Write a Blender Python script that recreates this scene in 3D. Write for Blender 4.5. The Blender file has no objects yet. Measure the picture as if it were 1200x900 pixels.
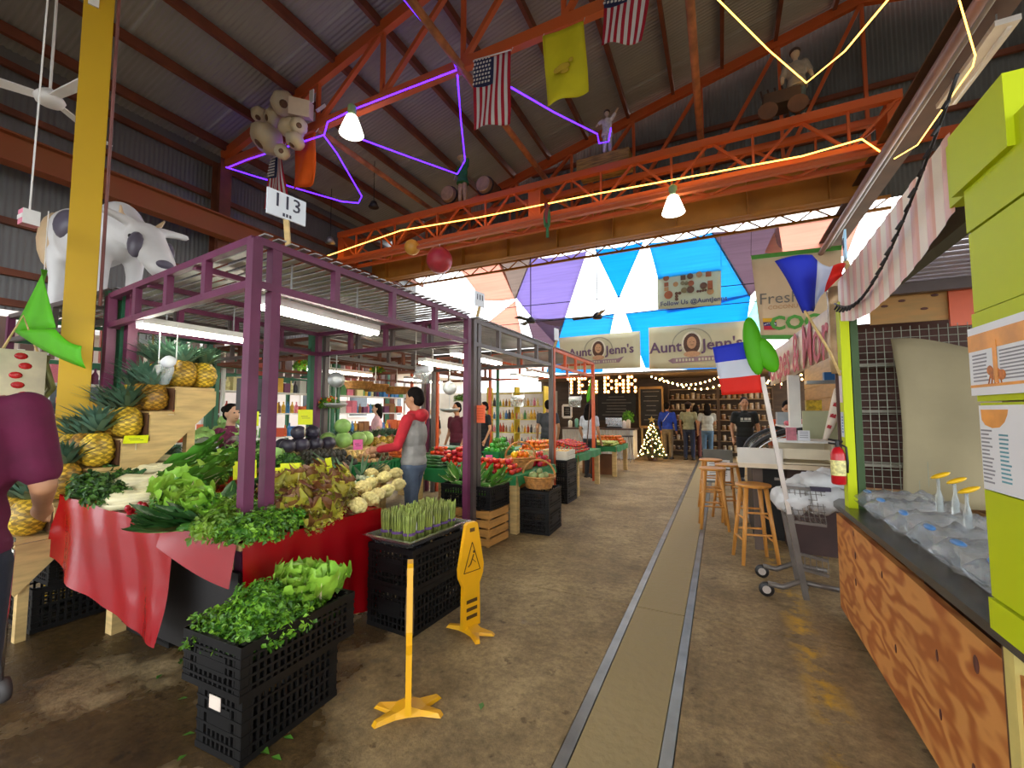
import bpy, bmesh, math, random
from mathutils import Vector as V, Matrix as MX, noise as NZ
random.seed(7); rnd=random.random; ru=random.uniform; PI=math.pi
sc=bpy.context.scene; COL=sc.collection
# ---------- camera, world, exposure ----------
H=1.45; F=500.0; PIT=math.atan(32/500); PSI=math.atan(245/500*math.cos(PIT))
cam=bpy.data.cameras.new('camera'); cam.lens=15; cam.sensor_width=36; cam.clip_start=.03
co=bpy.data.objects.new('camera',cam); COL.objects.link(co); co.location=(0,0,H); co.rotation_euler=(PI/2+PIT,0,PSI); sc.camera=co
w=bpy.data.worlds.new('sky'); sc.world=w; w.use_nodes=True
bg=w.node_tree.nodes['Background']; bg.inputs[0].default_value=(.92,.96,1,1); bg.inputs[1].default_value=2.0
sc.view_settings.view_transform='Standard'; sc.view_settings.look='None'; sc.view_settings.gamma=1; sc.view_settings.exposure=1.38
# ---------- helpers ----------
_fw=V((-math.sin(PSI)*math.cos(PIT),math.cos(PSI)*math.cos(PIT),math.sin(PIT))); _rt=V((math.cos(PSI),math.sin(PSI),0)); _up=_rt.cross(_fw)
def at(x,y,X=None,Y=None,Z=None):
    d=_fw+_rt*((x-600)/F)-_up*((y-450)/F)
    t=X/d.x if X is not None else Y/d.y if Y is not None else (Z-H)/d.z
    return V((0,0,H))+d*t
def lin(h):
    h=h.lstrip('#'); c=[int(h[i:i+2],16)/255 for i in (0,2,4)]
    return tuple(x/12.92 if x<=.04045 else ((x+.055)/1.055)**2.4 for x in c)+(1,)
MATS={}
def M(name,col=None,rough=.6,var=.12,scale=6,bump=0,metal=0,emit=0,col2=None,coord='pos',spec=.5,trans=0,transl=0,alpha=1,rand=0,stretch=None,bscale=None,coat=0):
    if name in MATS: return MATS[name]
    m=bpy.data.materials.new(name); m.use_nodes=True; nt=m.node_tree; N=nt.nodes; L=nt.links
    b=N['Principled BSDF']; c=lin(col)
    b.inputs['Roughness'].default_value=rough; b.inputs['Metallic'].default_value=metal; b.inputs['Specular IOR Level'].default_value=spec
    if trans: b.inputs['Transmission Weight'].default_value=trans; b.inputs['IOR'].default_value=1.25
    if coat: b.inputs['Coat Weight'].default_value=coat; b.inputs['Coat Roughness'].default_value=.15
    b.inputs['Alpha'].default_value=alpha
    b.inputs['Base Color'].default_value=c
    if emit:
        b.inputs['Emission Color'].default_value=c; b.inputs['Emission Strength'].default_value=emit
    if var or col2 or bump:
        if coord=='pos': t=N.new('ShaderNodeNewGeometry'); out=t.outputs['Position']
        else: t=N.new('ShaderNodeTexCoord'); out=t.outputs['Object']
        if stretch:
            mp=N.new('ShaderNodeMapping'); mp.inputs['Scale'].default_value=stretch; L.new(out,mp.inputs['Vector']); out=mp.outputs[0]
        nz=N.new('ShaderNodeTexNoise'); nz.inputs['Scale'].default_value=scale; nz.inputs['Detail'].default_value=4; L.new(out,nz.inputs['Vector'])
        r=N.new('ShaderNodeValToRGB'); r.color_ramp.elements[0].position=.35; r.color_ramp.elements[1].position=.65
        c2=lin(col2) if col2 else c
        r.color_ramp.elements[0].color=tuple(x*(1-var) for x in c[:3])+(1,); r.color_ramp.elements[1].color=tuple(min(1,x*(1+var)) for x in c2[:3])+(1,)
        L.new(nz.outputs[0],r.inputs[0]); last=r.outputs[0]
        if rand:
            oi=N.new('ShaderNodeObjectInfo'); hs=N.new('ShaderNodeHueSaturation'); mr=N.new('ShaderNodeMapRange')
            mr.inputs['To Min'].default_value=1-rand; mr.inputs['To Max'].default_value=1+rand
            L.new(oi.outputs['Random'],mr.inputs[0]); L.new(mr.outputs[0],hs.inputs['Value'])
            m2=N.new('ShaderNodeMapRange'); m2.inputs['To Min'].default_value=.5-rand*.06; m2.inputs['To Max'].default_value=.5+rand*.06
            L.new(oi.outputs['Random'],m2.inputs[0]); L.new(m2.outputs[0],hs.inputs['Hue'])
            L.new(last,hs.inputs['Color']); last=hs.outputs[0]
        L.new(last,b.inputs['Base Color'])
        if transl:
            tl=N.new('ShaderNodeBsdfTranslucent'); mx=N.new('ShaderNodeMixShader'); mx.inputs[0].default_value=transl
            L.new(last,tl.inputs[0]); L.new(b.outputs[0],mx.inputs[1]); L.new(tl.outputs[0],mx.inputs[2]); L.new(mx.outputs[0],N['Material Output'].inputs[0])
        if bump:
            n2=N.new('ShaderNodeTexNoise'); n2.inputs['Scale'].default_value=bscale or scale*3; n2.inputs['Detail'].default_value=5; L.new(out,n2.inputs['Vector'])
            bp=N.new('ShaderNodeBump'); bp.inputs['Strength'].default_value=bump; bp.inputs['Distance'].default_value=.02; L.new(n2.outputs[0],bp.inputs['Height']); L.new(bp.outputs[0],b.inputs['Normal'])
    MATS[name]=m; return m
def link(o,parent=None):
    COL.objects.link(o)
    if parent is not None: o.parent=parent
    return o
def tag(o,label,cat,group=None,kind=None):
    if label: o['label']=label
    if cat: o['category']=cat
    if group: o['group']=group
    if kind: o['kind']=kind
    return o
def thing(name,label,cat,loc=(0,0,0),rz=0,group=None):
    o=bpy.data.objects.new(name,None); o.empty_display_size=.1; o.location=loc; o.rotation_euler=(0,0,rz); link(o); return tag(o,label,cat,group)
def struct(o): o['kind']='structure'; return o
class MB:
    def __init__(s): s.v=[]; s.f=[]; s.m=[]; s.mi=0; s.sm=[]; s.s=False
    def add(s,vs,fs):
        o=len(s.v); s.v+=[tuple(v) for v in vs]
        for f in fs: s.f.append(tuple(i+o for i in f)); s.m.append(s.mi); s.sm.append(s.s)
        return s
    def box(s,c,d,rot=None):
        x,y,z=d[0]/2,d[1]/2,d[2]/2; vs=[V(p) for p in ((-x,-y,-z),(x,-y,-z),(x,y,-z),(-x,y,-z),(-x,-y,z),(x,-y,z),(x,y,z),(-x,y,z))]
        if rot is not None: vs=[rot@v for v in vs]
        return s.add([v+V(c) for v in vs],[(0,3,2,1),(4,5,6,7),(0,1,5,4),(1,2,6,5),(2,3,7,6),(3,0,4,7)])
    def bar(s,p,q,w,h=None):
        p,q=V(p),V(q); d=q-p; return s.box((p+q)/2,(w,h or w,d.length),d.to_track_quat('Z','Y').to_matrix())
    def tube(s,pts,r,n=8,cap=True):
        pts=[V(p) for p in pts]; rs=r if isinstance(r,(list,tuple)) else [r]*len(pts); vs=[]; fs=[]
        up=None
        for i,p in enumerate(pts):
            d=(pts[min(i+1,len(pts)-1)]-pts[max(i-1,0)])
            d=d.normalized() if d.length>1e-9 else V((0,0,1))
            if up is None: up=V((0,0,1)) if abs(d.z)<.9 else V((1,0,0))
            a=d.cross(up).normalized(); b=a.cross(d).normalized(); up=b
            for k in range(n):
                t=2*PI*k/n; vs.append(p+(a*math.cos(t)+b*math.sin(t))*rs[i])
        for i in range(len(pts)-1):
            for k in range(n): fs.append((i*n+k,i*n+(k+1)%n,(i+1)*n+(k+1)%n,(i+1)*n+k))
        if cap: fs.append(tuple(range(n-1,-1,-1))); fs.append(tuple(range((len(pts)-1)*n,len(pts)*n)))
        return s.add(vs,fs)
    def lathe(s,prof,n=16,c=(0,0,0),mat=None):
        vs=[];fs=[];c=V(c)
        for r,z in prof:
            for k in range(n):
                t=2*PI*k/n; v=V((r*math.cos(t),r*math.sin(t),z)); vs.append(c+(mat@v if mat is not None else v))
        for i in range(len(prof)-1):
            for k in range(n): fs.append((i*n+k,i*n+(k+1)%n,(i+1)*n+(k+1)%n,(i+1)*n+k))
        if prof[0][0]>1e-4: fs.append(tuple(range(n-1,-1,-1)))
        if prof[-1][0]>1e-4: fs.append(tuple(range((len(prof)-1)*n,len(prof)*n)))
        return s.add(vs,fs)
    def ell(s,c,r,n=12,m=8,rot=None):
        if not isinstance(r,(list,tuple)): r=(r,r,r)
        vs=[];fs=[]
        for i in range(m+1):
            a=-PI/2+PI*i/m
            for k in range(n):
                t=2*PI*k/n; v=V((r[0]*math.cos(a)*math.cos(t),r[1]*math.cos(a)*math.sin(t),r[2]*math.sin(a)))
                if rot is not None: v=rot@v
                vs.append(v+V(c))
        for i in range(m):
            for k in range(n): fs.append((i*n+k,i*n+(k+1)%n,(i+1)*n+(k+1)%n,(i+1)*n+k))
        return s.add(vs,fs)
    def prism(s,poly,t,o=(0,0,0),u=(1,0,0),v=(0,0,1)):
        # poly in (u,v) plane, extruded by t along u x v
        o,u,v=V(o),V(u),V(v); nn=u.cross(v)*t; n=len(poly)
        vs=[o+u*a+v*b for a,b in poly]; vs+=[p+nn for p in vs]
        return s.add(vs,[tuple(range(n-1,-1,-1)),tuple(range(n,2*n))]+[(i,(i+1)%n,n+(i+1)%n,n+i) for i in range(n)])
    def grid(s,fn,nu,nv,mat=None):
        vs=[fn(i/nu,j/nv) for j in range(nv+1) for i in range(nu+1)]; o=len(s.v); s.v+=[tuple(p) for p in vs]
        for j in range(nv):
            for i in range(nu):
                a=o+j*(nu+1)+i; s.f.append((a,a+1,a+nu+2,a+nu+1)); s.m.append(mat(i,j) if mat else s.mi); s.sm.append(s.s)
        return s
    def mesh(s,name,mats,smooth=None):
        me=bpy.data.meshes.new(name); me.from_pydata(s.v,[],s.f)
        for m in (mats if isinstance(mats,(list,tuple)) else [mats]): me.materials.append(m)
        me.polygons.foreach_set('material_index',s.m)
        me.polygons.foreach_set('use_smooth',[bool(smooth)]*len(s.f) if smooth is not None else s.sm)
        me.validate(); me.update(); return me
    def build(s,name,mats,parent=None,smooth=None,loc=None,rz=None):
        o=bpy.data.objects.new(name,s.mesh(name,mats,smooth)); link(o,parent)
        if loc is not None: o.location=loc
        if rz is not None: o.rotation_euler=(0,0,rz)
        return o
def inst(name,me,parent=None,loc=(0,0,0),rot=(0,0,0),sca=(1,1,1)):
    o=bpy.data.objects.new(name,me); link(o,parent); o.location=loc; o.rotation_euler=rot; o.scale=sca if isinstance(sca,(tuple,list)) else (sca,)*3; return o
_ub={}
def bar(name,p,q,w,h,mat,parent=None):
    if mat.name not in _ub: _ub[mat.name]=MB().box((0,0,0),(1,1,1)).mesh('bar_'+mat.name,mat)
    p,q=V(p),V(q); d=q-p; o=bpy.data.objects.new(name,_ub[mat.name]); link(o,parent)
    o.matrix_basis=MX.Translation((p+q)/2)@d.to_track_quat('Z','Y').to_matrix().to_4x4()@MX.Diagonal((w,h,d.length,1)); return o
def copy_tree(o,loc=None,rot=None,label=None,group=None,sca=None,parent=None):
    c=o.copy(); link(c,parent)
    if loc is not None: c.location=loc
    if rot is not None: c.rotation_euler=rot
    if sca is not None: c.scale=(sca,)*3 if not isinstance(sca,(tuple,list)) else sca
    if label: c['label']=label
    if group: c['group']=group
    for ch in list(o.children): copy_tree(ch,parent=c)
    return c
TMP=bpy.data.scenes.new('tmp')
def evalmesh(o):
    TMP.collection.objects.link(o); vl=TMP.view_layers[0]; vl.update(); me=bpy.data.meshes.new_from_object(o.evaluated_get(vl.depsgraph)); bpy.data.objects.remove(o); return me
def text(s,size,mat,parent,mw,name='lettering',bold=0,ext=.002,align='CENTER'):
    cu=bpy.data.curves.new('t','FONT'); cu.body=s; cu.size=size; cu.extrude=ext; cu.offset=bold; cu.align_x=align; cu.align_y='CENTER'; cu.resolution_u=2
    t=bpy.data.objects.new('t',cu); me=evalmesh(t)
    me.materials.clear(); me.materials.append(mat); o=bpy.data.objects.new(name,me); link(o,parent); o.matrix_basis=mw; return o
def facing(o,u,v):  # matrix whose local x=u, y=v, z=u x v
    u,v=V(u).normalized(),V(v).normalized(); n=u.cross(v); m=MX((u,v,n)).transposed().to_4x4(); m.translation=V(o); return m
def voxel(mb,size,name,mat,parent=None,smooth=6):
    me=mb.mesh(name,mat); o=bpy.data.objects.new(name,me)
    r=o.modifiers.new('r','REMESH'); r.mode='VOXEL'; r.voxel_size=size; r.use_smooth_shade=True
    if smooth: k=o.modifiers.new('s','SMOOTH'); k.iterations=smooth; k.factor=.5
    m2=evalmesh(o)
    m2.materials.clear(); m2.materials.append(mat if not isinstance(mat,list) else mat[0]); m2.polygons.foreach_set('use_smooth',[True]*len(m2.polygons))
    o=bpy.data.objects.new(name,m2); link(o,parent); return o
# ---------- materials ----------
rust=M('rust_paint','#9a5426',.6,.25,3,.1,col2='#7d3c1a'); rustd=M('dark_rust','#6e3a22',.65,.25,3,.1); orange=M('orange_paint','#c8622a',.5,.15,2,.05,col2='#b8501c')
girder=M('ochre_paint','#a9701f',.55,.15,2); yel=M('yellow_paint','#cfa500',.5,.08,1.5,.05,col2='#bd9600')
purple=M('purple_paint','#66284a',.5,.15,4); greenp=M('green_paint','#2f6b4c',.45,.12,4); greyp=M('grey_brown_paint','#5b4f4c',.45,.12,4); orangep=M('orange_post','#d0582a',.4,.1,4)
steel=M('galvanised','#9a9c9a',.4,.15,4,metal=.5); chrome=M('chrome','#c4c4c6',.22,.05,4,metal=.9); white=M('white_paint','#e6e4de',.5,.06,5); blackp=M('black_plastic','#0e0d0d',.5,.2,5,coord='obj',spec=.35)
blackm=M('black_metal','#1c1a1a',.5,.1,5); corr=M('corrugated_steel','#a09e98',.5,.22,.9,metal=.2,col2='#8b8883',stretch=(1,1,.3)); corrw=M('corrugated_wall','#7d7d7b',.5,.2,.8,metal=.3,col2='#6d6c6a')
wood=M('pale_wood','#c6a76c',.6,.15,5,.05,stretch=(1,1,6)); woodd=M('dark_wood','#5a3a24',.6,.2,5); woodo=M('stool_wood','#c98a3f',.45,.15,6,stretch=(3,3,.6)); 
lime=M('lime_paint','#c2cf00',.6,.05,2,col2='#b9c800',spec=.3); glowt=M('tube_light','#fffbe8',emit=14,var=0); lampb=M('lamp_glow','#fff6dc',emit=9,var=0)
blueled=M('blue_led','#4a1cff',emit=2.6,var=0); warmled=M('warm_led','#ffb84a',emit=3,var=0); bulb=M('warm_bulb','#ffc878',emit=14,var=0)
skin1=M('skin','#b88562',.55,.06,9); skin2=M('skin_light','#d2a385',.55,.06,9); hairm=M('dark_hair','#120d0a',.85,.2,30,spec=.15)
redcloth=M('red_vinyl','#960510',.2,.08,2,.02); greencloth=M('green_cloth','#1d7a3f',.6,.12,4,.05,bscale=30)
# ---------- floor, rails ----------
def floor_mat():
    m=bpy.data.materials.new('concrete'); m.use_nodes=True; nt=m.node_tree; N=nt.nodes; L=nt.links; b=N['Principled BSDF']
    g=N.new('ShaderNodeNewGeometry'); P=g.outputs['Position']
    def nz(s,d=6,r=.6): n=N.new('ShaderNodeTexNoise'); n.inputs['Scale'].default_value=s; n.inputs['Detail'].default_value=d; n.inputs['Roughness'].default_value=r; L.new(P,n.inputs['Vector']); return n.outputs[0]
    def ramp(i,a,c1,bb,c2): r=N.new('ShaderNodeValToRGB'); e=r.color_ramp.elements; e[0].position=a; e[0].color=c1; e[1].position=bb; e[1].color=c2; L.new(i,r.inputs[0]); return r.outputs[0]
    def mix(f,a,c): x=N.new('ShaderNodeMix'); x.data_type='RGBA'; 
    base=ramp(nz(1.1),.32,lin('#7a623c'),.68,lin('#b49c70'))
    fine=ramp(nz(22,9,.78),.32,(.42,.40,.38,1),.66,(1.2,1.2,1.2,1))
    def mul(a,c,f=1.0,t='MULTIPLY'):
        x=N.new('ShaderNodeMix'); x.data_type='RGBA'; x.blend_type=t; 
        if isinstance(f,float): x.inputs[0].default_value=f
        else: L.new(f,x.inputs[0])
        L.new(a,x.inputs[6]); 
        if isinstance(c,tuple): x.inputs[7].default_value=c
        else: L.new(c,x.inputs[7])
        return x.outputs[2]
    c=mul(base,fine,.9); c=mul(c,ramp(nz(4.2,7,.7),.35,(.62,.6,.55,1),.6,(1.1,1.1,1.1,1)),.8)
    # wet dark patches: blobs around spills beside the produce stand
    sx=N.new('ShaderNodeSeparateXYZ'); L.new(P,sx.inputs[0])
    mr=N.new('ShaderNodeMapRange'); mr.inputs['From Min'].default_value=-1.1; mr.inputs['From Max'].default_value=-2.2; L.new(sx.outputs[0],mr.inputs[0])
    ad=N.new('ShaderNodeMath'); ad.operation='ADD'; L.new(nz(1.3,5,.65),ad.inputs[0])
    m2=N.new('ShaderNodeMath'); m2.operation='MULTIPLY'; m2.inputs[1].default_value=.27; L.new(mr.outputs[0],m2.inputs[0]); 
    my=N.new('ShaderNodeMapRange'); my.inputs['From Min'].default_value=4.2; my.inputs['From Max'].default_value=2.2; L.new(sx.outputs[1],my.inputs[0])
    m3=N.new('ShaderNodeMath'); m3.operation='MULTIPLY'; L.new(m2.outputs[0],m3.inputs[0]); L.new(my.outputs[0],m3.inputs[1]); L.new(m3.outputs[0],ad.inputs[1])
    wet=ramp(ad.outputs[0],.67,(0,0,0,1),.75,(1,1,1,1))
    c=mul(c,(.36,.31,.25,1),wet)
    spots=ramp(nz(7.5,4,.6),.64,(0,0,0,1),.69,(1,1,1,1)); c=mul(c,(.55,.5,.45,1),spots)
    # worn yellow line paint by the plywood counter
    yx=N.new('ShaderNodeMapRange'); yx.inputs['From Min'].default_value=.12; yx.inputs['From Max'].default_value=.0; 
    sb=N.new('ShaderNodeMath'); sb.operation='SUBTRACT'; sb.inputs[1].default_value=.44; L.new(sx.outputs[0],sb.inputs[0]); ab=N.new('ShaderNodeMath'); ab.operation='ABSOLUTE'; L.new(sb.outputs[0],ab.inputs[0]); L.new(ab.outputs[0],yx.inputs[0])
    yn=ramp(nz(3.2,6,.7),.47,(0,0,0,1),.57,(1,1,1,1)); ym=N.new('ShaderNodeMath'); ym.operation='MULTIPLY'; L.new(yx.outputs[0],ym.inputs[0]); L.new(yn,ym.inputs[1])
    c=mul(c,lin('#c79a1c'),ym.outputs[0],'MIX')
    L.new(c,b.inputs['Base Color'])
    L.new(ramp(wet,0,(.72,.72,.72,1),1,(.22,.22,.22,1)),b.inputs['Roughness'])
    bp=N.new('ShaderNodeBump'); bp.inputs['Strength'].default_value=.8; bp.inputs['Distance'].default_value=.015; L.new(nz(16,9,.75),bp.inputs['Height']); L.new(bp.outputs[0],b.inputs['Normal'])
    return m
fm=floor_mat()
# slabs of the floor, joints 1 cm wide; the strip between the rails is its own pour
fl=struct(thing('floor',None,None)); 
ys=[-4,3.35,7.9,13.0,30]
stripm=M('strip_concrete','#a48f62',.7,.2,2.2,.4,col2='#87764f',bscale=20)
for x0,x1,mm in ((-30,-.665,fm),(-.605,-.275,stripm),(-.215,16,fm)):
    for a,b_ in zip(ys,ys[1:]):
        o=MB().box(((x0+x1)/2,(a+b_)/2,-.1),(x1-x0,b_-a-.012,.2)).build('slab',mm,fl)
MB().box((0,10,-.25),(60,60,.08)).build('subgrade',M('joint_dirt','#3a3024',.9),fl)
railm=M('rail_steel','#74746f',.38,.2,5,.1,metal=.6)
for i,x in enumerate((-.635,-.245)):
    o=MB().box((x,11,-.06),(.05,34,.126)).build('rail',railm); tag(o,['steel rail set in the floor, nearer the produce stands','steel rail set in the floor, nearer the wooden bar stools'][i],'rail')
# ---------- roof ----------
RX0,RXR=-9.8,2.7
def rz(x): return 6.78+.24*(x+9) if x<=RXR else 6.78+.24*(RXR+9)-.24*(x-RXR)
def corr_sheet(wid,ln,nw,amp,mat):
    mb=MB(); n=nw*4
    def fn(a,b_): return V((b_*ln,a*wid,amp*math.sin(a*nw*2*PI)))
    mb.grid(fn,n,1); return mb.mesh('corrugated_sheet',mat,True)
SL=(RXR-RX0)/5*math.hypot(1,.24); ang=math.atan(.24)
sheet=corr_sheet(.82,SL+.06,11,.011,corr)
roof=struct(thing('ceiling',None,None))
for r in range(5):
    x=RX0+(RXR-RX0)/5*r
    for k in range(18): inst('roof_sheet',sheet,roof,(x,-4.4+.815*k,rz(x)+.16+.012*(r%2)+.004*(k%2)),(0,-ang,0))
for r in range(2):
    x=RXR+(RXR-RX0)/5*r
    for k in range(18): inst('roof_sheet',sheet,roof,(x,-4.4+.815*k,rz(x)+.16+.012*(r%2)+.004*(k%2)),(0,ang,0))
# purlins
for i in range(12):
    x=-8.95+i*1.02
    bar('purlin',(x,-4.4,rz(x)+.06),(x,10.2,rz(x)+.06),.07,.16,rustd,roof)
for x in (3.6,4.8): bar('purlin',(x,-4.4,rz(x)+.06),(x,10.2,rz(x)+.06),.07,.16,rustd,roof)
def roof_truss(Y,label):
    t=thing('roof_truss',label,'roof truss')
    bar('top_chord',(-9.1,Y,rz(-9.1)-.05),(RXR,Y,rz(RXR)-.05),.1,.2,orange,t); bar('top_chord',(RXR,Y,rz(RXR)-.05),(6,Y,rz(6)-.05),.1,.2,orange,t)
    bar('bottom_chord',(-9.1,Y,6.5),(6,Y,6.5),.1,.16,orange,t)
    xs=[-7.8,-6.3,-4.8,-3.25,-1.7,-.2,1.3,2.7]
    for k,x in enumerate(xs):
        bar('web_post',(x,Y,6.5),(x,Y,rz(x)-.1),.06,.06,orange,t)
        if k: bar('web_diagonal',(xs[k-1],Y,6.55),(x,Y,rz(x)-.12),.07,.07,orange,t) if k%1==0 else 0
    return t
roof_truss(5.02,'orange steel roof truss with flags hanging from its bottom chord'); roof_truss(0.1,'orange steel roof truss overhead, nearest the camera')
g=roof_truss(10.12,'orange steel roof truss standing against the grey gable')
for x in (-6.3,-3.25,-.2,2.85): 
    o=MB().tube([(x,.1 if x>-6 else 5.0,6.44),(x,5.1,6.44),(x,10.1,6.44)],.055,10).build('tie_pipe',M('pipe_wood','#a86a42',.6,.3,6),None,True)
    tag(o,{-6.3:'round brown tie pipe under the roof nearest the corrugated side wall',-3.25:'round brown tie pipe passing behind the large hanging national flag',-.2:'round brown tie pipe coming down to the crane right of the yellow flag',2.85:'round brown tie pipe at the upper right beside the crane end'}[x],'pipe')
# gable wall
gw=struct(thing('wall_back',None,None))
for k in range(23):
    x0=-9.25+.82*k; x1=x0+.83; mb=MB(); n=44
    def fn(a,b_,x0=x0,x1=x1):
        x=x0+(x1-x0)*a; return V((x,10.35+.011*math.sin(a*11*2*PI),5.55+(rz(x)+.1-5.55)*b_))
    mb.grid(fn,n,1); mb.build('wall_sheet',M('gable_sheet','#5f625f',.6,.2,1),gw,True)
for z in (6.2,7.0,7.8): bar('girt',(max(-9.2,-9+(z-6.7)/.24),10.27,z),(8,10.27,z),.06,.1,rustd,gw)
# left wall
wl=struct(thing('wall_left',None,None))
vs=corr_sheet(.82,1.95,11,.011,corrw)
for k in range(20):
    for r in range(2): inst('wall_sheet',vs,wl,(-9.45-.01*r,-4.6+.815*k,2.95+1.9*r),(0,-PI/2,0))
for z in (3.05,3.5,4.25,5.9,6.6): bar('girt',(-9.38,-4.4,z),(-9.38,12,z),.07,.1,rustd,wl)
for y in (0.1,5.02,10.12): 
    for dx in (0,): 
        mb=MB().box((-9.12,y,3.3),(.3,.02,6.6)).box((-9.26,y,3.3),(.02,.22,6.6)).box((-8.98,y,3.3),(.02,.22,6.6)); mb.build('column',rustd,wl)
bar('eave_strip',(-9.42,-4.4,6.83),(-9.42,12,6.83),.04,.3,corrw,wl)
wf=struct(thing('wall_front_added',None,None)); MB().box((-1.3,-4.45,6.4),(17.5,.05,4.2)).build('front_light_blocker',corrw,wf)  # unseen gable added behind the camera to darken the roof
wr=struct(thing('wall_side_added',None,None)); MB().box((7.7,2.9,5.8),(.05,14.7,5.2)).build('side_light_blocker',corrw,wr)  # unseen upper side wall, added to cut daylight reaching the roof
# runways (left and right)
def ibeam(name,label,x,y0,y1,zb,h,wd,mat):
    t=thing(name,label,'beam'); MB().box((x,(y0+y1)/2,zb+.012),(wd,y1-y0,.024)).build('bottom_flange',mat,t); MB().box((x,(y0+y1)/2,zb+h-.012),(wd,y1-y0,.024)).build('top_flange',mat,t)
    MB().box((x,(y0+y1)/2,zb+h/2),(.03,y1-y0,h-.05)).build('web',mat,t); return t
ibeam('crane_runway','long rust-brown crane runway beam along the grey corrugated side wall',-8.75,-4,10,4.87,.42,.24,rust)
rr=ibeam('crane_runway','dark brown crane runway beam overhead above the striped stall fascia',2.25,-4,14,4.9,.42,.24,M('runway_brown','#5b3c2a',.6,.2,3))
for x,z,r_,m_,lb in ((1.95,4.72,.05,'#8a6a68','thick mauve pipe'),(2.08,4.8,.025,'#9a9690','thin grey conduit')):
    o=MB().tube([(x,-3,z),(x,6,z),(x,13,z)],r_,10).build('service_pipe',M('pipe'+m_,m_,.5,.15,3),None,True); tag(o,lb+' running beneath the dark right-hand runway','pipe')
for k,y in enumerate((3.6,5.4)):
    t=thing('strip_fixture',['unlit white strip fixture under the runway, nearer one','unlit white strip fixture under the runway, farther one'][k],'light fixture',(2.25,y,4.72)); MB().box((0,0,0),(.16,1.1,.05)).build('tray',white,t); MB().tube([(.03,-.5,-.03),(.03,.5,-.03)],.016,7).build('tube',white,t,True)
    for q in (-.4,.4): MB().tube([(0,q,.02),(0,q,.18)],.006,5).build('hanger',steel,t)
# crane bridge
cb=thing('crane_bridge','orange lattice crane bridge with an ochre plate girder across the hall','crane')
def lat(y,z0,z1,x0,x1,n,mat,w=.08):
    bar('chord',(x0,y,z1),(x1,y,z1),w*1.3,w*1.6,mat,cb); bar('chord',(x0,y,z0),(x1,y,z0),w*1.3,w,mat,cb)
    for i in range(n):
        a=x0+(x1-x0)*i/n; b_=x0+(x1-x0)*(i+1)/n
        bar('web_member',(a,y,z0 if i%2 else z1),(b_,y,z1 if i%2 else z0),w*.5,w*.5,mat,cb)
        if i%2: bar('web_post',(a,y,z0),(a,y,z1),w*.45,w*.45,mat,cb)
lat(7.7,5.32,5.98,-8.75,2.45,18,orange); lat(8.25,5.32,5.98,-8.75,2.45,12,orange,.07)
for i in range(18):
    a=-8.75+11.2*i/18; b_=a+11.2/18
    bar('web_member',(a,7.7 if i%2 else 8.25,5.32),(b_,8.25 if i%2 else 7.7,5.32),.035,.03,orange,cb)
for x in (-8.7,-3.3,2.4): MB().box((x,7.98,5.65),(.22,.5,.62)).build('end_plate',orange,cb)
bar('chord',(-8.75,7.6,5.17),(2.45,7.6,5.17),.09,.06,orange,cb)
MB().box((-3.2,8.95,5.5),(11.2,.03,.84)).box((-3.2,8.95,5.1),(11.2,.26,.03)).box((-3.2,8.95,5.92),(11.2,.26,.03)).build('plate_girder',girder,cb)
for i in range(9): MB().box((-8.2+i*1.25,8.87,5.5),(.02,.14,.8)).build('stiffener',girder,cb)
# lattice lintel under gable
ll=thing('lintel_truss','thin ochre lattice lintel under the gable above the coloured sails','truss')
for z in (5.52,5.3): bar('chord',(-9,10.2,z),(3,10.2,z),.06,.05,girder,ll)
for i in range(40): 
    a=-9+.3*i; bar('web_member',(a,10.2,5.3 if i%2 else 5.52),(a+.3,10.2,5.52 if i%2 else 5.3),.025,.025,girder,ll)
# ---------- shade sails over the yard beyond ----------
SK=1.15
def sail(name,label,pts,mat):
    def sp(px,py):
        d=at(px,py,Y=10)-V((0,0,H)); # plane Y = 11 + (5.9-Z)*SK
        t=(11+(5.9-H)*SK)/(d.y+SK*d.z); return V((0,0,H))+d*t
    P=[sp(*p) for p in pts]; mb=MB(); n=len(P); 
    if n==3: P.append(P[2].copy())
    mb.grid(lambda a,b_:(P[0].lerp(P[1],a)).lerp(P[3].lerp(P[2],a),b_)+V((0,.10*math.sin(PI*a)*math.sin(PI*b_),-.05*math.sin(PI*a))),10,8)
    o=mb.build(name,mat,None,True); so=o.modifiers.new('t','SOLIDIFY'); so.thickness=.006; return tag(o,label,'shade sail')
def sm(n,c,tr=.55): return M(n,c,.8,.06,2,0,coord='pos',transl=tr,stretch=(.4,1,14))
blue=sm('sail_blue','#46b4ea',.75); cyan=sm('sail_cyan','#58b6e2',.75); pur=sm('sail_purple','#b4a8d4',.65); dk=sm('sail_dark','#9c8a98',.6); pinks=sm('sail_pink','#eec0b2',.7); gry=sm('sail_grey','#b8aca6',.6)
sail('shade_sail','salmon shade sail left of the grey one near the corrugated canopy',[(536,312),(588,308),(603,350),(566,352)],pinks)
sail('shade_sail','salmon triangular shade sail hanging lowest beside the canopy sign',[(604,352),(612,395),(565,385),(565,383)],pinks)
sail('shade_sail','grey-brown shade sail between the salmon and the purple ones',[(583,306),(624,301),(606,347),(603,350)],gry)
sail('shade_sail','large purple shade sail behind the hanging ceiling fan',[(622,303),(688,294),(652,404),(604,348)],pur)
sail('shade_sail','darker purple lower shade sail tip by the grey canopy',[(617,372),(663,372),(650,412),(628,410)],dk)
sail('shade_sail','deep blue triangular shade sail pointing down between white gaps',[(697,292),(754,283),(726,348),(724,348)],blue)
sail('shade_sail','bright blue strip of shade sail above the left cream banner',[(660,372),(720,367),(706,436),(640,436)],cyan)
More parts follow.
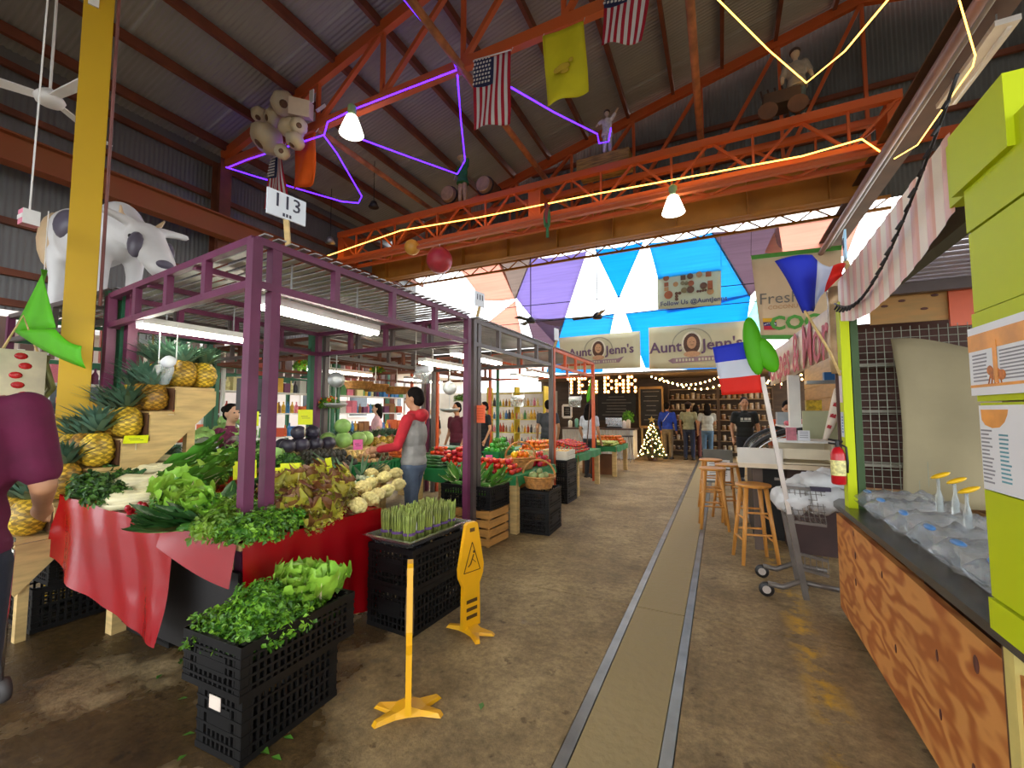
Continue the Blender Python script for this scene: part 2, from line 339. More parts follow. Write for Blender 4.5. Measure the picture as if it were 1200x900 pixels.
sail('shade_sail','largest bright blue shade sail behind the cookie banner',[(760,285),(835,272),(880,346),(782,366)],cyan)
sail('shade_sail','blue shade sail strip just above the right cream banner',[(733,367),(880,344),(868,431),(756,431)],blue)
sail('shade_sail','dark plum shade sail beside the fresh coconut banner',[(833,272),(912,262),(918,300),(878,348)],dk)
sail('shade_sail','pale pink shade sail at upper right behind the coconut banner',[(912,262),(1012,247),(992,300),(896,296)],pinks)
sail('shade_sail','turquoise shade sail scrap low beside the coconut banner',[(868,385),(886,350),(900,430),(868,430)],sm('sail_turq','#b8f0e4',.85))
for i,(a,b_) in enumerate((((480,372),(905,330)),((470,392),(900,352)))):
    o=MB().tube([at(a[0],a[1],Y=12.2),at(b_[0],b_[1],Y=12.2)],.012,6).build('sail_cable',blackm); tag(o,['upper','lower'][i]+' dark steel cable crossing in front of the shade sails','cable')
# ---------- stall canopies ----------
SLAT={}
def canopy(label,c,post_m,rail_m,z=2.45,zl=2.19,cut=(),slats=True):
    # c: four corners (x,y) anticlockwise from near-aisle corner: near-right, far-right, far-left, near-left
    t=thing('stall_canopy',label,'stall canopy'); n=4
    for i,p in enumerate(c):
        if i in cut: continue
        pm=post_m[i] if isinstance(post_m,(list,tuple)) else post_m
        bar('post',(p[0],p[1],0),(p[0],p[1],z),.06,.06,pm,t)
    for i in range(n):
        p,q=c[i],c[(i+1)%n]; rm=rail_m[i] if isinstance(rail_m,(list,tuple)) else rail_m
        bar('top_rail',(p[0],p[1],z),(q[0],q[1],z),.045,.045,rm,t); bar('lower_rail',(p[0],p[1],zl),(q[0],q[1],zl),.045,.045,rm,t)
        for k in (1,2,3):
            x=p[0]+(q[0]-p[0])*k/4; y=p[1]+(q[1]-p[1])*k/4; bar('upright',(x,y,zl),(x,y,z),.045,.045,rm,t)
    if slats:
        w=c[0][0]-c[3][0]; key=round(w,2)
        sm_=M('slat_steel','#a9a5a3',.4,.15,3,metal=.4); m=int((c[1][1]-c[0][1])/.085)
        for k in range(m):
            f=(k+.5)/m; a=V(c[0]).lerp(V(c[1]),f); b_=V(c[3]).lerp(V(c[2]),f)
            bar('roof_slat',(a[0]+.06,a[1],z+.035),(b_[0]-.06,b_[1],z+.035),.05,.008,sm_,t)
        for f in (.33,.66):
            a=V(c[0]).lerp(V(c[3]),f); b_=V(c[1]).lerp(V(c[2]),f); bar('joist',(a[0],a[1],z-.02),(b_[0],b_[1],z-.02),.04,.04,rail_m if not isinstance(rail_m,(list,tuple)) else rail_m[0],t)
    return t
def V2(*a): return a
canopy('purple steel stall canopy over the red vinyl table',[(-2.42,1.53),(-2.42,3.86),(-4.7,3.86),(-4.75,1.76)],purple,purple)
bar('brace_post',(-2.43,1.66,0),(-2.43,1.66,2.46),.06,.06,purple,bpy.data.objects['stall_canopy'])
canopy('grey-brown steel stall canopy in the middle of the produce row',[(-2.42,3.98),(-2.42,6.36),(-4.7,6.36),(-4.7,3.98)],[greyp,greyp,greyp,greyp],greyp)
canopy('orange steel stall canopy at the far end of the produce row',[(-2.42,6.46),(-2.42,8.85),(-4.7,8.85),(-4.7,6.46)],[orangep,orangep,greenp,orangep],[orangep,orangep,rustd,orangep])
bar('brace_post',(-2.44,4.10,0),(-2.44,4.10,2.46),.07,.07,greyp,bpy.data.objects['stall_canopy.001'])
canopy('dark green steel stall canopy under the plastic cow',[(-4.88,1.8),(-4.88,3.9),(-7.2,3.9),(-7.2,1.8)],[greenp,greenp,greenp,purple],[greyp,greyp,greenp,greyp],2.52,2.25)
canopy('green steel stall canopy behind the middle of the produce row',[(-4.88,4.02),(-4.88,6.3),(-7.2,6.3),(-7.2,4.02)],[greenp,greyp,greenp,greenp],rustd)
canopy('rust-red steel stall canopy deep behind the produce row',[(-4.88,6.42),(-4.88,8.8),(-7.2,8.8),(-7.2,6.42)],[purple,orangep,orangep,greenp],rustd)
canopy('pale steel stall canopy farthest toward the open side',[(-7.35,4.02),(-7.35,6.3),(-8.6,6.3),(-8.6,4.02)],greenp,greenp,slats=False)
tc=bpy.data.objects['stall_canopy.003']
for x,m_ in ((-5.0,purple),(-4.76,greenp),(-4.63,purple)): bar('brace_post',(x,1.86,0),(x,1.86,2.5),.07,.07,m_,tc)
# fluorescent strips
def strip(label,p,q,grp=None):
    t=thing('strip_light',label,'strip light'); p,q=V(p),V(q)
    MB().bar(p+V((0,0,.045)),q+V((0,0,.045)),.13,.05).build('housing',white,t)
    for s in (-.035,.035):
        d=(q-p).normalized().cross(V((0,0,1)))*s
        MB().tube([p+d+V((0,0,.005)),q+d+V((0,0,.005))],.017,8).build('tube',glowt,t,True)
    for r in (.2,.8):
        c=p.lerp(q,r); MB().tube([c+V((0,0,.05)),V((c.x,c.y,2.44))],.006,5).build('hanger',steel,t)
strip('white fluorescent strip under the purple canopy, aisle side',(-2.56,1.68,2.1),(-2.62,2.7,2.1))
strip('white fluorescent strip above the stepped pineapple rack',(-4.1,1.7,2.12),(-4.1,2.6,2.12))
strip('white fluorescent strip under the grey canopy near its first post',(-2.75,4.1,2.1),(-2.75,5.2,2.1))
strip('white fluorescent strip under the grey canopy, far end',(-3.6,4.6,2.1),(-3.6,5.8,2.1))
strip('white fluorescent strip under the orange canopy, aisle side',(-2.9,6.6,2.1),(-2.9,7.7,2.1))
strip('white fluorescent strip under the orange canopy, inner side',(-3.5,7.2,2.1),(-3.5,8.3,2.1))
strip('white fluorescent strip inside the green canopy behind',(-5.8,4.6,2.1),(-5.8,5.9,2.1))
strip('white fluorescent strip inside the rust-red canopy behind',(-5.8,6.9,2.1),(-5.8,8.1,2.1))
# yellow building column
yc=thing('building_column','tall yellow steel column beside the pineapple rack','column',(-4.87,1.6,0))
MB().box((.14,0,4.2),(.02,.28,8.4)).build('flange',yel,yc); MB().box((-.14,0,4.2),(.02,.28,8.4)).build('flange',yel,yc); MB().box((0,0,4.2),(.26,.02,8.4)).build('web',yel,yc)
MB().tube([(.13,.18,2.35),(.13,.18,8)],.018,8).build('conduit',M('conduit','#7d4a44',.5),yc,True)
MB().box((.16,-.05,5.0),(.02,.1,.1)).box((.2,-.05,5.02),(.08,.02,.02)).build('hook_bracket',white,yc)
yc.rotation_euler=(0,0,-.35); yc.scale=(.68,.68,1)
# ---------- tables ----------
def table(label,x0,x1,y0,y1,z,cloth=.1,cm=None,legs=True,nm='produce_table'):
    t=thing(nm,label,'table'); MB().box(((x0+x1)/2,(y0+y1)/2,z-.03),(x1-x0,y1-y0,.04)).build('tabletop',wood,t)
    if legs:
        for x in (x0+.06,x1-.05):
            for y in (y0+.06,y1-.06): bar('leg',(x,y,0),(x,y,z-.05),.09,.09,wood,t)
    if cloth:
        mb=MB(); e=.012; pts=[(x0,y0),(x1,y0),(x1,y1),(x0,y1)]
        for i in range(4):
            p,q=V(pts[i]+(0,)),V(pts[(i+1)%4]+(0,)); nrm=(q-p).cross(V((0,0,1))).normalized(); L_=(q-p).length; n=max(4,int(L_/.06))
            ph=rnd()*6
            mb.grid(lambda a,b_:p.lerp(q,a)+nrm*(e+.012*b_*(1+math.sin(a*L_*19+ph)))+V((0,0,z+.002-(cloth+.012*math.sin(a*L_*11+ph))*b_)),n,3)
        mb.grid(lambda a,b_:V((x0-e+(x1-x0+2*e)*a,y0-e+(y1-y0+2*e)*b_,z+.003)),2,2)
        mb.build('cloth',cm or greencloth,t,True)
    return t
# red table: trestle, deck and two vinyl cloths
rt=thing('display_table','slanting front display table draped in shiny red vinyl','table')
A,B,C_,D=V((-2.32,1.45,.735)),V((-3.93,1.27,.89)),V((-3.93,2.5,.9)),V((-2.32,2.48,.72))
MB().add([A,D,C_,B]+[p-V((0,0,.03)) for p in (A,D,C_,B)],[(0,1,2,3),(7,6,5,4),(0,4,5,1),(1,5,6,2),(2,6,7,3),(3,7,4,0)]).build('deck',wood,rt)
for p in (A+V((-.12,.12,0)),B+V((.3,.2,0)),C_+V((.1,-.1,0)),D+V((-.1,-.1,0))): bar('leg',(p.x,p.y,0),(p.x,p.y,p.z-.03),.08,.08,wood,rt)
MB().box((-2.95,1.475,.33),(1.2,.02,.5)).build('gap_shade_sheet',blackm,rt)  # black sheet standing in for the shade in the gap between the cloths
top=lambda a,b_:A.lerp(B,a).lerp(D.lerp(C_,a),b_)
mb=MB()
mb.grid(lambda a,b_:top(.30+.72*a,b_)+V((0,0,.006)),6,6)
def lf(a,b_):  # front fall of the left cloth
    p=top(.30+.72*a,0); fall=.62-.2*a+.03*math.sin(a*5)
    return p+V((0.03*math.sin(b_*3+a*2),-.015-.07*b_*(.3+.7*math.sin(a*5.5+1.2)**2)-.012*b_*math.sin(a*17+b_*2)-.006*math.sin(a*29+b_*7),.006-fall*b_))
mb.grid(lf,40,10)
def le(a,b_): p=top(1.02,a); return p+V((-.015-.05*b_*math.sin(a*7)**2,0,.006-.42*b_))
mb.grid(le,16,6); o=mb.build('vinyl_cloth',redcloth,rt,True); o['label']='glossy red vinyl cloth falling over the left front'
mb=MB(); mb.grid(lambda a,b_:top(.34*a,b_)+V((0,0,.012)),5,6)
def rf(a,b_): p=top(.0+.36*a,0); return p+V((0,-.02-.03*b_,.012-(.12+.10*math.sin(PI*(1-a)*.5))*b_))
mb.grid(rf,12,4)
def rs(a,b_): p=top(0,a); return p+V((.02+.05*b_*(.5+.5*math.sin(a*13+.6))+.02*b_*math.sin(a*31),0,.012-.69*b_*(1-.25*(1-a)**2)))
mb.grid(rs,36,10); o=mb.build('vinyl_cloth',redcloth,rt,True); o['label']='red vinyl cloth hanging down the aisle side'
# pineapple rack
rk=thing('stepped_rack','stepped pale wooden rack climbing beside the yellow column','rack'); TR=[]
X0,X1=-3.99,-4.58
for k in range(6):
    y=1.08+.167*k; z=.64+.202*k; dpt=.3 if k==5 else .19; TR.append((y+dpt/2,z)); bar('tread',((X0+.0),y+dpt/2,z-.012),(X1,y+dpt/2,z-.012),dpt,.024,wood,rk) 
    MB().box(((X0+X1)/2,y+.0,z-.1),(X0-X1-.02,.016,.18)).build('riser',woodd,rk)
for x in (X0,X1):
    prof=[(1.02,.46)]
    for k in range(6): y=1.08+.167*k; z=.64+.202*k-.026; prof+= [(y,z),(y+(.167 if k<5 else .3),z)]
    prof+=[(2.215,1.5),(1.09,.3)]
    MB().prism(prof,.022,(x+.002,0,0),(0,1,0),(0,0,1)).build('stringer',wood,rk)
for x in (X0-.04,X1+.04): bar('leg',(x,2.05,0),(x,2.05,1.4),.06,.06,wood,rk); bar('leg',(x,1.14,0),(x,1.14,.45),.05,.05,wood,rk)
# ---------- crates ----------
def crate(name,label,loc,rz_,w,d,h,mat=None,cat='crate',cells=15,group=None):
    mb=MB(); t=.014
    for z,hh in ((.014,.028),(h*.22,.01),(h*.4,.01),(h*.58,.014),(h*.76,.01),(h-.018,.036)):
        for s in (-1,1): mb.box((0,s*(d/2-t/2),z),(w,t*1.2,hh)); mb.box((s*(w/2-t/2),0,z),(t*1.2,d,hh))
    for s in (-1,1):
        for i in range(cells+1): mb.box((-w/2+t+(w-2*t)*i/cells,s*(d/2-t/2),h/2),(.012,t*.8,h))
        m=max(4,int(cells*d/w))
        for i in range(m+1): mb.box((s*(w/2-t/2),-d/2+t+(d-2*t)*i/m,h/2),(t*.8,.012,h))
        for q in (-1,1): mb.box((s*(w/2-.02),q*(d/2-.02),h/2),(.036,.036,h))
        mb.box((s*(w/2-t/2),0,h*.52),(t,d*.5,h*.36))
    for i in range(7): mb.box((0,-d/2+d*(i+.5)/7,.01),(w,.02,.012))
    for i in range(9): mb.box((-w/2+w*(i+.5)/9,0,.01),(.02,d,.012))
    mb.box((0,0,.006),(w-.03,d-.03,.006))
    o=mb.build(name,mat or blackp,None,False,loc,rz_); return tag(o,label,cat,group)
pl='plastic_crate'
crate(pl,'black plastic crate standing on the wet floor under the parsley crate',(-1.95,1.40,0.002),PI/2+.03,.50,.30,.285)
crate(pl,'black plastic crate heaped with curly parsley at the table corner',(-1.95,1.41,.289),PI/2+.02,.60,.39,.215,cells=18)
o=MB().box((0,0,0),(.075,.003,.055)).build('paper_label',M('label_paper','#d8c8b8',.7),bpy.data.objects['plastic_crate'],loc=(-.2535,.02,.215),rz=PI/2)
crate(pl,'black plastic crate on the floor under the asparagus crate',(-2.0,2.56,.002),PI/2-.05,.60,.40,.28)
crate(pl,'black plastic crate holding up the steel asparagus tray',(-2.0,2.56,.284),PI/2-.05,.60,.40,.265)
crate(pl,'low black plastic crate tucked under the red vinyl cloth',(-3.35,1.66,.002),0,.55,.3,.13)
crate(pl,'black plastic crate full of chard on the slatted wooden crate',(-2.55,4.26,.395),-.06,.66,.42,.24,cells=18)
crate(pl,'black plastic crate on the floor, lower one under the wicker basket',(-2.05,4.98,.002),.05,.40,.5,.28)
crate(pl,'black plastic crate directly under the wicker handle basket',(-2.05,4.98,.284),.05,.40,.5,.22)
for i in range(3): crate(pl,['black plastic crate at the bottom of the tall stack beside the strawberry table','black plastic crate in the middle of the tall stack beside the strawberry table','black plastic crate on top of the tall stack under the white slat box'][i],(-2.45,6.72,.002+.222*i),0,.5,.5,.22)
crate(pl,'black plastic crate added to darken the floor under the pineapple rack',(-4.28,1.5,.002),PI/2,.6,.42,.28)  # two crates added so the space below the rack reads dark
crate(pl,'upper black plastic crate added to darken the space under the pineapple rack',(-4.28,1.52,.284),PI/2,.5,.42,.2)
# slatted wooden crate
wc=thing('wooden_crate','slatted orange-tan wooden crate under the chard crate','crate',(-2.55,4.26,0),-.06)
slm=M('crate_wood','#b98645',.6,.18,6,.05,stretch=(1,1,4))
for z in (.055,.15,.245,.34):
    for s in (-1,1): bar('slat',(-.31,s*.2,z),(.31,s*.2,z),.012,.075,slm,wc); bar('slat',(s*.315,-.2,z),(s*.315,.2,z),.012,.075,slm,wc)
for sx in (-1,1):
    for sy in (-1,1): bar('corner_post',(sx*.285,sy*.175,0),(sx*.285,sy*.175,.385),.03,.03,slm,wc)
bar('base_board',(-.3,0,.02),(.3,0,.02),.35,.015,slm,wc)
# tray
tr=thing('steel_tray','shiny steel tray full of asparagus on black crates','tray',(-2.0,2.56,.552),PI/2-.05)
mb=MB(); a,b_=.32,.2
for (x0,y0,z0),(x1,y1,z1) in (((a,b_,.055),(a-.03,b_-.03,.0)),):
    R1=[(-a,-b_,.055),(a,-b_,.055),(a,b_,.055),(-a,b_,.055)]; R0=[(-a+.035,-b_+.035,.003),(a-.035,-b_+.035,.003),(a-.035,b_-.035,.003),(-a+.035,b_-.035,.003)]; R2=[(p[0]*1.06,p[1]*1.08,.052) for p in R1]
    mb.add(R0+R1+R2,[(0,1,2,3)]+[(i,(i+1)%4,4+(i+1)%4,4+i) for i in range(4)]+[(4+i,4+(i+1)%4,8+(i+1)%4,8+i) for i in range(4)])
o=mb.build('pan',chrome,tr); so=o.modifiers.new('s','SOLIDIFY'); so.thickness=.004
# yellow floor signs
ysg=M('sign_yellow','#e2a80c',.45,.12,6,col2='#d89a08',coord='obj')
def floor_sign(label,loc,rz_):
    t=thing('floor_sign',label,'floor sign',loc,rz_)
    prof=[(-.075,.03),(.075,.03),(.07,.3),(.1,.36),(.105,.42),(.065,.62),(.05,.695),(.03,.71),(-.03,.71),(-.05,.695),(-.065,.62),(-.105,.42),(-.1,.36),(-.07,.3)]
    MB().prism(prof,.028,(0,.014,0),(1,0,0),(0,0,1)).build('panel',ysg,t)
    o=MB().prism([(-.02,.648),(.02,.648),(.02,.672),(-.02,.672)],.036,(0,.018,0)).build('handle_slot',M('slot','#5a3d08',.6),t)
    for s in (-1,1):
        y=-.0160*s; d=s
        tri=[(-.07,.39),(.07,.39),(0,.58)]; mb=MB()
        for i in range(3):
            p,q=tri[i],tri[(i+1)%3]; mb.bar((p[0],y,p[1]),(q[0],y,q[1]),.006,.003)
        mb.bar((-.015,y,.44),(.012,y,.50),.012,.003); mb.ell((.016,y,.515),(.01,.0015,.01),8,5); mb.bar((-.015,y,.44),(-.035,y,.425),.01,.003); mb.bar((.0,y,.47),(.03,y,.445),.009,.003)
        for k in range(3): mb.box((0,y,.2-.05*k),(.09,.003,.022))
        mb.build('warning_print',M('print_dark','#4a3206',.6),t)
    for s in (-1,1):
        foot=[(0,.045),(-.06,.05),(-.15,.085),(-.165,.06),(-.09,.0),(-.165,-.06),(-.15,-.085),(-.06,-.05),(0,-.045)]
        mb=MB(); poly=[(x*s*-1,y) for x,y in foot]; n=len(poly)
        mb.add([(x,y,.002) for x,y in poly]+[(x*.92,y*.85,.02+.03*max(0,1-abs(x)/.09)) for x,y in poly],[tuple(range(n-1,-1,-1)),tuple(range(n,2*n))]+[(i,(i+1)%n,n+(i+1)%n,n+i) for i in range(n)])
        o=mb.build('foot',ysg,t); o.rotation_euler=(0,0,PI/2)
    return t
floor_sign('yellow wet-floor sign seen edge-on, nearest the camera',(-1.40,1.72,0),math.radians(129))
floor_sign('yellow wet-floor sign showing its warning triangle beside the asparagus',(-1.53,2.5,0),math.radians(72))
# tables down the row
table('inner produce table with green bins of avocados and potatoes',-4.55,-3.42,2.95,4.45,.70,0)
table('green-draped table of tomatoes behind the shopper',-4.4,-2.98,4.62,6.2,.70,.16)
table('green-edged table of tomatoes with a thick pale wood leg',-2.92,-2.2,4.62,5.9,.68,.12)
table('green-edged table heaped with strawberries',-3.9,-2.22,7.1,8.6,.70,.12)
table('farthest green-edged table of corn and peppers',-3.6,-2.12,9.6,10.9,.66,.12)
table('plain wooden table under romaine heads behind the red vinyl table',-4.5,-3.42,2.6,2.93,.84,0)
table('raised wooden shelf of cabbages behind the green bins',-4.66,-4.14,3.0,4.45,.98,0)
table('low wooden table of cabbages and pineapples deeper inside',-6.9,-5.0,2.3,3.7,.8,.15)
table('deep table with a row of upright pineapples',-6.6,-5.0,4.5,6.0,.86,.15)
bx=M('green_bin','#137a3c',.45,.1,5)
def bin_(label,x0,x1,y0,y1,z0,z1,mat=bx):
    t=.012; mb=MB(); cx,cy=(x0+x1)/2,(y0+y1)/2; mb.box((cx,cy,z0+.01),(x1-x0,y1-y0,.02))
    for s,e in ((x0,x0+t),(x1-t,x1)): mb.box(((s+e)/2,cy,(z0+z1)/2),(t,y1-y0,z1-z0))
    for s,e in ((y0,y0+t),(y1-t,y1)): mb.box((cx,(s+e)/2,(z0+z1)/2),(x1-x0,t,z1-z0))
    n=9
    for i in range(n): mb.box((x1+.004,y0+(y1-y0)*(i+.5)/n,(z0+z1)/2),(.012,(y1-y0)/n*.45,z1-z0-.03))
    for s in (y0,y1): mb.box((cx,s,z1),(x1-x0+.03,.02,.02))
    for s in (x0,x1): mb.box((s,cy,z1),(.02,y1-y0+.03,.02))
    o=mb.build('produce_bin',mat); return tag(o,label,'bin')
bin_('green plastic bin heaped with dark avocados',-4.1,-3.45,2.98,3.5,.705,.88)
bin_('green plastic bin heaped with potatoes and onions',-4.1,-3.45,3.53,4.02,.705,.88)
bin_('green plastic bin heaped with carrots behind the shopper',-4.1,-3.45,4.05,4.42,.705,.88)
bin_('green plastic bin of green peppers beside the pepper basket',-2.91,-2.66,5.06,5.6,.69,.90)
# ---------- produce prototypes ----------
def G(n,c,**k): return M(n,c,k.pop('rough',.45),k.pop('var',.22),k.pop('scale',9),k.pop('bump',.0),coord='obj',rand=k.pop('rand',.25),**k)
lg=G('lettuce_green','#6f9a24',transl=.2,col2='#86b038'); dg_=G('collard_green','#2f5a26',transl=.1); mg=G('mid_green','#4d8226',transl=.15); olive=G('olive_leaf','#8f9430',transl=.2,col2='#a89a34'); maroon_l=G('maroon_leaf','#6e4526',transl=.15)
pale=G('pale_stem','#dcd2a8',rand=.1); bluegreen=G('crown_green','#51705a',rand=.3); pgold=G('pineapple_skin','#b88420',scale=30,var=.35,col2='#c9a030'); parsley_m=G('parsley_green','#5e9a22',transl=.25,col2='#86b832')
cream=G('cauliflower_cream','#dcca84',rand=.12,bump=.3,bscale=60); whiteleek=G('leek_white','#c9d2b0',rand=.1); purpcab=G('red_cabbage','#3a3644',rand=.3,rough=.35); greencab=G('green_cabbage','#8fb560',rand=.2)
egg=G('eggplant_skin','#1c1424',rough=.2,rand=.1); tomm=G('tomato_skin','#cf3518',rough=.22,var=.1,rand=.22); avo=G('avocado_skin','#2e2a1e',scale=40,bump=.4,rough=.4); potm=G('potato_skin','#b98e5c',rand=.2); onm=G('onion_skin','#d9b06a',rough=.35); carm=G('carrot_skin','#d8652a',rand=.15)
redm=G('berry_red','#c41f1c',rough=.25,rand=.3); pepy=G('pepper_yellow','#e8b012',rough=.2,rand=.12); pepo=G('pepper_orange','#e0701a',rough=.2); pepg=G('pepper_green','#3f8a2a',rough=.22); cuc=G('cucumber_skin','#2f5c2c',rough=.3); corn=G('corn_husk','#a9b04a'); lemon=G('lemon_skin','#e6c524',rough=.3,rand=.1)
asp=G('asparagus_green','#8d9a46',var=.35,rand=.2); wick=M('wicker','#b07a3c',.6,.3,25,.4,coord='obj'); artm=G('artichoke','#8f9f62'); kiwi=G('kiwi_skin','#6b4f30',rand=.25); radm=G('radish_red','#a5142c',rough=.25)
def leaf(name,L,W,curl,ruf,mats,edge=None,nu=6,nv=8,seed=0,rib=True,rnd_=False):
    mb=MB(); mb.s=True; p1=seed*1.7
    def fn(u,v):
        e=abs(u-.5)*2; wd=W*(math.sin(PI*min(1,.06+v*.94)**.75)**.7 if v<.995 else .15) if not rnd_ else W*(.3+.7*math.sin(min(1,v/.65)*PI/2))*(1 if v<.75 else math.sqrt(1-((v-.75)/.25)**2*.75))
        a=curl*v; y=L*(math.sin(a)/curl if abs(curl)>.01 else v); z=L*((1-math.cos(a))/curl if abs(curl)>.01 else 0)
        return V(((u-.5)*wd*(1-.15*e*e),y,z+e*e*wd*.22+ruf*(e**1.5)*math.sin(v*15+u*9+p1)+ruf*.4*math.sin(v*31+p1)*e))
    def mt(i,j):
        if rib and nu%2==0 and False: return 0
        if edge and j>=nv-2: return 1
        return 0
    mb.grid(fn,nu,nv,mt)
    if rib: 
        mb.mi=len(mats)-1 if len(mats)>1 else 0
        k=len(mats)-1
        mb.mi=k; pts=[]; 
        for j in range(6):
            v=j/5*.85; p=fn(.5,v); pts.append(p+V((0,0,.002)))
        mb.tube([V((0,-L*.12,-.004))]+pts,[W*.07]+[W*.06*(1-.8*j/5) for j in range(6)],5)
    return mb.mesh(name,mats)
LV={'lettuce':[leaf('leaf',.21,.17,.9,.028,[lg,lg,pale],seed=i,rnd_=True,nu=8,nv=12) for i in range(3)],
 'redleaf':[leaf('leaf',.19,.19,.9,.04,[olive,maroon_l,pale],edge=1,seed=i,nv=14,nu=10,rnd_=True) for i in range(3)],
 'collard':[leaf('leaf',.3,.15,.5,.008,[dg_,dg_,greencab],seed=i) for i in range(2)],
 'mid':[leaf('leaf',.27,.12,.6,.012,[mg,mg,pale],seed=i) for i in range(2)],
 'cab':[leaf('leaf',.2,.2,1.7,.012,[greencab,greencab,pale],seed=i) for i in range(2)],
 'pcab':[leaf('leaf',.17,.17,1.9,.006,[purpcab,purpcab,purpcab],seed=i) for i in range(2)],
 'strap':[leaf('leaf',.42,.035,.35,.0,[M('leek_leaf','#4a6b4a',.5,.2,8,coord='obj',rand=.2)],nu=2,nv=6,rib=False,seed=i) for i in range(2)]}
def rot3(rx,ry,rz_): return (rx,ry,rz_)
def bunch(name,label,cat,loc,kind,n,az,spread=.5,lift=.25,layers=2,sc=1.0,stem=None,group=None):
    t=thing(name,label,cat,loc,az,group); ms=LV[kind]
    for i in range(n):
        k=i%layers; a=(i/(n-1)-.5)*2*spread+ru(-.08,.08) if n>1 else 0
        o=inst('leaf',random.choice(ms),t,(math.sin(a)*-.02,0,.015+.018*k*sc+rnd()*.015),(lift*(k+.4)/layers+ru(-.08,.08),ru(-.45,.45),-a),sc*ru(.85,1.12))
    if stem:
        mb=MB(); mb.s=True
        for i in range(7): x=ru(-.035,.035)*sc; mb.tube([(x*1.6,.03,.02+rnd()*.03),(x,-.05*sc,.02+rnd()*.03),(x*1.1,-.14*sc,.02+rnd()*.025)],[.012*sc,.016*sc,.012*sc],6)
        mb.build('stems',stem,t)
    return t
def rosette(name,label,cat,loc,kind,n,sc=1,tilt=(0,0),group=None,open_=1.0):
    t=thing(name,label,cat,loc,rnd()*6,group); t.rotation_euler=(tilt[0],tilt[1],rnd()*6); ms=LV[kind]
    for i in range(n):
        f=i/n; a=i*2.4; inc=1.35-1.05*(1-f)*open_ if True else 0
        o=inst('leaf',random.choice(ms),t,(math.cos(a)*.012,math.sin(a)*.012,.02+.03*f*sc),(.25+1.15*f+ru(-.1,.1),0,a-PI/2),sc*(1.05-.45*f))
    return t
def foliage_mesh(rx,ry,rz_,n,ls,mats,seed=1,stems=None):
    r=random.Random(seed); mb=MB()
    for i in range(n):
        a=r.uniform(0,2*PI); z=r.uniform(-.15,1); q=math.sqrt(max(0,1-z*z)) if z>0 else 1; k=r.uniform(.75,1.05)
        nn=NZ.noise(V((q*math.cos(a)*2.5,q*math.sin(a)*2.5,z*2.5+seed)))*.25+1; k*=nn
        p=V((rx*q*math.cos(a)*k,ry*q*math.sin(a)*k,max(.005,rz_*z*k+.02)))
        n_=V((p.x/rx**2,p.y/ry**2,p.z/rz_**2)).normalized()+V((r.uniform(-.7,.7),r.uniform(-.7,.7),r.uniform(-.4,.7))); n_.normalize()
        t=n_.orthogonal().normalized(); t.rotate(MX.Rotation(r.uniform(0,6.28),3,n_)); b_=n_.cross(t); s=ls*r.uniform(.6,1.3)
        mb.mi=r.randrange(len(mats))
        mb.add([p,p+t*s+b_*s*.55+n_*s*.25,p+t*s*1.7+n_*s*r.uniform(-.4,.2),p+t*s-b_*s*.55+n_*s*.25],[(0,1,2),(0,2,3)])
        if r.random()<.6: mb.add([p,p+b_*s*.9+t*s*.3+n_*s*.3,p+b_*s*1.2+t*s*.9],[(0,1,2)]); mb.add([p,p-b_*s*1.2+t*s*.9,p-b_*s*.9+t*s*.3+n_*s*.3],[(0,1,2)])
    return mb
par_dk=G('parsley_dark','#45781c',transl=.15)
FOL=[foliage_mesh(.17,.14,.13,620,.018,[parsley_m,par_dk],s).mesh('foliage',[parsley_m,par_dk]) for s in (1,2)]
FOLL=[foliage_mesh(.17,.15,.14,420,.026,[lg,parsley_m],s).mesh('foliage',[lg,parsley_m]) for s in (3,)]
core=MB().ell((0,0,.055),(.12,.10,.052),12,8).mesh('core',par_dk,True)
stm=MB()
for i in range(14): a=ru(-.5,.5); stm.tube([(math.sin(a)*.02,-.02,.03),(math.sin(a)*.1,-.2,.02+rnd()*.04)],.003,4)
stm=stm.mesh('stems',pale)
def herb(name,label,loc,az,me=None,sc=1,group=None,cat='herbs',st=True):
    t=thing(name,label,cat,loc,az,group); inst('foliage',me or FOL[0],t,sca=sc); inst('leaf_core',core,t,sca=sc*.9); inst('stems',stm,t,sca=sc) if st else 0; return t
# table plane placement
_n=(B-A).cross(D-A).normalized()
if _n.z<0: _n=-_n
def tabp(px,py,h=0.06):
    d=at(px,py,Y=5)-V((0,0,H)); t=((A+V((0,0,h))-V((0,0,H))).dot(_n))/d.dot(_n); p=V((0,0,H))+d*t; return p
def tz(p): # table height under p
    q=p-A; return A.z-(_n.x*q.x+_n.y*q.y)/_n.z+.016
def tp(px,py,h=.06): p=tabp(px,py,h); return V((p.x,p.y,tz(p)))
# pineapple
mb=MB(); mb.s=False; nn_,mm=18,13
prof=[]
for i in range(mm+1):
    f=i/mm; z=.005+.175*f; r=.074*(math.sin(PI*(.12+.80*f))**.55)*(1 if f>.0 else .7); prof.append((r,z))
vs=[];fs=[]
for i,(r,z) in enumerate(prof):
    for k in range(nn_):
        t=2*PI*(k+.5*(i%2))/nn_; rr=r*(1.06 if (k+i//2)%2==0 else .94); vs.append((rr*math.cos(t),rr*math.sin(t),z))
for i in range(mm):
    for k in range(nn_): fs.append((i*nn_+k,i*nn_+(k+1)%nn_,(i+1)*nn_+(k+1)%nn_,(i+1)*nn_+k))
fs+= [tuple(range(nn_-1,-1,-1)),tuple(range(mm*nn_,(mm+1)*nn_))]; mb.add(vs,fs); mb.m=[(1 if (q%nn_+(q//nn_))%2 else 0) for q in range(len(fs))]; PB=mb.mesh('pineapple',[pgold,G('pineapple_seam','#8a6a1c',scale=30,var=.3)],True)
mb=MB(); r_=random.Random(4)
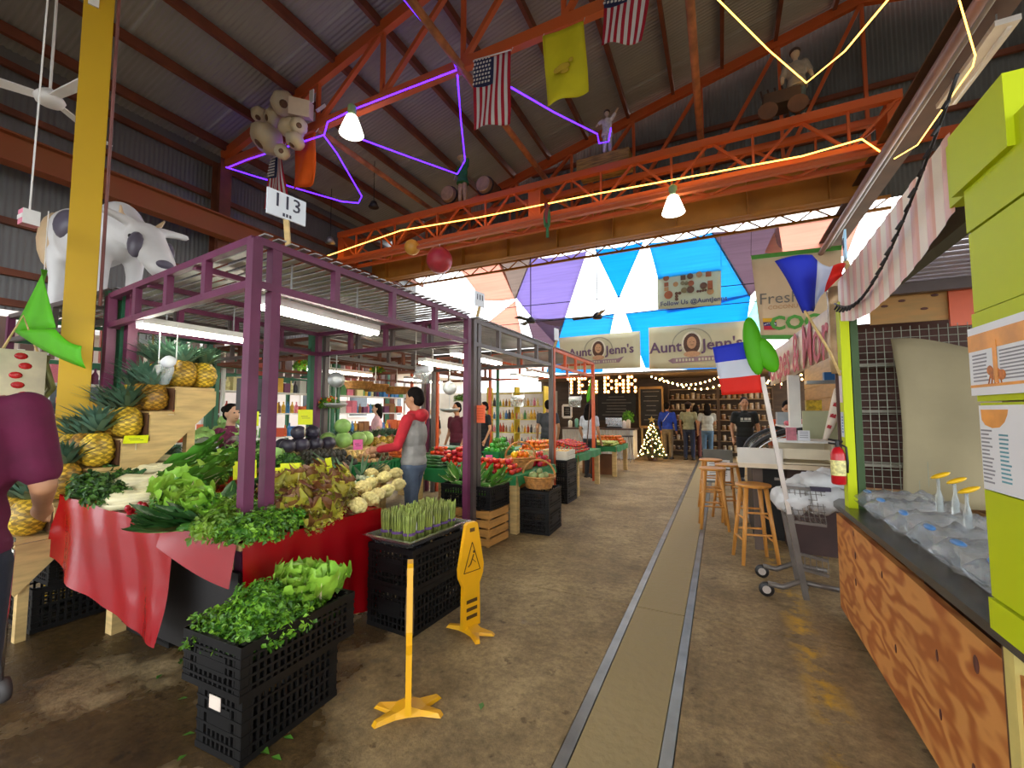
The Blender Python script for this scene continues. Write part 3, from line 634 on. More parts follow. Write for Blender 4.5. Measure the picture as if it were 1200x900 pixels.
for i in range(46):
    f=i/46; a=i*2.4; inc=1.0*(1-f)**.8+.06; L=.11+.08*math.sin(PI*min(1,f+.2)); w=.012
    d=V((math.cos(a)*math.sin(inc),math.sin(a)*math.sin(inc),math.cos(inc))); s=d.cross(V((0,0,1))).normalized(); b0=V((math.cos(a)*.022*(1-f),math.sin(a)*.022*(1-f),.172+.03*f)); q=V((math.cos(a),math.sin(a),0))
    p1=b0+d*L*.5; p2=b0+d*L+q*L*.18-V((0,0,L*.10))
    mb.add([b0-s*w,b0+s*w,p1+s*w*.9,p1-s*w*.9,p2],[(0,1,2,3),(3,2,4)])
PC=mb.mesh('crown',bluegreen)
def pineapple(label,loc,group,sc=1,tilt=0):
    o=inst('pineapple',PB,None,loc,(ru(-.06,.06),tilt,rnd()*6),sc*ru(.93,1.07)); inst('crown',PC,o,rot=(0,0,rnd()*6),sca=ru(.9,1.15)); return tag(o,label,'pineapple',group)
lv=['lowest','second','third','fourth','fifth','top']
for k,(y,z) in enumerate(TR):
    for j in range(3):
        x=X0-.11-.2*j
        if x<-4.52: continue
        pineapple('ripe pineapple with grey-green crown on the %s step of the wooden rack'%lv[k],(x,y-(.01 if k<5 else .06)+ru(-.01,.01),z+.002),'pineapples on the stepped rack',1.28)
    if k==5:
        for j in range(2): pineapple('ripe pineapple with grey-green crown on the top step of the wooden rack',(X0-.11-.2*j,y+.12,z+.002),'pineapples on the stepped rack',1.28)
for i in range(10): pineapple('upright small pineapple in the row on the deep green table',(-5.08,4.58+.15*i,.865),'pineapple row on the deep table',.9)
for i in range(4): pineapple('upright pineapple behind the cabbages under the green canopy',(-5.1,2.4+.2*i,.805),'pineapples behind the cabbages',1)
# red-table greens
def tb(px,py,h=.05): return tp(px,py,h)
for i,(px,py,az,sc) in enumerate([(112,566,.5,.8),(128,556,.3,.9),(140,572,.8,.8)]):
    bunch('collard_bunch',['dark collard bunch with white stems at the left end of the red table','dark collard bunch leaning against the pineapple rack','dark collard bunch in front of the eggplants'][i],'greens',tb(px,py),'collard',8,az,sc=sc*.85,stem=pale,lift=.5)
bunch('chard_bunch','purple-black chard bunch drooping over the red cloth edge','greens',tb(136,582),'collard',6,2.6,sc=.7,lift=.2,stem=maroon_l)
mb=MB(); mb.s=True; mb.lathe([(.005,-.12),(.03,-.11),(.036,-.05),(.033,.05),(.026,.11),(.015,.125)],14); EG=mb.mesh('eggplant',egg); ec=MB().lathe([(.0275,.108),(.017,.126),(.007,.13),(.006,.16)],8).mesh('calyx',mg,True)
for i,(px,py) in enumerate([(166,548),(174,543),(182,536)]):
    o=inst('eggplant',EG,None,tb(px,py,.07)+V((0,0,.04)),(1.35,.0,.4+.1*i),1.25); inst('calyx',ec,o); tag(o,'long glossy dark eggplant beside the bok choy','eggplant','eggplants on the red table')
# bok choy / white chard
mb=MB(); mb.s=True; r_=random.Random(2)
for i in range(9):
    a=i*2.4; q=.012*(i%3); mb.tube([(math.cos(a)*.012,-.16,.035+math.sin(a)*.012),(math.cos(a)*(.032+q*.3),-.10,.035+math.sin(a)*.03),(math.cos(a)*.034,-.02,.038+math.sin(a)*.028),(math.cos(a)*.05,.10,.05+math.sin(a)*.03)],[.010,.022,.015,.006],7)
BK=mb.mesh('white_stalks',pale)
for i,(px,py,az,sc) in enumerate([(168,590,-.75,1.1),(175,574,-.8,1.15),(186,562,-.7,1.15),(206,545,-.75,1.2),(196,582,-.7,1.1),(216,570,-.8,1.1),(228,556,-.75,1.1)]):
    t=thing('bok_choy','white-stalked bok choy bunch with leaves pointing back, on the red table','bok choy',tb(px,py,.04)+V((0,0,.02*(i%3))),az,'bok choy on the red table')
    sc*=1.22; inst('white_stalks',BK,t,sca=sc)
    for j in range(6): inst('leaf',random.choice(LV['mid']),t,(ru(-.03,.03),.03*sc,.04+.012*j),(ru(-.05,.3),ru(-.4,.4),ru(-.35,.35)),sc*ru(.8,1.05))
t=thing('radish_bunch','small red radish bunch hanging over the red cloth edge','radishes',tb(178,601,.03),-.6)
mb=MB(); mb.s=True
for i in range(16): mb.ell((ru(-.05,.05),-.06+ru(-.05,.05),.02+rnd()*.05),(.016,.016,.02),8,6)
mb.build('radishes',radm,t); 
for j in range(4): inst('leaf',LV['mid'][0],t,(0,0,.03),(.1,ru(-.4,.4),ru(-.4,.4)),.7)
nm=['nearest the radishes','behind the radishes','second from the purple post','against the purple post','in the middle of the greens']
for i,(px,py,sc) in enumerate([(205,594,1.05),(222,580,1.1),(246,570,1.1),(262,556,1.1),(236,600,.9)]):
    rosette('lettuce','bright green leaf lettuce head '+nm[i],'lettuce',tb(px,py,.05),'lettuce',13,sc,(.5,.1))
nm=['over the front edge','behind the hanging one','under the yellow cards','beside the parsley']
for i,(px,py,az) in enumerate([(208,618,2.7),(232,612,2.4),(262,592,.3),(276,578,-.4)]): bunch('collard_bunch','dark blue-green collard bunch drooping '+nm[i],'greens',tb(px,py,.05),'collard',9,az,sc=.8,lift=.35,stem=mg)
for i,(px,py,m_,sc) in enumerate([(262,622,FOLL[0],1.0),(290,628,FOL[0],1.05),(318,622,FOL[1],1.05),(276,605,FOLL[0],1.0),(305,608,FOL[0],1.0),(335,612,FOL[1],.9),(330,596,FOL[0],.9)]):
    herb('parsley_bunch','bunch of fresh green parsley at the near corner of the red table',tb(px,py,.05)+V((0,0,.02)),rnd()*6,m_,sc*.85,'parsley at the table corner',st=False)
nm=['nearest the near corner','behind the yellow price card','touching the cauliflower','under the tall price card','lowest over the red edge','left of the leeks','behind the parsley']
for i,(px,py,sc) in enumerate([(352,605,1.1),(340,580,1.15),(400,592,1.15),(372,572,1.2),(378,604,1.1),(398,572,1.05),(322,582,1.0)]):
    rosette('red_leaf_lettuce','frilly olive and maroon lettuce head '+nm[i],'lettuce',tb(px,py,.05),'redleaf',15,sc,(.35,.35))
# frilly tops on the red leaf heads and dark kale filling the back of the table
FR=[foliage_mesh(.14,.14,.13,950,.015,[olive,olive,maroon_l],s).mesh('frill',[olive,olive,maroon_l]) for s in (11,12)]
for o in [q for q in COL.objects if q.name.startswith('red_leaf_lettuce')]: inst('frill',random.choice(FR),o,(0,0,.03),(0,0,rnd()*6),ru(.9,1.1))
KL=[foliage_mesh(.16,.15,.15,420,.03,[dg_,mg],s).mesh('foliage',[dg_,mg]) for s in (21,22)]
nm=['left of the purple posts','between the purple posts','right of the purple posts','behind the yellow cards','behind the red leaf lettuce','beside the leeks','nearest the red cabbages','behind the bok choy','beside the bagged greens','at the left end of the red table','drooping over the left cloth edge','beside the eggplants','against the pineapple rack']
for i,(px,py,sc) in enumerate([(255,552,1),(300,545,1),(335,545,1),(318,562,.9),(362,556,.6),(388,552,.55),(346,545,.6),(232,548,.9),(305,528,1),(108,572,.95),(126,584,.9),(146,566,.85),(122,560,.9)]): herb('kale_bunch','dark curly kale bunch '+nm[i],tb(px,py,.06)+V((0,0,.02)),rnd()*6,KL[i%2],sc*.8,cat='kale')
FR2=[foliage_mesh(.15,.14,.11,750,.018,[lg,mg],s).mesh('frill',[lg,mg]) for s in (31,)]
for o in [q for q in COL.objects if q.name.startswith('lettuce') and q.parent is None]: inst('frill',FR2[0],o,(0,0,.03),(0,0,rnd()*6),ru(.85,1.0))
# leeks
for i,(px,py,az) in enumerate([(408,566,-.2),(424,562,-.5),(396,552,.2),(436,560,-.8)]):
    bunch('leek_bunch','bunch of grey-green leeks behind the red leaf lettuce','leeks',tb(px,py,.06)+V((0,0,.03)),'strap',9,az+1.2,.35,.25,3,.9,whiteleek,'leeks on the red table')
# cauliflower
mb=MB(); mb.s=True; r_=random.Random(5)
for i in range(34):
    z=.12+.88*i/33; q=math.sqrt(max(0,1-z*z)); a=i*2.4; mb.ell((.052*q*math.cos(a),.052*q*math.sin(a),.035+.05*z),(.02,.02,.018),7,5)
mb.ell((0,0,.045),(.055,.055,.045),10,6); CF=mb.mesh('curd',cream)
for i,(px,py) in enumerate([(416,594),(430,587),(444,582),(457,577),(468,570),(424,578),(438,573),(452,566),(464,561),(434,562),(448,556)]):
    t=thing('cauliflower','pale yellow cauliflower heaped at the aisle corner of the red table','cauliflower',tb(px,py,.05)+V((0,0,.0 if i<5 else .035)),rnd()*6,'cauliflowers on the red table'); t.rotation_euler=(ru(-.5,.3),ru(.1,.6),rnd()*6)
    inst('curd',CF,t,sca=1.05)
    for j in range(3): inst('leaf',LV['cab'][0],t,(0,0,.01),(.35,0,j*2.1+rnd()),.42)
# bagged greens
plastic=M('clear_plastic','#dfe9ea',.18,.05,9,.3,coord='obj',trans=.75,bscale=25,alpha=.75)
for i,(px,py,az) in enumerate([(236,532,1.2),(258,524,1.0),(280,528,.8),(268,510,1.1)]):
    t=thing('bagged_greens','clear plastic bag of pale green bok choy behind the purple post','bagged greens',tb(px,py,.08)+V((0,0,.06)),az,'bagged greens on the red table')
    mb=MB(); mb.s=True; rr=random.Random(i)
    mb.grid(lambda a,b_:V(((.085+.02*math.sin(b_*14+i))*math.cos(a*2*PI)*(math.sin(PI*(b_*.9+.05))**.4),(b_-.5)*.36,.05+(.065+.012*math.sin(b_*19+a*9))*math.sin(a*2*PI)*(math.sin(PI*(b_*.9+.05))**.4))),16,12); mb.build('bag',plastic,t); t.scale=(1.5,1.5,1.5)
    for j in range(6): inst('leaf',LV['cab'][j%2],t,(ru(-.03,.03),-.08+.03*j,.03+.008*j),(.1,ru(-.3,.3),ru(-.3,.3)),.75)
# ---------- cabbages etc on plain table and deep table ----------
def head(name,label,loc,kind,mat,r,group):
    t=thing(name,label,'cabbage',loc,rnd()*6,group); mb=MB(); mb.s=True; mb.ell((0,0,r),(r,r,r*.92),14,10); mb.build('heart',mat,t)
    for j in range(5): inst('leaf',LV[kind][j%2],t,(0,0,.004),(.15,0,j*1.256),r/.1*.8)
    return t
for i,(x,y,z) in enumerate([(-4.24,3.12,0),(-4.24,3.3,0),(-4.24,3.48,0),(-4.24,3.66,0),(-4.43,3.2,0),(-4.43,3.38,0),(-4.43,3.56,0),(-4.3,3.3,.14),(-4.3,3.48,.14)]): head('red_cabbage','blue-black red cabbage piled on the raised wooden shelf',(x,y,.985+z),'pcab',purpcab,.085,'red cabbages')
for i,(x,y,z) in enumerate([(-4.25,3.9,0),(-4.25,4.14,0),(-4.48,3.86,0),(-4.48,4.1,0),(-4.36,3.98,.17),(-4.3,4.32,0)]): head('green_cabbage','leafy green cabbage at the far end of the raised shelf',(x,y,.985+z),'cab',greencab,.105,'green cabbages')
for i in range(4): rosette('lettuce','pale romaine head stacked behind the red cabbages',"lettuce",(-4.25+.03*i,2.55+.12*i,.9),'cab',12,.9,(.2,0),'romaine heads behind')
for i in range(3): herb('parsley_bunch','bright parsley bunch in the handle basket behind the purple posts',(-4.05+.16*i-.3,2.55+.05*i,.95),rnd()*6,FOL[0],.8,'parsley bunches behind the posts')
# ---------- stacked fruit ----------
def proto(name,mb,mats,smooth=True): return mb.mesh(name,mats,smooth)
def mk(prof,n=12,mats=None,name='fruit',ex=None):
    mb=MB(); mb.s=True; mb.lathe(prof,n)
    if ex: mb.mi=1; ex(mb)
    return mb.mesh(name,mats)
def star(z,r): return lambda mb:[mb.add([(0,0,z+.004),(r*math.cos(a),r*math.sin(a),z),(r*.4*math.cos(a+.6),r*.4*math.sin(a+.6),z+.002)],[(0,1,2)]) for a in [k*1.2566 for k in range(5)]]
TOM=mk([(.004,0),(.022,.004),(.034,.018),(.038,.033),(.034,.048),(.022,.058),(.008,.056)],14,[tomm,mg],'tomato',star(.056,.02))
AVO=mk([(.004,0),(.022,.006),(.032,.022),(.033,.04),(.025,.062),(.014,.08),(.004,.086)],12,[avo],'avocado')
POT=mk([(.004,0),(.024,.006),(.036,.024),(.035,.044),(.022,.058),(.004,.062)],10,[potm],'potato')
ONI=mk([(.004,0),(.02,.005),(.034,.022),(.034,.038),(.018,.054),(.006,.064),(.004,.074)],12,[onm],'onion')
KIW=mk([(.004,0),(.022,.005),(.034,.024),(.034,.046),(.022,.064),(.004,.07)],12,[kiwi],'mamey')
RED=mk([(.003,0),(.017,.006),(.024,.02),(.021,.034),(.011,.045),(.003,.047)],9,[redm,mg],'strawberry',star(.046,.013))
def pep(m_,nm): 
    mb=MB(); mb.s=True; n=16
    prof=[(.01,0),(.028,.002),(.036,.02),(.04,.045),(.036,.066),(.02,.075),(.006,.07)]
    vs=[];fs=[]
    for r,z in prof:
        for k in range(n): t=2*PI*k/n; rr=r*(1+.1*math.cos(4*t)); vs.append((rr*math.cos(t),rr*math.sin(t),z))
    for i in range(len(prof)-1):
        for k in range(n): fs.append((i*n+k,i*n+(k+1)%n,(i+1)*n+(k+1)%n,(i+1)*n+k))
    fs.append(tuple(range(n-1,-1,-1))); mb.add(vs,fs); mb.mi=1; mb.tube([(0,0,.068),(.004,0,.095)],.006,6); return mb.mesh(nm,[m_,mg])
PY,PO,PG,PR=pep(pepy,'yellow_pepper'),pep(pepo,'orange_pepper'),pep(pepg,'green_pepper'),pep(redm,'red_pepper')
mb=MB(); mb.s=True; mb.lathe([(.003,-.1),(.010,-.06),(.017,.05),(.018,.08),(.006,.088)],9); CAR=mb.mesh('carrot',carm)
mb=MB(); mb.s=True; mb.lathe([(.006,-.1),(.018,-.09),(.022,0),(.018,.09),(.006,.1)],9); CUC=mb.mesh('cucumber',cuc)
mb=MB(); mb.s=True; mb.lathe([(.008,-.1),(.024,-.07),(.028,0),(.02,.07),(.012,.12)],9); CRN=mb.mesh('corn_ear',corn)
LEM=mk([(.004,0),(.012,.006),(.026,.02),(.03,.036),(.024,.054),(.01,.066),(.004,.072)],10,[lemon],'lemon')
ART=mk([(.01,0),(.03,.008),(.042,.03),(.036,.055),(.018,.075),(.004,.08)],8,[artm],'artichoke')
def stack(me,name,label,cat,group,x0,x1,y0,y1,z,r,layers,lie=False,slope=0,axis='y',sc=1,jit=.15):
    for l in range(layers):
        a0,a1,b0,b1=x0+l*r*1.0,x1-l*r*1.0,y0+l*r*1.0,y1-l*r*1.0; nx=int((a1-a0)/(2*r)+.3); ny=int((b1-b0)/(2*r)+.3)
        for i in range(nx):
            for j in range(ny):
                x=a0+r+i*2*r+ru(-jit,jit)*r; y=b0+r+j*2*r+ru(-jit,jit)*r
                if x>x1 or y>y1: continue
                if l<layers-1 and 0<i<nx-1 and 0<j<ny-1: continue
                zz=z+l*r*1.45+slope*(x1-x)
                rot=(ru(-.3,.3),ru(-.3,.3),rnd()*6) if not lie else ((PI/2,0,ru(-.3,.3)) if axis=='y' else (PI/2,0,PI/2+ru(-.3,.3)))
                o=inst(name,me,None,(x,y,zz+(r if lie else 0)),rot,sc*ru(.92,1.06)); tag(o,label,cat,group)
stack(AVO,'avocado','dark ripe avocado piled in the green bin','avocado','avocados in the bin',-4.08,-3.46,3.0,3.48,.86,.036,3)
stack(POT,'potato','tan potato piled in the green bin beside the avocados','potato','potatoes in the bin',-3.72,-3.46,3.55,3.75,.86,.037,2); stack(ONI,'onion','yellow onion piled between potatoes and brown fruit','onion','onions in the bin',-4.08,-3.72,3.55,4.0,.86,.036,2)
stack(KIW,'sapote','brown rough-skinned fruit piled in the green bin','fruit','brown fruit in the bin',-3.72,-3.46,3.76,4.0,.86,.037,3)
stack(CAR,'carrot','orange carrot heaped behind the shopper','carrot','carrots in the bin',-4.05,-3.5,4.08,4.4,.88,.02,3,True,axis='x')
stack(TOM,'tomato','ripe red tomato piled on the green-draped table behind the shopper','tomato','tomatoes behind the shopper',-3.3,-2.98,4.64,5.2,.705,.040,4,slope=.3)
stack(TOM,'tomato','ripe red tomato beside the thick pale table leg','tomato','tomatoes on the green-edged table',-2.9,-2.22,4.64,5.0,.685,.040,3)
stack(TOM,'tomato','ripe red tomato farther back on the green-draped table','tomato','tomatoes at the back',-3.9,-3.5,5.0,5.4,.705,.040,4)
stack(CUC,'cucumber','dark green cucumber heaped beside the tomatoes','cucumber','cucumbers beside tomatoes',-3.9,-3.35,4.64,4.95,.705,.024,4,True,axis='x')
stack(PG,'green_pepper','green pepper heaped in the green bin','pepper','green peppers in the bin',-2.91,-2.66,5.06,5.6,.885,.042,3)
stack(CUC,'zucchini','green zucchini heaped behind the green peppers','zucchini','zucchini behind peppers',-4.2,-3.6,5.5,6.1,.705,.03,4,True,axis='x')
stack(LEM,'lemon','yellow lemon heaped behind the pepper basket','lemon','lemons behind the basket',-3.4,-2.95,5.85,6.18,.705,.032,4)
stack(PY,'yellow_pepper','yellow pepper heaped on the far side of the middle stall','pepper','yellow peppers',-2.9,-2.5,5.63,5.88,.685,.042,3)
stack(PR,'red_pepper','red pepper heaped near the orange post','pepper','red peppers by the orange post',-2.48,-2.22,5.46,5.88,.685,.042,3)
stack(RED,'strawberry','red strawberry heaped on the green-edged table by the orange post','strawberry','strawberries on the table',-2.72,-2.24,7.14,8.0,.705,.029,3,slope=.25,jit=.3)
stack(PO,'orange_pepper','orange pepper heaped behind the strawberries','pepper','orange peppers',-3.4,-2.85,7.2,7.9,.705,.043,3)
stack(CRN,'corn_ear','ear of corn on the farthest green-edged table','corn','corn ears',-2.9,-2.15,9.65,10.2,.665,.03,2,True,axis='y')
stack(PO,'orange_pepper','orange-red pepper on the farthest green-edged table','pepper','orange peppers on the far table',-2.9,-2.15,10.2,10.85,.665,.043,3)
# asparagus
def asparagus():
    mb=MB(); mb.s=True; r=random.Random(8)
    for i in range(26):
        a=i*2.4; q=.034*math.sqrt(i/26); h=.2+r.uniform(-.015,.02); x,y=q*math.cos(a),q*math.sin(a); k=1.25
        mb.tube([(x,y,.004),(x*k,y*k,h*.75),(x*k,y*k,h*.9),(x*k*1.02,y*k*1.02,h)],[.0075,.007,.008,.002],5)
    return mb.mesh('spears',asp)
AS=asparagus(); bandm=M('rubber_band','#5a3a70',.5); tagm=M('paper_tag','#e8e4dc',.7)
bandme=MB().lathe([(.0425,.06),(.0435,.065),(.0435,.073),(.0425,.078)],14).mesh('band',bandm,True)
k=0; RA=MX.Rotation(PI/2-.05,3,'Z')
for i in range(6):
    for j in range(3):
        p=V((-2.0,2.56,.558))+RA@V((-.225+.09*i,-.1+.1*j,0)); t=thing('asparagus_bundle','banded green asparagus bundle standing in the steel tray','asparagus',p,rnd()*6,'asparagus in the steel tray'); inst('spears',AS,t); inst('band',bandme,t)
        if j==0 and i%2==0: o=MB().box((0,0,0),(.022,.002,.05)).build('paper_tag',tagm,t); o.location=(math.sin(t.rotation_euler.z)*0+.0,0,.12); o.matrix_basis=MX.Rotation(-t.rotation_euler.z,4,'Z')@MX.Translation((0,-.047,.12)) if False else MX.Rotation(-t.rotation_euler.z+.6,4,'Z')@MX.Translation((.049,0,.12))@MX.Rotation(PI/2,4,'Z')
# chard crate, parsley crate
for i in range(5): bunch('chard_bunch','leafy green chard bunch flopping out of the black crate','greens',(-2.78+.115*i,4.22+.03*(i%2),.60),'mid',9,[1.2,.6,.1,-.5,-1.1][i],.7,.9,3,.9,mg,'chard in the crate')
for i,(x,y) in enumerate([(-2.03,1.24),(-1.87,1.27),(-2.02,1.42),(-1.88,1.44),(-1.95,1.33)]): herb('parsley_bunch','curly parsley bunch filling the near half of the front crate',(x,y,.44+(.07 if i==4 else 0)),rnd()*6,FOL[i%2],.92,'curly parsley in the front crate',st=False)
for i,(x,y) in enumerate([(-2.02,1.58),(-1.88,1.6),(-1.96,1.52)]): rosette('lettuce','yellow-green celery-leaf lettuce in the far half of the front crate','lettuce',(x,y,.45),'lettuce',15,1.0,(.2,.1),'lettuce in the front crate')
MB().box((-1.95,1.41,.40),(.33,.54,.02)).build('crate_liner',par_dk,bpy.data.objects['plastic_crate.001']).matrix_parent_inverse=bpy.data.objects['plastic_crate.001'].matrix_basis.inverted()
MB().box((-2.55,4.26,.55),(.6,.36,.02)).build('crate_liner',par_dk,bpy.data.objects['plastic_crate.005']).matrix_parent_inverse=bpy.data.objects['plastic_crate.005'].matrix_basis.inverted()
# baskets
def basket(label,loc,r,h,handle=.16,rz_=0,name='wicker_basket'):
    t=thing(name,label,'basket',loc,rz_); mb=MB(); mb.s=False; prof=[(r*.75,0)]
    m=9
    for i in range(m*2+1): f=i/(m*2); prof.append((r*(.78+.22*f)+(.006 if i%2 else 0),h*f))
    prof+=[(r*.96,h),(r*.72,.012),(.0,.012)]
    mb.lathe(prof,22); mb.build('bowl',wick,t)
    MB().tube([(r*math.cos(a),r*math.sin(a),h) for a in [2*PI*i/20 for i in range(21)]],.012,6).build('rim',wick,t,True)
    if handle: MB().tube([(r*math.cos(PI*i/14),0,h+handle*math.sin(PI*i/14)) for i in range(15)],.013,7).build('handle',wick,t,True)
    return t
basket('round wicker basket with tall handle on the black crates',(-2.05,4.95,.51),.2,.14,.2,.3)
for i in range(7): a=i*.9; o=inst('artichoke',ART,None,(-2.05+.09*math.cos(a)*(i>0),4.95+.09*math.sin(a)*(i>0),.62+(.05 if i==0 else 0)),(ru(-.3,.3),ru(-.3,.3),0)); tag(o,'green artichoke in the wicker handle basket','artichoke','artichokes in the basket')
basket('wicker basket heaped with yellow and red peppers',(-2.43,5.22,.69),.20,.15,.2,.5)
for i in range(16):
    a=i*2.4; q=.16*math.sqrt((i%9)/9); o=inst(['yellow_pepper','orange_pepper','red_pepper'][i%3],[PY,PO,PR][i%3],None,(-2.43+q*math.cos(a),5.22+q*math.sin(a),.79+(.07 if i>8 else 0)-q*.1),(ru(-.5,.5),ru(-.5,.5),rnd()*6),.95); tag(o,'%s pepper heaped in the wicker basket'%['yellow','orange','red'][i%3],'pepper','peppers in the basket')
def slatbox(label,x0,x1,y0,y1,z,h,mat):
    t=thing('slat_box',label,'box'); 
    for k in range(2):
        zz=z+h*(.25+.5*k); bar('slat',(x0,y0,zz),(x1,y0,zz),.01,h*.42,mat,t); bar('slat',(x0,y1,zz),(x1,y1,zz),.01,h*.42,mat,t); bar('slat',(x0,y0,zz),(x0,y1,zz),.01,h*.42,mat,t); bar('slat',(x1,y0,zz),(x1,y1,zz),.01,h*.42,mat,t)
    bar('base',(x0,(y0+y1)/2,z+.01),(x1,(y0+y1)/2,z+.01),(y1-y0),.012,mat,t); return t
slatbox('white slatted wooden box on top of the black crate stack',-2.68,-2.22,6.5,6.94,.67,.15,M('white_slat','#d8d4c4',.7,.1,9))
slatbox('pale tan wooden box of artichokes beside the white slat box',-2.9,-2.45,6.02,6.3,.69,.15,wood); bar('stand_leg',(-2.68,6.16,0),(-2.68,6.16,.7),.3,.2,M('carton','#a5763f',.8),bpy.data.objects['slat_box.001'])
for i in range(12): o=inst('artichoke',ART,None,(-2.85+.08*(i%6),6.08+.12*(i//6),.76),(ru(-.3,.3),ru(-.3,.3),0),.9); tag(o,'grey-green artichoke in the pale tan wooden box','artichoke','artichokes in the tan box')
for i in range(15): o=inst('onion',ONI,None,(-2.62+.08*(i%5),6.56+.12*(i//5),.76),(ru(-.3,.3),ru(-.3,.3),0),1); tag(o,'pale onion in the white slatted box','onion','onions in the white box')
db=thing('wooden_box','dark brown wooden box under the farthest produce table','box'); 
MB().box((-2.62,10.1,.2),(.7,.5,.4)).build('body',M('dark_box','#7a4c26',.55,.2,3),db); MB().box((-2.62,10.1,.41),(.74,.54,.025)).build('lid',M('dark_box',''),db)
# price cards
cardm=M('card_yellow','#d8e010',.6,.03,5); cardp=M('card_pink','#e0609a',.6,.03,5); cardo=M('card_orange','#f0683a',.6,.03,5); ink=M('ink','#3a3a3a',.7)
def card(label,p,w_=.1,h_=.075,rz_=.5,tilt=-.25,st=.14,mat=cardm):
    t=thing('price_card',label,'price card',p,rz_); mb=MB(); mb.box((0,0,0),(w_,.002,h_)); o=mb.build('card',mat,t); o.location=(0,-.01,st+h_/2); o.rotation_euler=(tilt,0,0)
    o2=MB().box((-.01,-.002,.008),(w_*.45,.001,.006)).box((.005,-.002,-.012),(w_*.55,.001,.005)).build('handwriting',ink,o)
    MB().tube([(0,0,-.03),(0,-.005,st+.02)],.003,5).build('stick',pale,t)
    return t
RV=lambda p:math.atan2(p.y,p.x)-PI/2
def cardp_(label,px,py,h,w_,hh,st,tw=0,mat=cardm,tilt=-.2):
    p=tb(px,py,h); card(label,p,w_,hh,math.atan2(-p.y,-p.x)+PI/2+tw,tilt,st,mat)
cardp_('yellow price card leaning left in front of the purple post',318,580,.05,.15,.13,.10,.3)
cardp_('yellow price card tilted behind the leaning one',340,572,.05,.15,.13,.10,-.2)
cardp_('tall narrow yellow price card over the red leaf lettuce',384,572,.05,.07,.15,.13,.9)
cardp_('yellow price card behind the purple post among the greens',286,568,.05,.16,.14,.08,.2)
card('yellow price card lying on the pineapple rack step',(-3.96,1.66,1.19),.14,.1,1.1,-1.0,.0)
card('yellow price card above the red cabbages',(-4.2,3.3,1.2),.15,.17,1.0,-.2,.1)
card('yellow price card beside the handle basket of parsley',(-4.3,2.75,1.1),.13,.15,1.0,-.2,.2)
card('pink price card between avocados and onions',(-3.6,3.5,.98),.1,.11,1.0,-.1,.05,cardp)
card('pink price card in front of the green pepper bin',(-2.8,5.03,.72),.09,.1,.5,-.1,.05,cardp)
o=MB().box((-2.36,4.02,1.42),(.14,.004,.19)).build('notice',cardo); tag(o,'orange paper notice taped to the grey canopy posts','notice'); 
mb=MB()
for k in range(5): mb.box((-2.36,4.017,1.48-.028*k),(.1,.001,.006))
mb.build('print',M('notice_ink','#c8502a',.7),o); o.rotation_euler=(0,0,0)
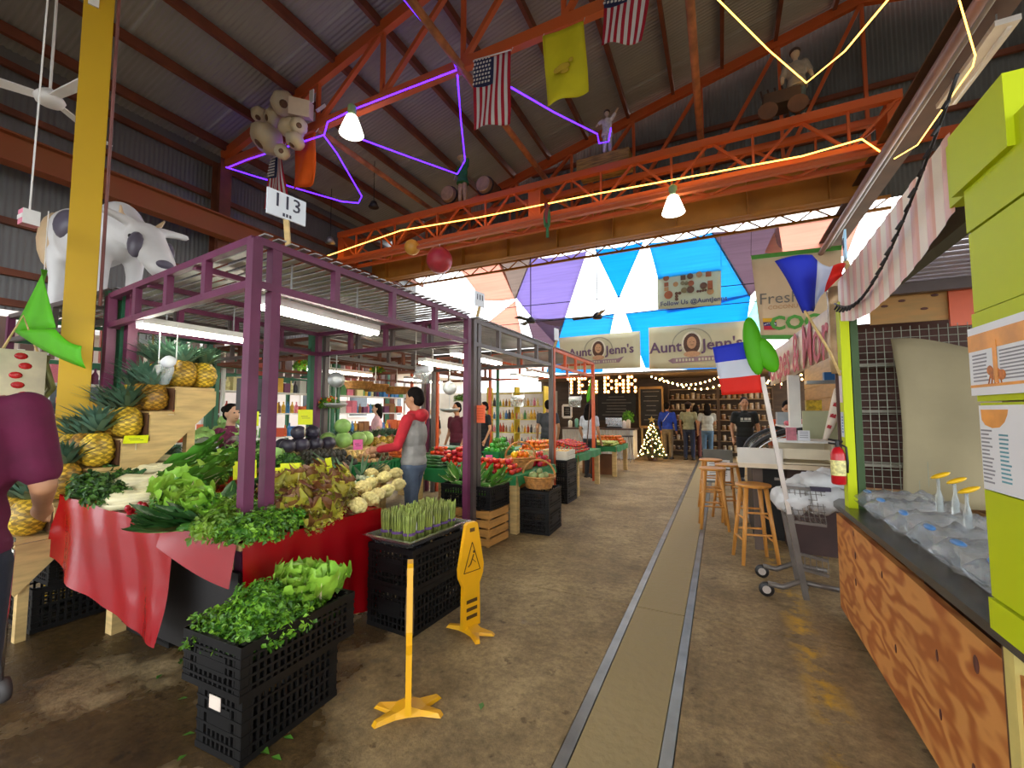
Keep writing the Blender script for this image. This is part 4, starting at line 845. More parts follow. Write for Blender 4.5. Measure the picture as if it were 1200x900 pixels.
# ---------- people ----------
def cap(mb,p,q,r0,r1,n=10):
    mb.tube([p,q],[r0,r1],n); mb.ell(p,(r0,)*3,n,6); mb.ell(q,(r1,)*3,n,6)
def fabric(n,c): return M(n,c,.85,.12,14,.08,coord='obj',bscale=60)
def person(label,loc,rz_,h=1.75,shirt='#777777',pants='#333a48',skin=None,hair=hairm,R=None,Lf=None,sleeve=.55,vox=.013,legs=((.09,0),(-.09,0)),head=(0,0),longhair=0,shoe='#2a2622',cap_=None,bend=0,sleevec=None,hood=False,print_=None,shorts=False,apron=None,bun=False):
    skin=skin or skin1; s=h/1.75; t=thing('person',label,'person',loc,rz_); t.scale=(s,s,s)
    R=R or ((.25,-.02,1.12),(.24,.10,.88)); Lf=Lf or ((-.25,-.02,1.12),(-.24,.10,.88))
    def B(p): # bend the upper body forward about the hips
        p=V(p)
        if bend and p.z>.95: q=p-V((0,0,.95)); q.rotate(MX.Rotation(-bend,3,'X')); p=q+V((0,0,.95))
        return p
    sh=[(.185,0,1.40),(-.185,0,1.40)]; arms=[R,Lf]; hip=[(.09,0,.9),(-.09,0,.9)]; HR=MX.Rotation(head[0],3,'Z')@MX.Rotation(head[1],3,'X')
    hc=V((0,.015,1.62)); hd=lambda p:B(hc+HR@(V(p)-hc))
    b=MB()
    b.ell(hd((0,.01,1.64)),(.073,.092,.105),14,10,HR); b.ell(hd((0,.04,1.565)),(.052,.055,.05),10,8,HR); b.ell(hd((0,.06,1.60)),(.058,.045,.07),10,8,HR)
    cap(b,hd((0,.098,1.63)),hd((0,.118,1.605)),.010,.014,8); 
    for sx in (-1,1): b.ell(hd((sx*.077,.0,1.62)),(.012,.022,.032),8,6,HR)
    cap(b,B((0,-.015,1.40)),hd((0,.0,1.54)),.055,.05); cap(b,B((-.13,0,1.40)),B((.13,0,1.40)),.05,.05); b.ell(B((0,0,1.24)),(.15,.10,.2),12,8); b.ell(B((0,0,1.05)),(.13,.09,.17),12,8); b.ell((0,0,.92),(.15,.105,.12),12,8)
    for i in range(2):
        e,wr=V(arms[i][0]),V(arms[i][1]); cap(b,B(sh[i]),B(e),.046,.038); cap(b,B(e),B(wr),.037,.026)
        d=(B(wr)-B(e)).normalized(); W_=B(wr); sd=d.cross(V((0,0,1))); sd=sd.normalized() if sd.length>.1 else V((0,1,0)); up_=sd.cross(d)
        cap(b,W_,W_+d*.075,.026,.034); 
        for k,L in enumerate((.055,.066,.07,.058)):
            o_=sd*0+up_*((k-1.5)*.019); r0=W_+d*.09+o_; m_=r0+d*L*.6-sd*.006*(1 if i else -1); cap(b,r0,m_,.0095,.009,6); cap(b,m_,m_+d*L*.35-sd*.02*(1 if i else -1),.009,.008,6)
        cap(b,W_+d*.035+up_*.028,W_+d*.09+up_*.055,.012,.010,6)
    for i in range(2):
        ft=V((legs[i][0],legs[i][1],.07)); hp=V(hip[i]); kn=hp.lerp(ft,.47)+V((0,.035,0)); cap(b,hp,kn,.075,.05); cap(b,kn,ft,.05,.036); b.ell(ft+V((0,.06,-.035)),(.042,.12,.035),10,6)
    voxel(b,vox,'body',skin,t,4)
    sm_=fabric('cloth_'+shirt,shirt); c=MB(); e=.018
    c.ell(B((0,0,1.24)),(.172+e,.115+e,.21),14,8); c.ell(B((0,0,1.05)),(.15+e,.108+e,.16),14,8); c.ell((0,0,.955),(.162+e,.118+e,.10),14,8); cap(c,B((-.14,0,1.385)),B((.14,0,1.385)),.064,.064); cap(c,B((0,-.01,1.38)),B((0,-.005,1.45)),.075,.06)
    sl=MB() if sleevec else c
    for i in range(2):
        e_,wr=V(arms[i][0]),V(arms[i][1]); 
        if sleeve<=1: q=V(sh[i]).lerp(e_,sleeve); cap(sl,B(sh[i]),B(q),.064,.058)
        else: cap(sl,B(sh[i]),B(e_),.064,.052); cap(sl,B(e_),B(e_.lerp(wr,sleeve-1)),.052,.04)
    if sleevec:
        cap(sl,B((-.15,-.01,1.42)),B((.15,-.01,1.42)),.055,.055)
        if hood: sl.ell(B((0,-.085,1.45)),(.115,.07,.075),12,8); sl.ell(B((0,.0,1.47)),(.085,.085,.04),12,8)
        voxel(sl,vox,'sleeves',fabric('cloth_'+sleevec,sleevec),t,4)
    so=voxel(c,vox,'shirt',sm_,t,4)
    p=MB(); p.ell((0,0,.9),(.166+.012,.12+.012,.11),14,8)
    for i in range(2):
        ft=V((legs[i][0],legs[i][1],.1)); hp=V(hip[i]); kn=hp.lerp(ft,.47)+V((0,.035,0)); cap(p,hp,kn,.092,.07)
        if not shorts: cap(p,kn,ft,.07,.056)
    voxel(p,vox,'trousers',fabric('denim_'+pants,pants),t,4)
    for i in range(2):
        q=MB(); ft=V((legs[i][0],legs[i][1],0)); q.ell(ft+V((0,.055,.04)),(.05,.135,.042),12,6); q.box(ft+V((0,.055,.012)),(.09,.25,.024)); q.ell(ft+V((0,0,.07)),(.046,.055,.05),10,6); voxel(q,.012,'shoe',M('shoe_'+shoe,shoe,.6,.1,9),t,3)
    hm=MB(); hm.ell(hd((0,-.012,1.665)),(.083,.095,.098),14,10,HR); hm.ell(hd((0,-.04,1.62)),(.078,.072,.085),12,8,HR)
    if longhair: 
        hm.ell(hd((0,-.045,1.60)),(.10,.085,.13),12,8,HR); hm.ell(B((0,-.075,1.48)),(.115,.06,.15*longhair),12,8)
    if bun: hm.ell(hd((0,-.12,1.68)),(.05,.05,.05),10,8)
    voxel(hm,.011,'hair',hair,t,3)
    if cap_: q=MB(); q.s=True; q.ell(hd((0,0,1.70)),(.092,.105,.075),14,8,HR); q.ell(hd((0,.11,1.685)),(.07,.08,.012),12,6,HR); q.build('cap',M('cap_'+cap_,cap_,.8),t)
    for sx in (-1,1): q=MB(); q.s=True; q.ell(hd((sx*.03,.095,1.64)),(.013,.008,.008),8,6,HR); q.build('eye',M('eye_dark','#1a1210',.3),t)
    q=MB(); q.s=True; q.ell(hd((0,.092,1.572)),(.025,.008,.007),8,6,HR); q.build('mouth',M('lip','#8a4a40',.5),t)
    if print_: 
        mb=MB()
        for k,(dx,wd) in enumerate(((-.07,.05),(-.005,.06),(.07,.05))): mb.box((dx,.128,1.3),(wd,.006,.045))
        mb.box((0,.128,1.255),(.2,.006,.012)); mb.build('shirt_print',M('print_white','#d8d8d0',.8),t)
    return t
ang=lambda x,y:math.atan2(y,x)-PI/2
# shopper in the row: faces the bins (-X)
person('shopper in a grey shirt with red sleeves and hood reaching into the bins',(-2.92,3.62,0),PI/2+.25,1.7,'#8d8a85','#4a5668',skin1,R=((.24,.08,1.13),(.14,.36,1.10)),Lf=((-.24,.08,1.13),(-.14,.36,1.08)),sleeve=1.85,vox=.010,sleevec='#b3202c',hood=True,head=(0,-.12),legs=((.10,.08),(-.09,-.12)))
# man at left edge
person('man in a maroon tee at the left edge, back turned',(-2.315,.44,0),1.1,1.82,'#5c0c34','#1e2230',skin1,R=((.24,-.02,1.14),(.2,.2,1.04)),Lf=((-.24,-.02,1.14),(-.2,.2,1.04)),sleeve=.8,vox=.010)
def stand(label,px,py,X=None,Y=None,Z=0,rz_=0,**k):
    p=at(px,py,Z=Z) if X is None and Y is None else at(px,py,X=X,Y=Y); return person(label,(p.x,p.y,Z),rz_,**k)
stand('man in a bright blue jacket with a white stripe at the jar shelves',783,538,rz_=-.2,h=1.72,shirt='#1c3fa8',pants='#6e6350',sleeve=1.9,head=(.0,.1))
o=bpy.data.objects['person.002']; MB().bar((.10,-.142,1.42),(-.09,-.142,1.16),.02,.012).build('stripe',M('stripe_white','#d8dce8',.8),o)
stand('man in a sage tee and dark cap facing the jar shelves',808,539,rz_=-.15,h=1.72,shirt='#8f9478',pants='#25304a',cap_='#2a1c22',legs=((.1,.05),(-.1,-.05)))
person('small figure in dark clothes between the two shoppers at the shelves',(-.70,14.2,0),.1,1.65,'#33262a','#6b3b36',longhair=.6)
stand('woman in a pale grey tee and blue jeans with dark curly hair',830,541,rz_=.25,h=1.68,shirt='#a8aaa0',pants='#4f6c85',longhair=.8,R=((.24,.06,1.14),(.16,.26,1.12)))
person('man in a black tee with white lettering facing the aisle',(.44,10.2,0),PI+.1,1.74,'#1b1f1e','#20242c',print_=1,skin=skin1)
person('person in a charcoal tee standing behind the strawberry table',(-3.52,9.05,0),.5,1.70,'#3a3b42','#2c2f38')
person('person with long dark hair and a white tee beside the orange post',(-2.62,9.25,0),-.3,1.62,'#b8bcc8','#2a2c34',longhair=1.1)
person('person in black bending behind the green peppers',(-4.75,8.3,0),2.6,1.66,'#17181c','#24262c')
person('woman with pinned-up hair in a plum top behind the bagged greens',(-4.86,2.88,0),-1.2,1.53,'#6a2144','#2b2b33',skin=skin2,bun=True,head=(-.3,0))
person('person in a white coat far behind the cabbages',(-6.6,4.2,0),2.8,1.70,'#d4d6da','#4a4a52',skin=skin2,sleeve=1.9)
person('woman in pink at the far left of the pineapple row',(-6.85,7.2,0),2.4,1.62,'#d8a8b0','#50505a',skin=skin2,longhair=.7)
person('person with dark hair and a black top behind the row of pineapples',(-5.6,7.6,0),2.7,1.55,'#1e1e22','#2c2c32',longhair=.5)
person('person in a maroon top behind the hanging scale',(-4.55,6.9,0),2.9,1.62,'#5a1a2c','#2c2c32')
person('person in an orange shirt leaning over the glass display case',(.86,7.2,0),PI-.1,1.62,'#e0561a','#33333a',skin=skin1,sleeve=.7,bend=.25)
# ---------- right-hand plywood counter and lime stall ----------
def ply_mat():
    m=bpy.data.materials.new('plywood'); m.use_nodes=True; nt=m.node_tree; N=nt.nodes; L=nt.links; b=N['Principled BSDF']; g=N.new('ShaderNodeNewGeometry')
    mp=N.new('ShaderNodeMapping'); mp.inputs['Scale'].default_value=(2,1.1,3.2); mp.inputs['Rotation'].default_value=(.5,0,0); L.new(g.outputs['Position'],mp.inputs[0])
    n1=N.new('ShaderNodeTexNoise'); n1.inputs['Scale'].default_value=1.7; n1.inputs['Detail'].default_value=2; L.new(mp.outputs[0],n1.inputs[0])
    mu=N.new('ShaderNodeMath'); mu.operation='MULTIPLY'; mu.inputs[1].default_value=38; L.new(n1.outputs[0],mu.inputs[0]); si=N.new('ShaderNodeMath'); si.operation='SINE'; L.new(mu.outputs[0],si.inputs[0])
    r=N.new('ShaderNodeValToRGB'); e=r.color_ramp.elements; e[0].position=.15; e[0].color=lin('#cf8d4a'); e[1].position=.95; e[1].color=lin('#a85e28'); 
    mr=N.new('ShaderNodeMapRange'); mr.inputs['From Min'].default_value=-1; L.new(si.outputs[0],mr.inputs[0]); L.new(mr.outputs[0],r.inputs[0])
    n2=N.new('ShaderNodeTexNoise'); n2.inputs['Scale'].default_value=2.2; n2.inputs['Detail'].default_value=5; L.new(g.outputs['Position'],n2.inputs[0])
    mx=N.new('ShaderNodeMix'); mx.data_type='RGBA'; mx.blend_type='MULTIPLY'; mx.inputs[0].default_value=.45; L.new(r.outputs[0],mx.inputs[6]); L.new(n2.outputs[1],mx.inputs[7])
    r2=N.new('ShaderNodeValToRGB'); r2.color_ramp.elements[0].color=(.5,.5,.5,1); r2.color_ramp.elements[1].color=(1.25,1.2,1.1,1); L.new(n2.outputs[0],r2.inputs[0]); L.new(r2.outputs[0],mx.inputs[7])
    L.new(mx.outputs[2],b.inputs['Base Color']); b.inputs['Roughness'].default_value=.55; return m
ply=ply_mat(); knotm=M('plywood_knot','#5a3028',.6,.2,20)
ct=thing('plywood_counter','plywood-fronted counter with a dark steel top at the right','counter')
MB().box((.745,2.55,.385),(.03,2.62,.66)).build('front_panel',ply,ct)
for (y,z,a,c) in ((1.98,.62,.020,.03),(2.28,.5,.012,.024),(2.28,.28,.012,.022),(2.04,.24,.016,.03),(1.84,.33,.018,.036),(3.4,.55,.014,.025),(3.42,.38,.014,.025),(3.42,.68,.012,.02),(2.75,.3,.013,.022),(2.9,.6,.011,.02)):
    mb=MB(); mb.s=True; mb.ell((.7295,y,z),(.0016,a,c),12,6); mb.build('knot',knotm,ct)
bar('corner_board',(.735,1.765,.03),(.735,1.765,.775),.03,.05,M('edge_yellow','#c9b86a',.6),ct); bar('corner_gap',(.735,1.80,.03),(.735,1.80,.775),.022,.02,woodd,ct); MB().box((.80,2.55,.035),(.06,2.6,.07)).build('plinth',woodd,ct)
MB().box((.975,3.87,.385),(.45,.03,.66)).build('end_panel',ply,ct); MB().box((1.2,2.55,.385),(.02,2.6,.66)).build('back_panel',woodd,ct)
top_m=M('dark_steel_top','#5c5750',.25,.2,2,metal=.6)
mb=MB().prism([(.715,1.2),(1.25,1.2),(1.25,3.92),(.76,3.92),(.70,3.78)],.035,(0,0,.775),(1,0,0),(0,1,0)); mb.build('worktop',top_m,ct)
# lime pillar
lp=thing('lime_pillar','lime-green boarded pillar with two posters standing on the counter','pillar')
for z0,z1,dx in ((.812,.90,.012),(.905,1.215,.004),(1.22,1.475,0),(1.48,1.748,.006),(1.753,2.0,0),(2.005,2.22,.004)):
    MB().box((.80-dx/2,1.53,(z0+z1)/2),(.18+dx,.53,z1-z0)).build('board',lime,lp)
MB().box((.79,1.68,2.24),(.2,.3,.2)).box((.80,1.9,2.27),(.12,.16,.22)).build('header_block',lime,lp)
postw=M('poster_white','#e4e6ea',.5,.02,5); pgo=M('poster_orange','#e89a3c',.5,.15,12); ptx=M('poster_text','#8a8a92',.6); ptb=M('poster_blue_text','#5a9aa8',.6); bee=M('bee_brown','#b86a2c',.6,.4,60,coord='obj')
def rows(mb,y0,y1,z0,z1,n,x,j=.3):
    for k in range(n):
        z=z1-(z1-z0)*(k+.5)/n; q=(y1-y0)*ru(1-j,1); mb.box((x,y1-q/2,z),(.001,q,(z1-z0)/n*.42))
po=thing('poster','bee poster with an orange band on the lime pillar','poster'); x=.6955
MB().box((x,1.615,1.6),(.003,.37,.205)).build('sheet',postw,po); x2=x-.002
MB().box((x2,1.615,1.655),(.001,.37,.05)).box((x2,1.615,1.525),(.001,.37,.008)).box((x2-.0012,1.66,1.59),(.001,.02,.12)).build('orange_band',pgo,po)
mb=MB(); rows(mb,1.68,1.78,1.535,1.622,8,x2,.4); rows(mb,1.45,1.64,1.535,1.622,9,x2,.1); mb.build('print',ptx,po)
mb=MB(); mb.s=True
for dy,dz,a,c in ((0,0,.03,.018),(-.025,.012,.016,.014),(.03,-.004,.02,.015)): mb.ell((x2-.0005,1.665-dy,1.555+dz),(.001,a,c),12,6)
for k in range(5): mb.bar((x2,1.69-.012*k,1.55),(x2,1.70-.016*k,1.528),.004,.001)
mb.build('bee_picture',bee,po)
po=thing('poster','pollen poster with an orange half-round picture on the lime pillar','poster')
MB().box((.6955,1.60,1.345),(.003,.33,.245)).build('sheet',postw,po); x2=.6935
mb=MB(); pts=[(1.755,1.455),(1.60,1.455)]; 
mb.prism([(1.755,1.455),(1.752,1.425),(1.735,1.41),(1.70,1.402),(1.665,1.405),(1.64,1.42),(1.625,1.44),(1.62,1.455)],.001,(x2,0,0),(0,1,0),(0,0,1)); mb.build('pollen_picture',pgo,po)
mb=MB(); rows(mb,1.70,1.76,1.24,1.40,14,x2,.4); mb.build('print',ptx,po); mb=MB(); rows(mb,1.62,1.67,1.25,1.39,12,x2,.3); mb.build('list_print',ptb,po)
# second lime pillar at the far end, with extinguisher
fp=thing('lime_post','lime and dark-green post at the far end of the plywood counter','post')
MB().box((.77,3.62,1.5),(.05,.1,1.4)).build('lime_board',lime,fp); MB().box((.82,3.62,1.5),(.04,.1,1.4)).build('green_board',M('dark_green_board','#2e4a1c',.6,.1,5),fp)
MB().box((.745,3.63,1.62),(.003,.07,.22)).build('upper_notice',M('notice_pale','#d8cfd6',.6),fp); MB().box((.745,3.63,1.36),(.003,.07,.17)).build('lower_notice',M('notice_blue','#b8c6d8',.6),fp)
mb=MB(); [mb.box((.7430,3.62,1.41-.02*k),(.001,.03,.010)) for k in range(6)]; mb.build('print',M('print_blue','#3a6ab0',.6),fp)
# fascia of corrugated sheet
strp=M('fascia_pink','#d9a08a',.45,.1,3); strc=M('fascia_cream','#e2cdb0',.45,.08,3)
botp=[(3.6,2.07),(3.27,2.008),(2.94,1.986),(2.6,2.009),(2.3,2.059),(1.97,2.143)]
def bz(y):
    for (ya,za),(yb,zb) in zip(botp,botp[1:]):
        if yb<=y<=ya: return za+(zb-za)*(ya-y)/(ya-yb)
    return botp[0][1] if y>ya else botp[-1][1]
fs_=thing('stall_fascia','pink and cream corrugated metal fascia above the plywood counter','fascia')
n=44
for k in range(11):
    ya=1.97+(3.6-1.97)*k/11; yb=1.97+(3.6-1.97)*(k+1)/11; mb=MB()
    mb.grid(lambda a,b_:V((.75-.004*max(0,math.sin(a*2*PI))**.5 if math.sin(a*2*PI)>0 else .75,ya+(yb-ya)*a,bz(ya+(yb-ya)*a)+(2.43-.055*(ya+(yb-ya)*a-1.97)-bz(ya+(yb-ya)*a))*b_)),8,1,lambda i,j:0 if i<4 else 1); mb.build('corrugated_sheet',[strp,strc],fs_)
MB().box((.79,2.8,2.36),(.03,1.66,.06)).build('backing_rail',woodd,fs_)
# dark string lights along fascia
sl=thing('string_lights','unlit dark string lights sagging along the corrugated fascia','string lights'); pts=[]
for k in range(25): f=k/24; y=3.58-1.75*f; z=2.19-.30*math.sin(PI*min(1,f*1.25)*.5)*(1-f)*1.2+.36*f*f; pts.append(V((.725,y,z)))
MB().tube(pts,.006,6).build('wire',blackm,sl,True)
for k in range(1,24): 
    p=pts[k]; mb=MB(); mb.tube([p,p+V((-.02,ru(-.02,.02),-.03))],[.008,.006],6); mb.build('bulb',blackm,sl)
# stall roof: dark beam plus translucent slats
sr=thing('stall_roof','corrugated stall roof lit from above behind the pink fascia','roof')
for k in range(20): bar('roof_sheet',(.82,1.98+.1*k,2.36),(2.4,1.98+.1*k,2.36),.07,.008,M('roof_trans','#c9c4cf',.4,.05,3,transl=.5),sr)
bar('dark_beam',(.84,1.6,2.2),(.84,3.95,2.15),.06,.12,M('beam_dark','#4b4a3c',.6,.15,4),sr); bar('rafter',(.84,3.9,2.32),(2.4,3.9,2.32),.06,.08,greyp,sr)
# partition: plywood, orange panel, wire mesh, tarp
pt=thing('stall_partition','plywood, wire mesh and orange panel partition behind the counter','partition')
MB().box((1.235,3.99,2.22),(.44,.015,.26)).build('plywood_sheet',M('knotty_ply','#bd9455',.6,.25,5,col2='#a87a40',stretch=(1,1,5)),pt)
for x,z in ((1.1,2.22),(1.2,2.25),(1.32,2.18),(1.38,2.27)): mb=MB(); mb.s=True; mb.ell((x,3.981,z),(.022,.002,.01),10,5); mb.build('knot',knotm,pt)
MB().box((1.51,3.97,2.2),(.13,.02,.32)).build('orange_panel',orangep,pt)
gal=M('mesh_wire','#7d8070',.5,.1,9,metal=.4)
for k in range(15): bar('mesh_wire',(.88+.05*k,3.96,.82),(.88+.05*k,3.96,2.06),.0035,.0035,gal,pt)
for k in range(25): bar('mesh_wire',(.86,3.965,.83+.05*k),(1.6,3.965,.83+.05*k),.0035,.0035,gal,pt)
bar('frame_post',(.88,3.98,.8),(.88,3.98,2.2),.03,.03,greenp,pt); bar('frame_post',(1.57,3.98,.8),(1.57,3.98,2.4),.03,.03,gal,pt)
MB().box((1.6,4.3,1.5),(1.5,.02,1.3)).build('back_board',M('brown_board','#4a2c22',.7,.15,4),pt)
for z in (1.05,1.45,1.8): MB().box((1.25,4.15,z),(.7,.2,.02)).build('shelf',M('shelf_grey','#8a8474',.6),pt)
tm=M('khaki_tarp','#8d8264',.8,.08,3,.15,bscale=8)
mb=MB(); mb.s=True
mb.grid(lambda a,b_:V((1.11+.55*a-.0*b_+.03*math.sin(b_*2.4)*(1-a),3.93-.015*math.sin(a*9+b_*3)-.02*math.sin(b_*5+a*2),(1.97-.20*a*a*.9)*(1-b_)+.80*b_)),18,16); o=mb.build('tarp',tm,pt); so=o.modifiers.new('s','SOLIDIFY'); so.thickness=.004
# honey-bag rolls on the counter
bagm=M('bag_plastic','#cfd6dc',.16,.05,9,.35,coord='obj',trans=.6,bscale=22,alpha=.6); bluec=M('blue_cap','#4a86c8',.3,.05,5); honey=M('bag_content','#b8aca0',.5,.2,8,coord='obj')
for i,(y,x0) in enumerate(((2.06,.80),(2.3,.79),(2.56,.79),(2.86,.79),(3.2,.79),(3.5,.80))):
    t=thing('bagged_tray','clear plastic bag of wares lying on the dark worktop, %s from the lime pillar'%['nearest','second','third','fourth','fifth','sixth'][i],'bag',(x0,y,.81),ru(-.06,.06)); mb=MB(); mb.s=True; wd=.115; rr=random.Random(i+3)
    def fb(a,b_):
        th=a*2*PI; q=min(1,(b_*5)**.6) if b_<.2 else 1; ns=NZ.noise(V((a*5+i*3,b_*9,i)))*.022+NZ.noise(V((a*13+i*3,b_*30,i)))*.008
        return V((-.03+.40*b_,(wd+ns*1.5)*math.cos(th)*(.75+.25*q),max(.003,.068+(.068+ns*1.6)*math.sin(th)*(q*.8+.2))))
    mb.grid(fb,26,34); mb.build('bag',bagm,t)
    mb=MB(); mb.s=True; mb.ell((.03,0,.125),(.018,.05,.012),10,6); mb.build('blue_cap',bluec,t); mb=MB(); mb.box((.2,0,.045),(.28,.14,.06)); mb.build('contents',honey,t)
yl=M('yellow_plastic','#e8b80c',.35,.05,5)
for i,(px,py,z) in enumerate(((1099,557,.99),(1118,563,.985),(1132,574,.97))):
    p=at(px,py,Y=3.05 if i<2 else 2.8); t=thing('squeeze_bottle','yellow-topped squeeze bottle behind the bags, %s'%['leftmost','middle','rightmost'][i],'bottle',(p.x,p.y,.81)); h=p.z-.81
    mb=MB(); mb.s=True; mb.lathe([(.016,0),(.016,h*.6),(.007,h*.75),(.007,h)],10); mb.build('bottle',plastic,t); mb=MB(); mb.s=True; mb.ell((.01,0,h),(.045,.02,.012),10,6,MX.Rotation(-.4,3,'Y')); mb.build('spout',yl,t)
# ---------- bread stall beyond ----------
bs=thing('bread_counter','white shelf counter of the bread stall beside the wooden stools','counter')
MB().box((.63,5.36,.9),(.97,.7,.045)).build('shelf',M('shelf_cream','#d9c6a8',.5,.06,5),bs); MB().box((.34,5.03,1.0),(.40,.02,.155)).build('splash_panel',M('panel_grey','#cfc8bc',.5,.05,5),bs)
MB().box((.85,5.5,.44),(.5,.4,.88)).build('base',M('base_brown','#3a2420',.7,.15,4),bs); bar('leg',(.33,5.3,0),(.33,5.3,.88),.09,.09,M('leg_brown','#5a4a40',.7),bs)
MB().box((.97,5.62,1.19),(.34,.04,.53)).build('rear_panel',M('panel_sage','#b4b894',.6,.05,5),bs)
cm_=M('cream_box','#e0d3b4',.5,.05,5)
db_=thing('bread_box','open cream display box on the white shelf','display box',(0,0,0)); MB().box((.73,5.42,1.03),(.46,.02,.2)).box((.505,5.24,1.0),(.02,.36,.15)).box((.73,5.24,.935),(.46,.38,.015)).box((.955,5.24,1.03),(.02,.36,.2)).build('tray',cm_,db_); MB().box((.73,5.25,1.15),(.52,.44,.02)).build('lid',white,db_); MB().box((.73,5.06,1.03),(.40,.012,.10)).build('front_flap',cm_,db_)
o=MB().box((.625,5.1,1.225),(.085,.06,.125)).build('tip_jar',M('pink_jar','#c06a78',.3,.2,20)); tag(o,'pink square jar on the cream display box','jar')
o=MB().box((.73,5.09,1.21),(.10,.004,.10)).build('menu_card',postw); tag(o,'white printed card beside the pink jar','card'); mb=MB(); [mb.box((.73,5.087,1.245-.018*k),(.07,.001,.006)) for k in range(4)]; mb.build('print',ptx,o)
o=MB().box((.75,5.78,.93),(.11,.11,1.86)).build('white_pillar',white); tag(o,'white square pillar under the crepe banner','pillar')
mb=MB(); mb.s=True; mb.lathe([(.02,0),(.075,.5),(.07,.52)],14); o=mb.build('paper_cone',M('cone_white','#e8dccc',.6),None); o.matrix_basis=facing((.92,5.2,1.165),(.95,0,-.32),(0,1,0)); tag(o,'tall white paper cone with red marks behind the display box','cone'); mb=MB(); mb.s=True
for k in range(4): z=.12+.11*k; r=.02+.112*z+.003; mb.grid(lambda a,b_:V((r*math.cos(3.9+a*1.0),r*math.sin(3.9+a*1.0),z+.05*b_)),4,1)
mb.build('red_marks',M('cone_red','#b82430',.6),o)
o=MB().box((.90,5.6,1.515),(.14,.09,.11)).build('snack_bag',M('snack_yellow','#b89a20',.3,.4,30)); tag(o,'yellow snack bag on the sage panel behind the white pillar','bag')
o=MB().box((1.04,5.2,.955),(.14,.3,.06)).box((1.04,5.2,1.01),(.13,.28,.05)).build('folded_linen',M('linen_grey','#9a9aa0',.8,.1,9)); tag(o,'folded grey cloths beside the display box','cloth')
MB().box((1.9,8.5,1.4),(.02,8.4,2.2)).build('wall_right',M('wood_wall','#9a7448',.6,.15,3,stretch=(1,1,8)))['kind']='structure'
for k in range(7): bar('plank',(1.88,4.3,.5+.27*k),(1.88,12.7,.5+.27*k),.012,.255,M('wood_wall',''),bpy.data.objects['wall_right'])
o=MB().box((1.2,5.0,1.73),(.9,.12,.03)).box((1.2,5.0,1.98),(.9,.02,.02)).build('hanging_shelf',steel); tag(o,'grey overhead rack behind the crepe banner','rack')
o=MB().box((.98,5.0,1.785),(.17,.08,.075)).build('blue_box',M('blue_carton','#2a6aa8',.5)); tag(o,'small blue carton under the crepe banner','box')
# extinguisher
fe=thing('fire_extinguisher','red fire extinguisher mounted on the lime post','fire extinguisher',(.70,3.58,.96)); rd=M('extinguisher_red','#b8121c',.3,.05,5)
mb=MB(); mb.s=True; mb.lathe([(.035,0),(.042,.01),(.042,.2),(.03,.235),(.014,.25)],14); mb.build('cylinder',rd,fe); mb=MB(); mb.s=True; mb.lathe([(.0428,.06),(.0432,.062),(.0432,.16),(.0428,.162)],14); mb.build('label_band',M('ext_label','#d8d08a',.5,.3,60,coord='obj'),fe)
MB().tube([(0,0,.245),(0,0,.29)],.012,8).tube([(-.05,0,.30),(.03,0,.285)],.008,6).tube([(-.05,0,.275),(.02,0,.265)],.007,6).build('valve',blackm,fe); MB().tube([(.01,0,.27),(.045,-.01,.25),(.05,-.01,.15),(.047,-.01,.08)],.008,6).build('hose',blackm,fe,True)
# glass display case
dc=thing('display_case','curved glass pastry case with a dark rim at the bread stall','display case')
MB().box((.66,6.25,.45),(.72,1.05,.9)).build('base',M('case_dark','#20201f',.5),dc)
glass=M('case_glass','#b8d8d0',.05,0,5,trans=.9,alpha=.6)
mb=MB(); mb.s=True; mb.grid(lambda a,b_:V((.28+.75*(1-math.cos(a*PI/2))*.9,5.72+1.03*b_,.9+.36*math.sin(a*PI/2))),10,2); mb.build('curved_glass',glass,dc)
for y in (5.71,6.76): MB().tube([(.28+.75*(1-math.cos(a*PI/2/10))*.9,y,.9+.36*math.sin(a*PI/20)) for a in range(11)],.028,8).build('rim',blackm,dc,True); MB().tube([(.33+.7*(1-math.cos(a*PI/2/10))*.9,y-.01,.9+.32*math.sin(a*PI/20)) for a in range(11)],.012,8).build('chrome_trim',chrome,dc,True)
MB().box((.85,6.22,1.27),(.4,1.05,.02)).build('top',white,dc); MB().box((.68,6.22,1.05),(.56,.95,.015)).build('glass_shelf',glass,dc)
o=MB().box((.72,6.55,1.36),(.14,.22,.16)).build('cash_register',M('register_grey','#9aa4a8',.4)); tag(o,'small grey cash register on the glass case','register')
mb=MB(); mb.s=True
for k in range(8): mb.ell((.70+.05*(k%4),5.98+.07*(k//4),1.31+.02*(k%2)),(.03,.03,.03),8,6)
o=mb.build('candy_tray',M('candy_pink','#d86a78',.3,.3,40)); tag(o,'tray of pink sweets on the glass case','sweets')
# sandwich board
sb=thing('menu_board','grey-framed standing menu board beyond the stools','sign'); MB().box((-.08,9.0,.42),(.5,.04,.62)).build('frame',M('board_grey','#6a6a64',.6),sb); MB().box((-.08,8.975,.46),(.4,.01,.16)).box((-.08,8.975,.25),(.4,.01,.2)).build('paper',postw,sb); mb=MB(); [mb.box((-.08,8.969,.5-.04*k),(.3,.001,.012)) for k in range(7)]; mb.build('print',ptx,sb)
for x in (-.3,.14): bar('leg',(x,9.03,0),(x,9.03,.14),.03,.03,blackm,sb)
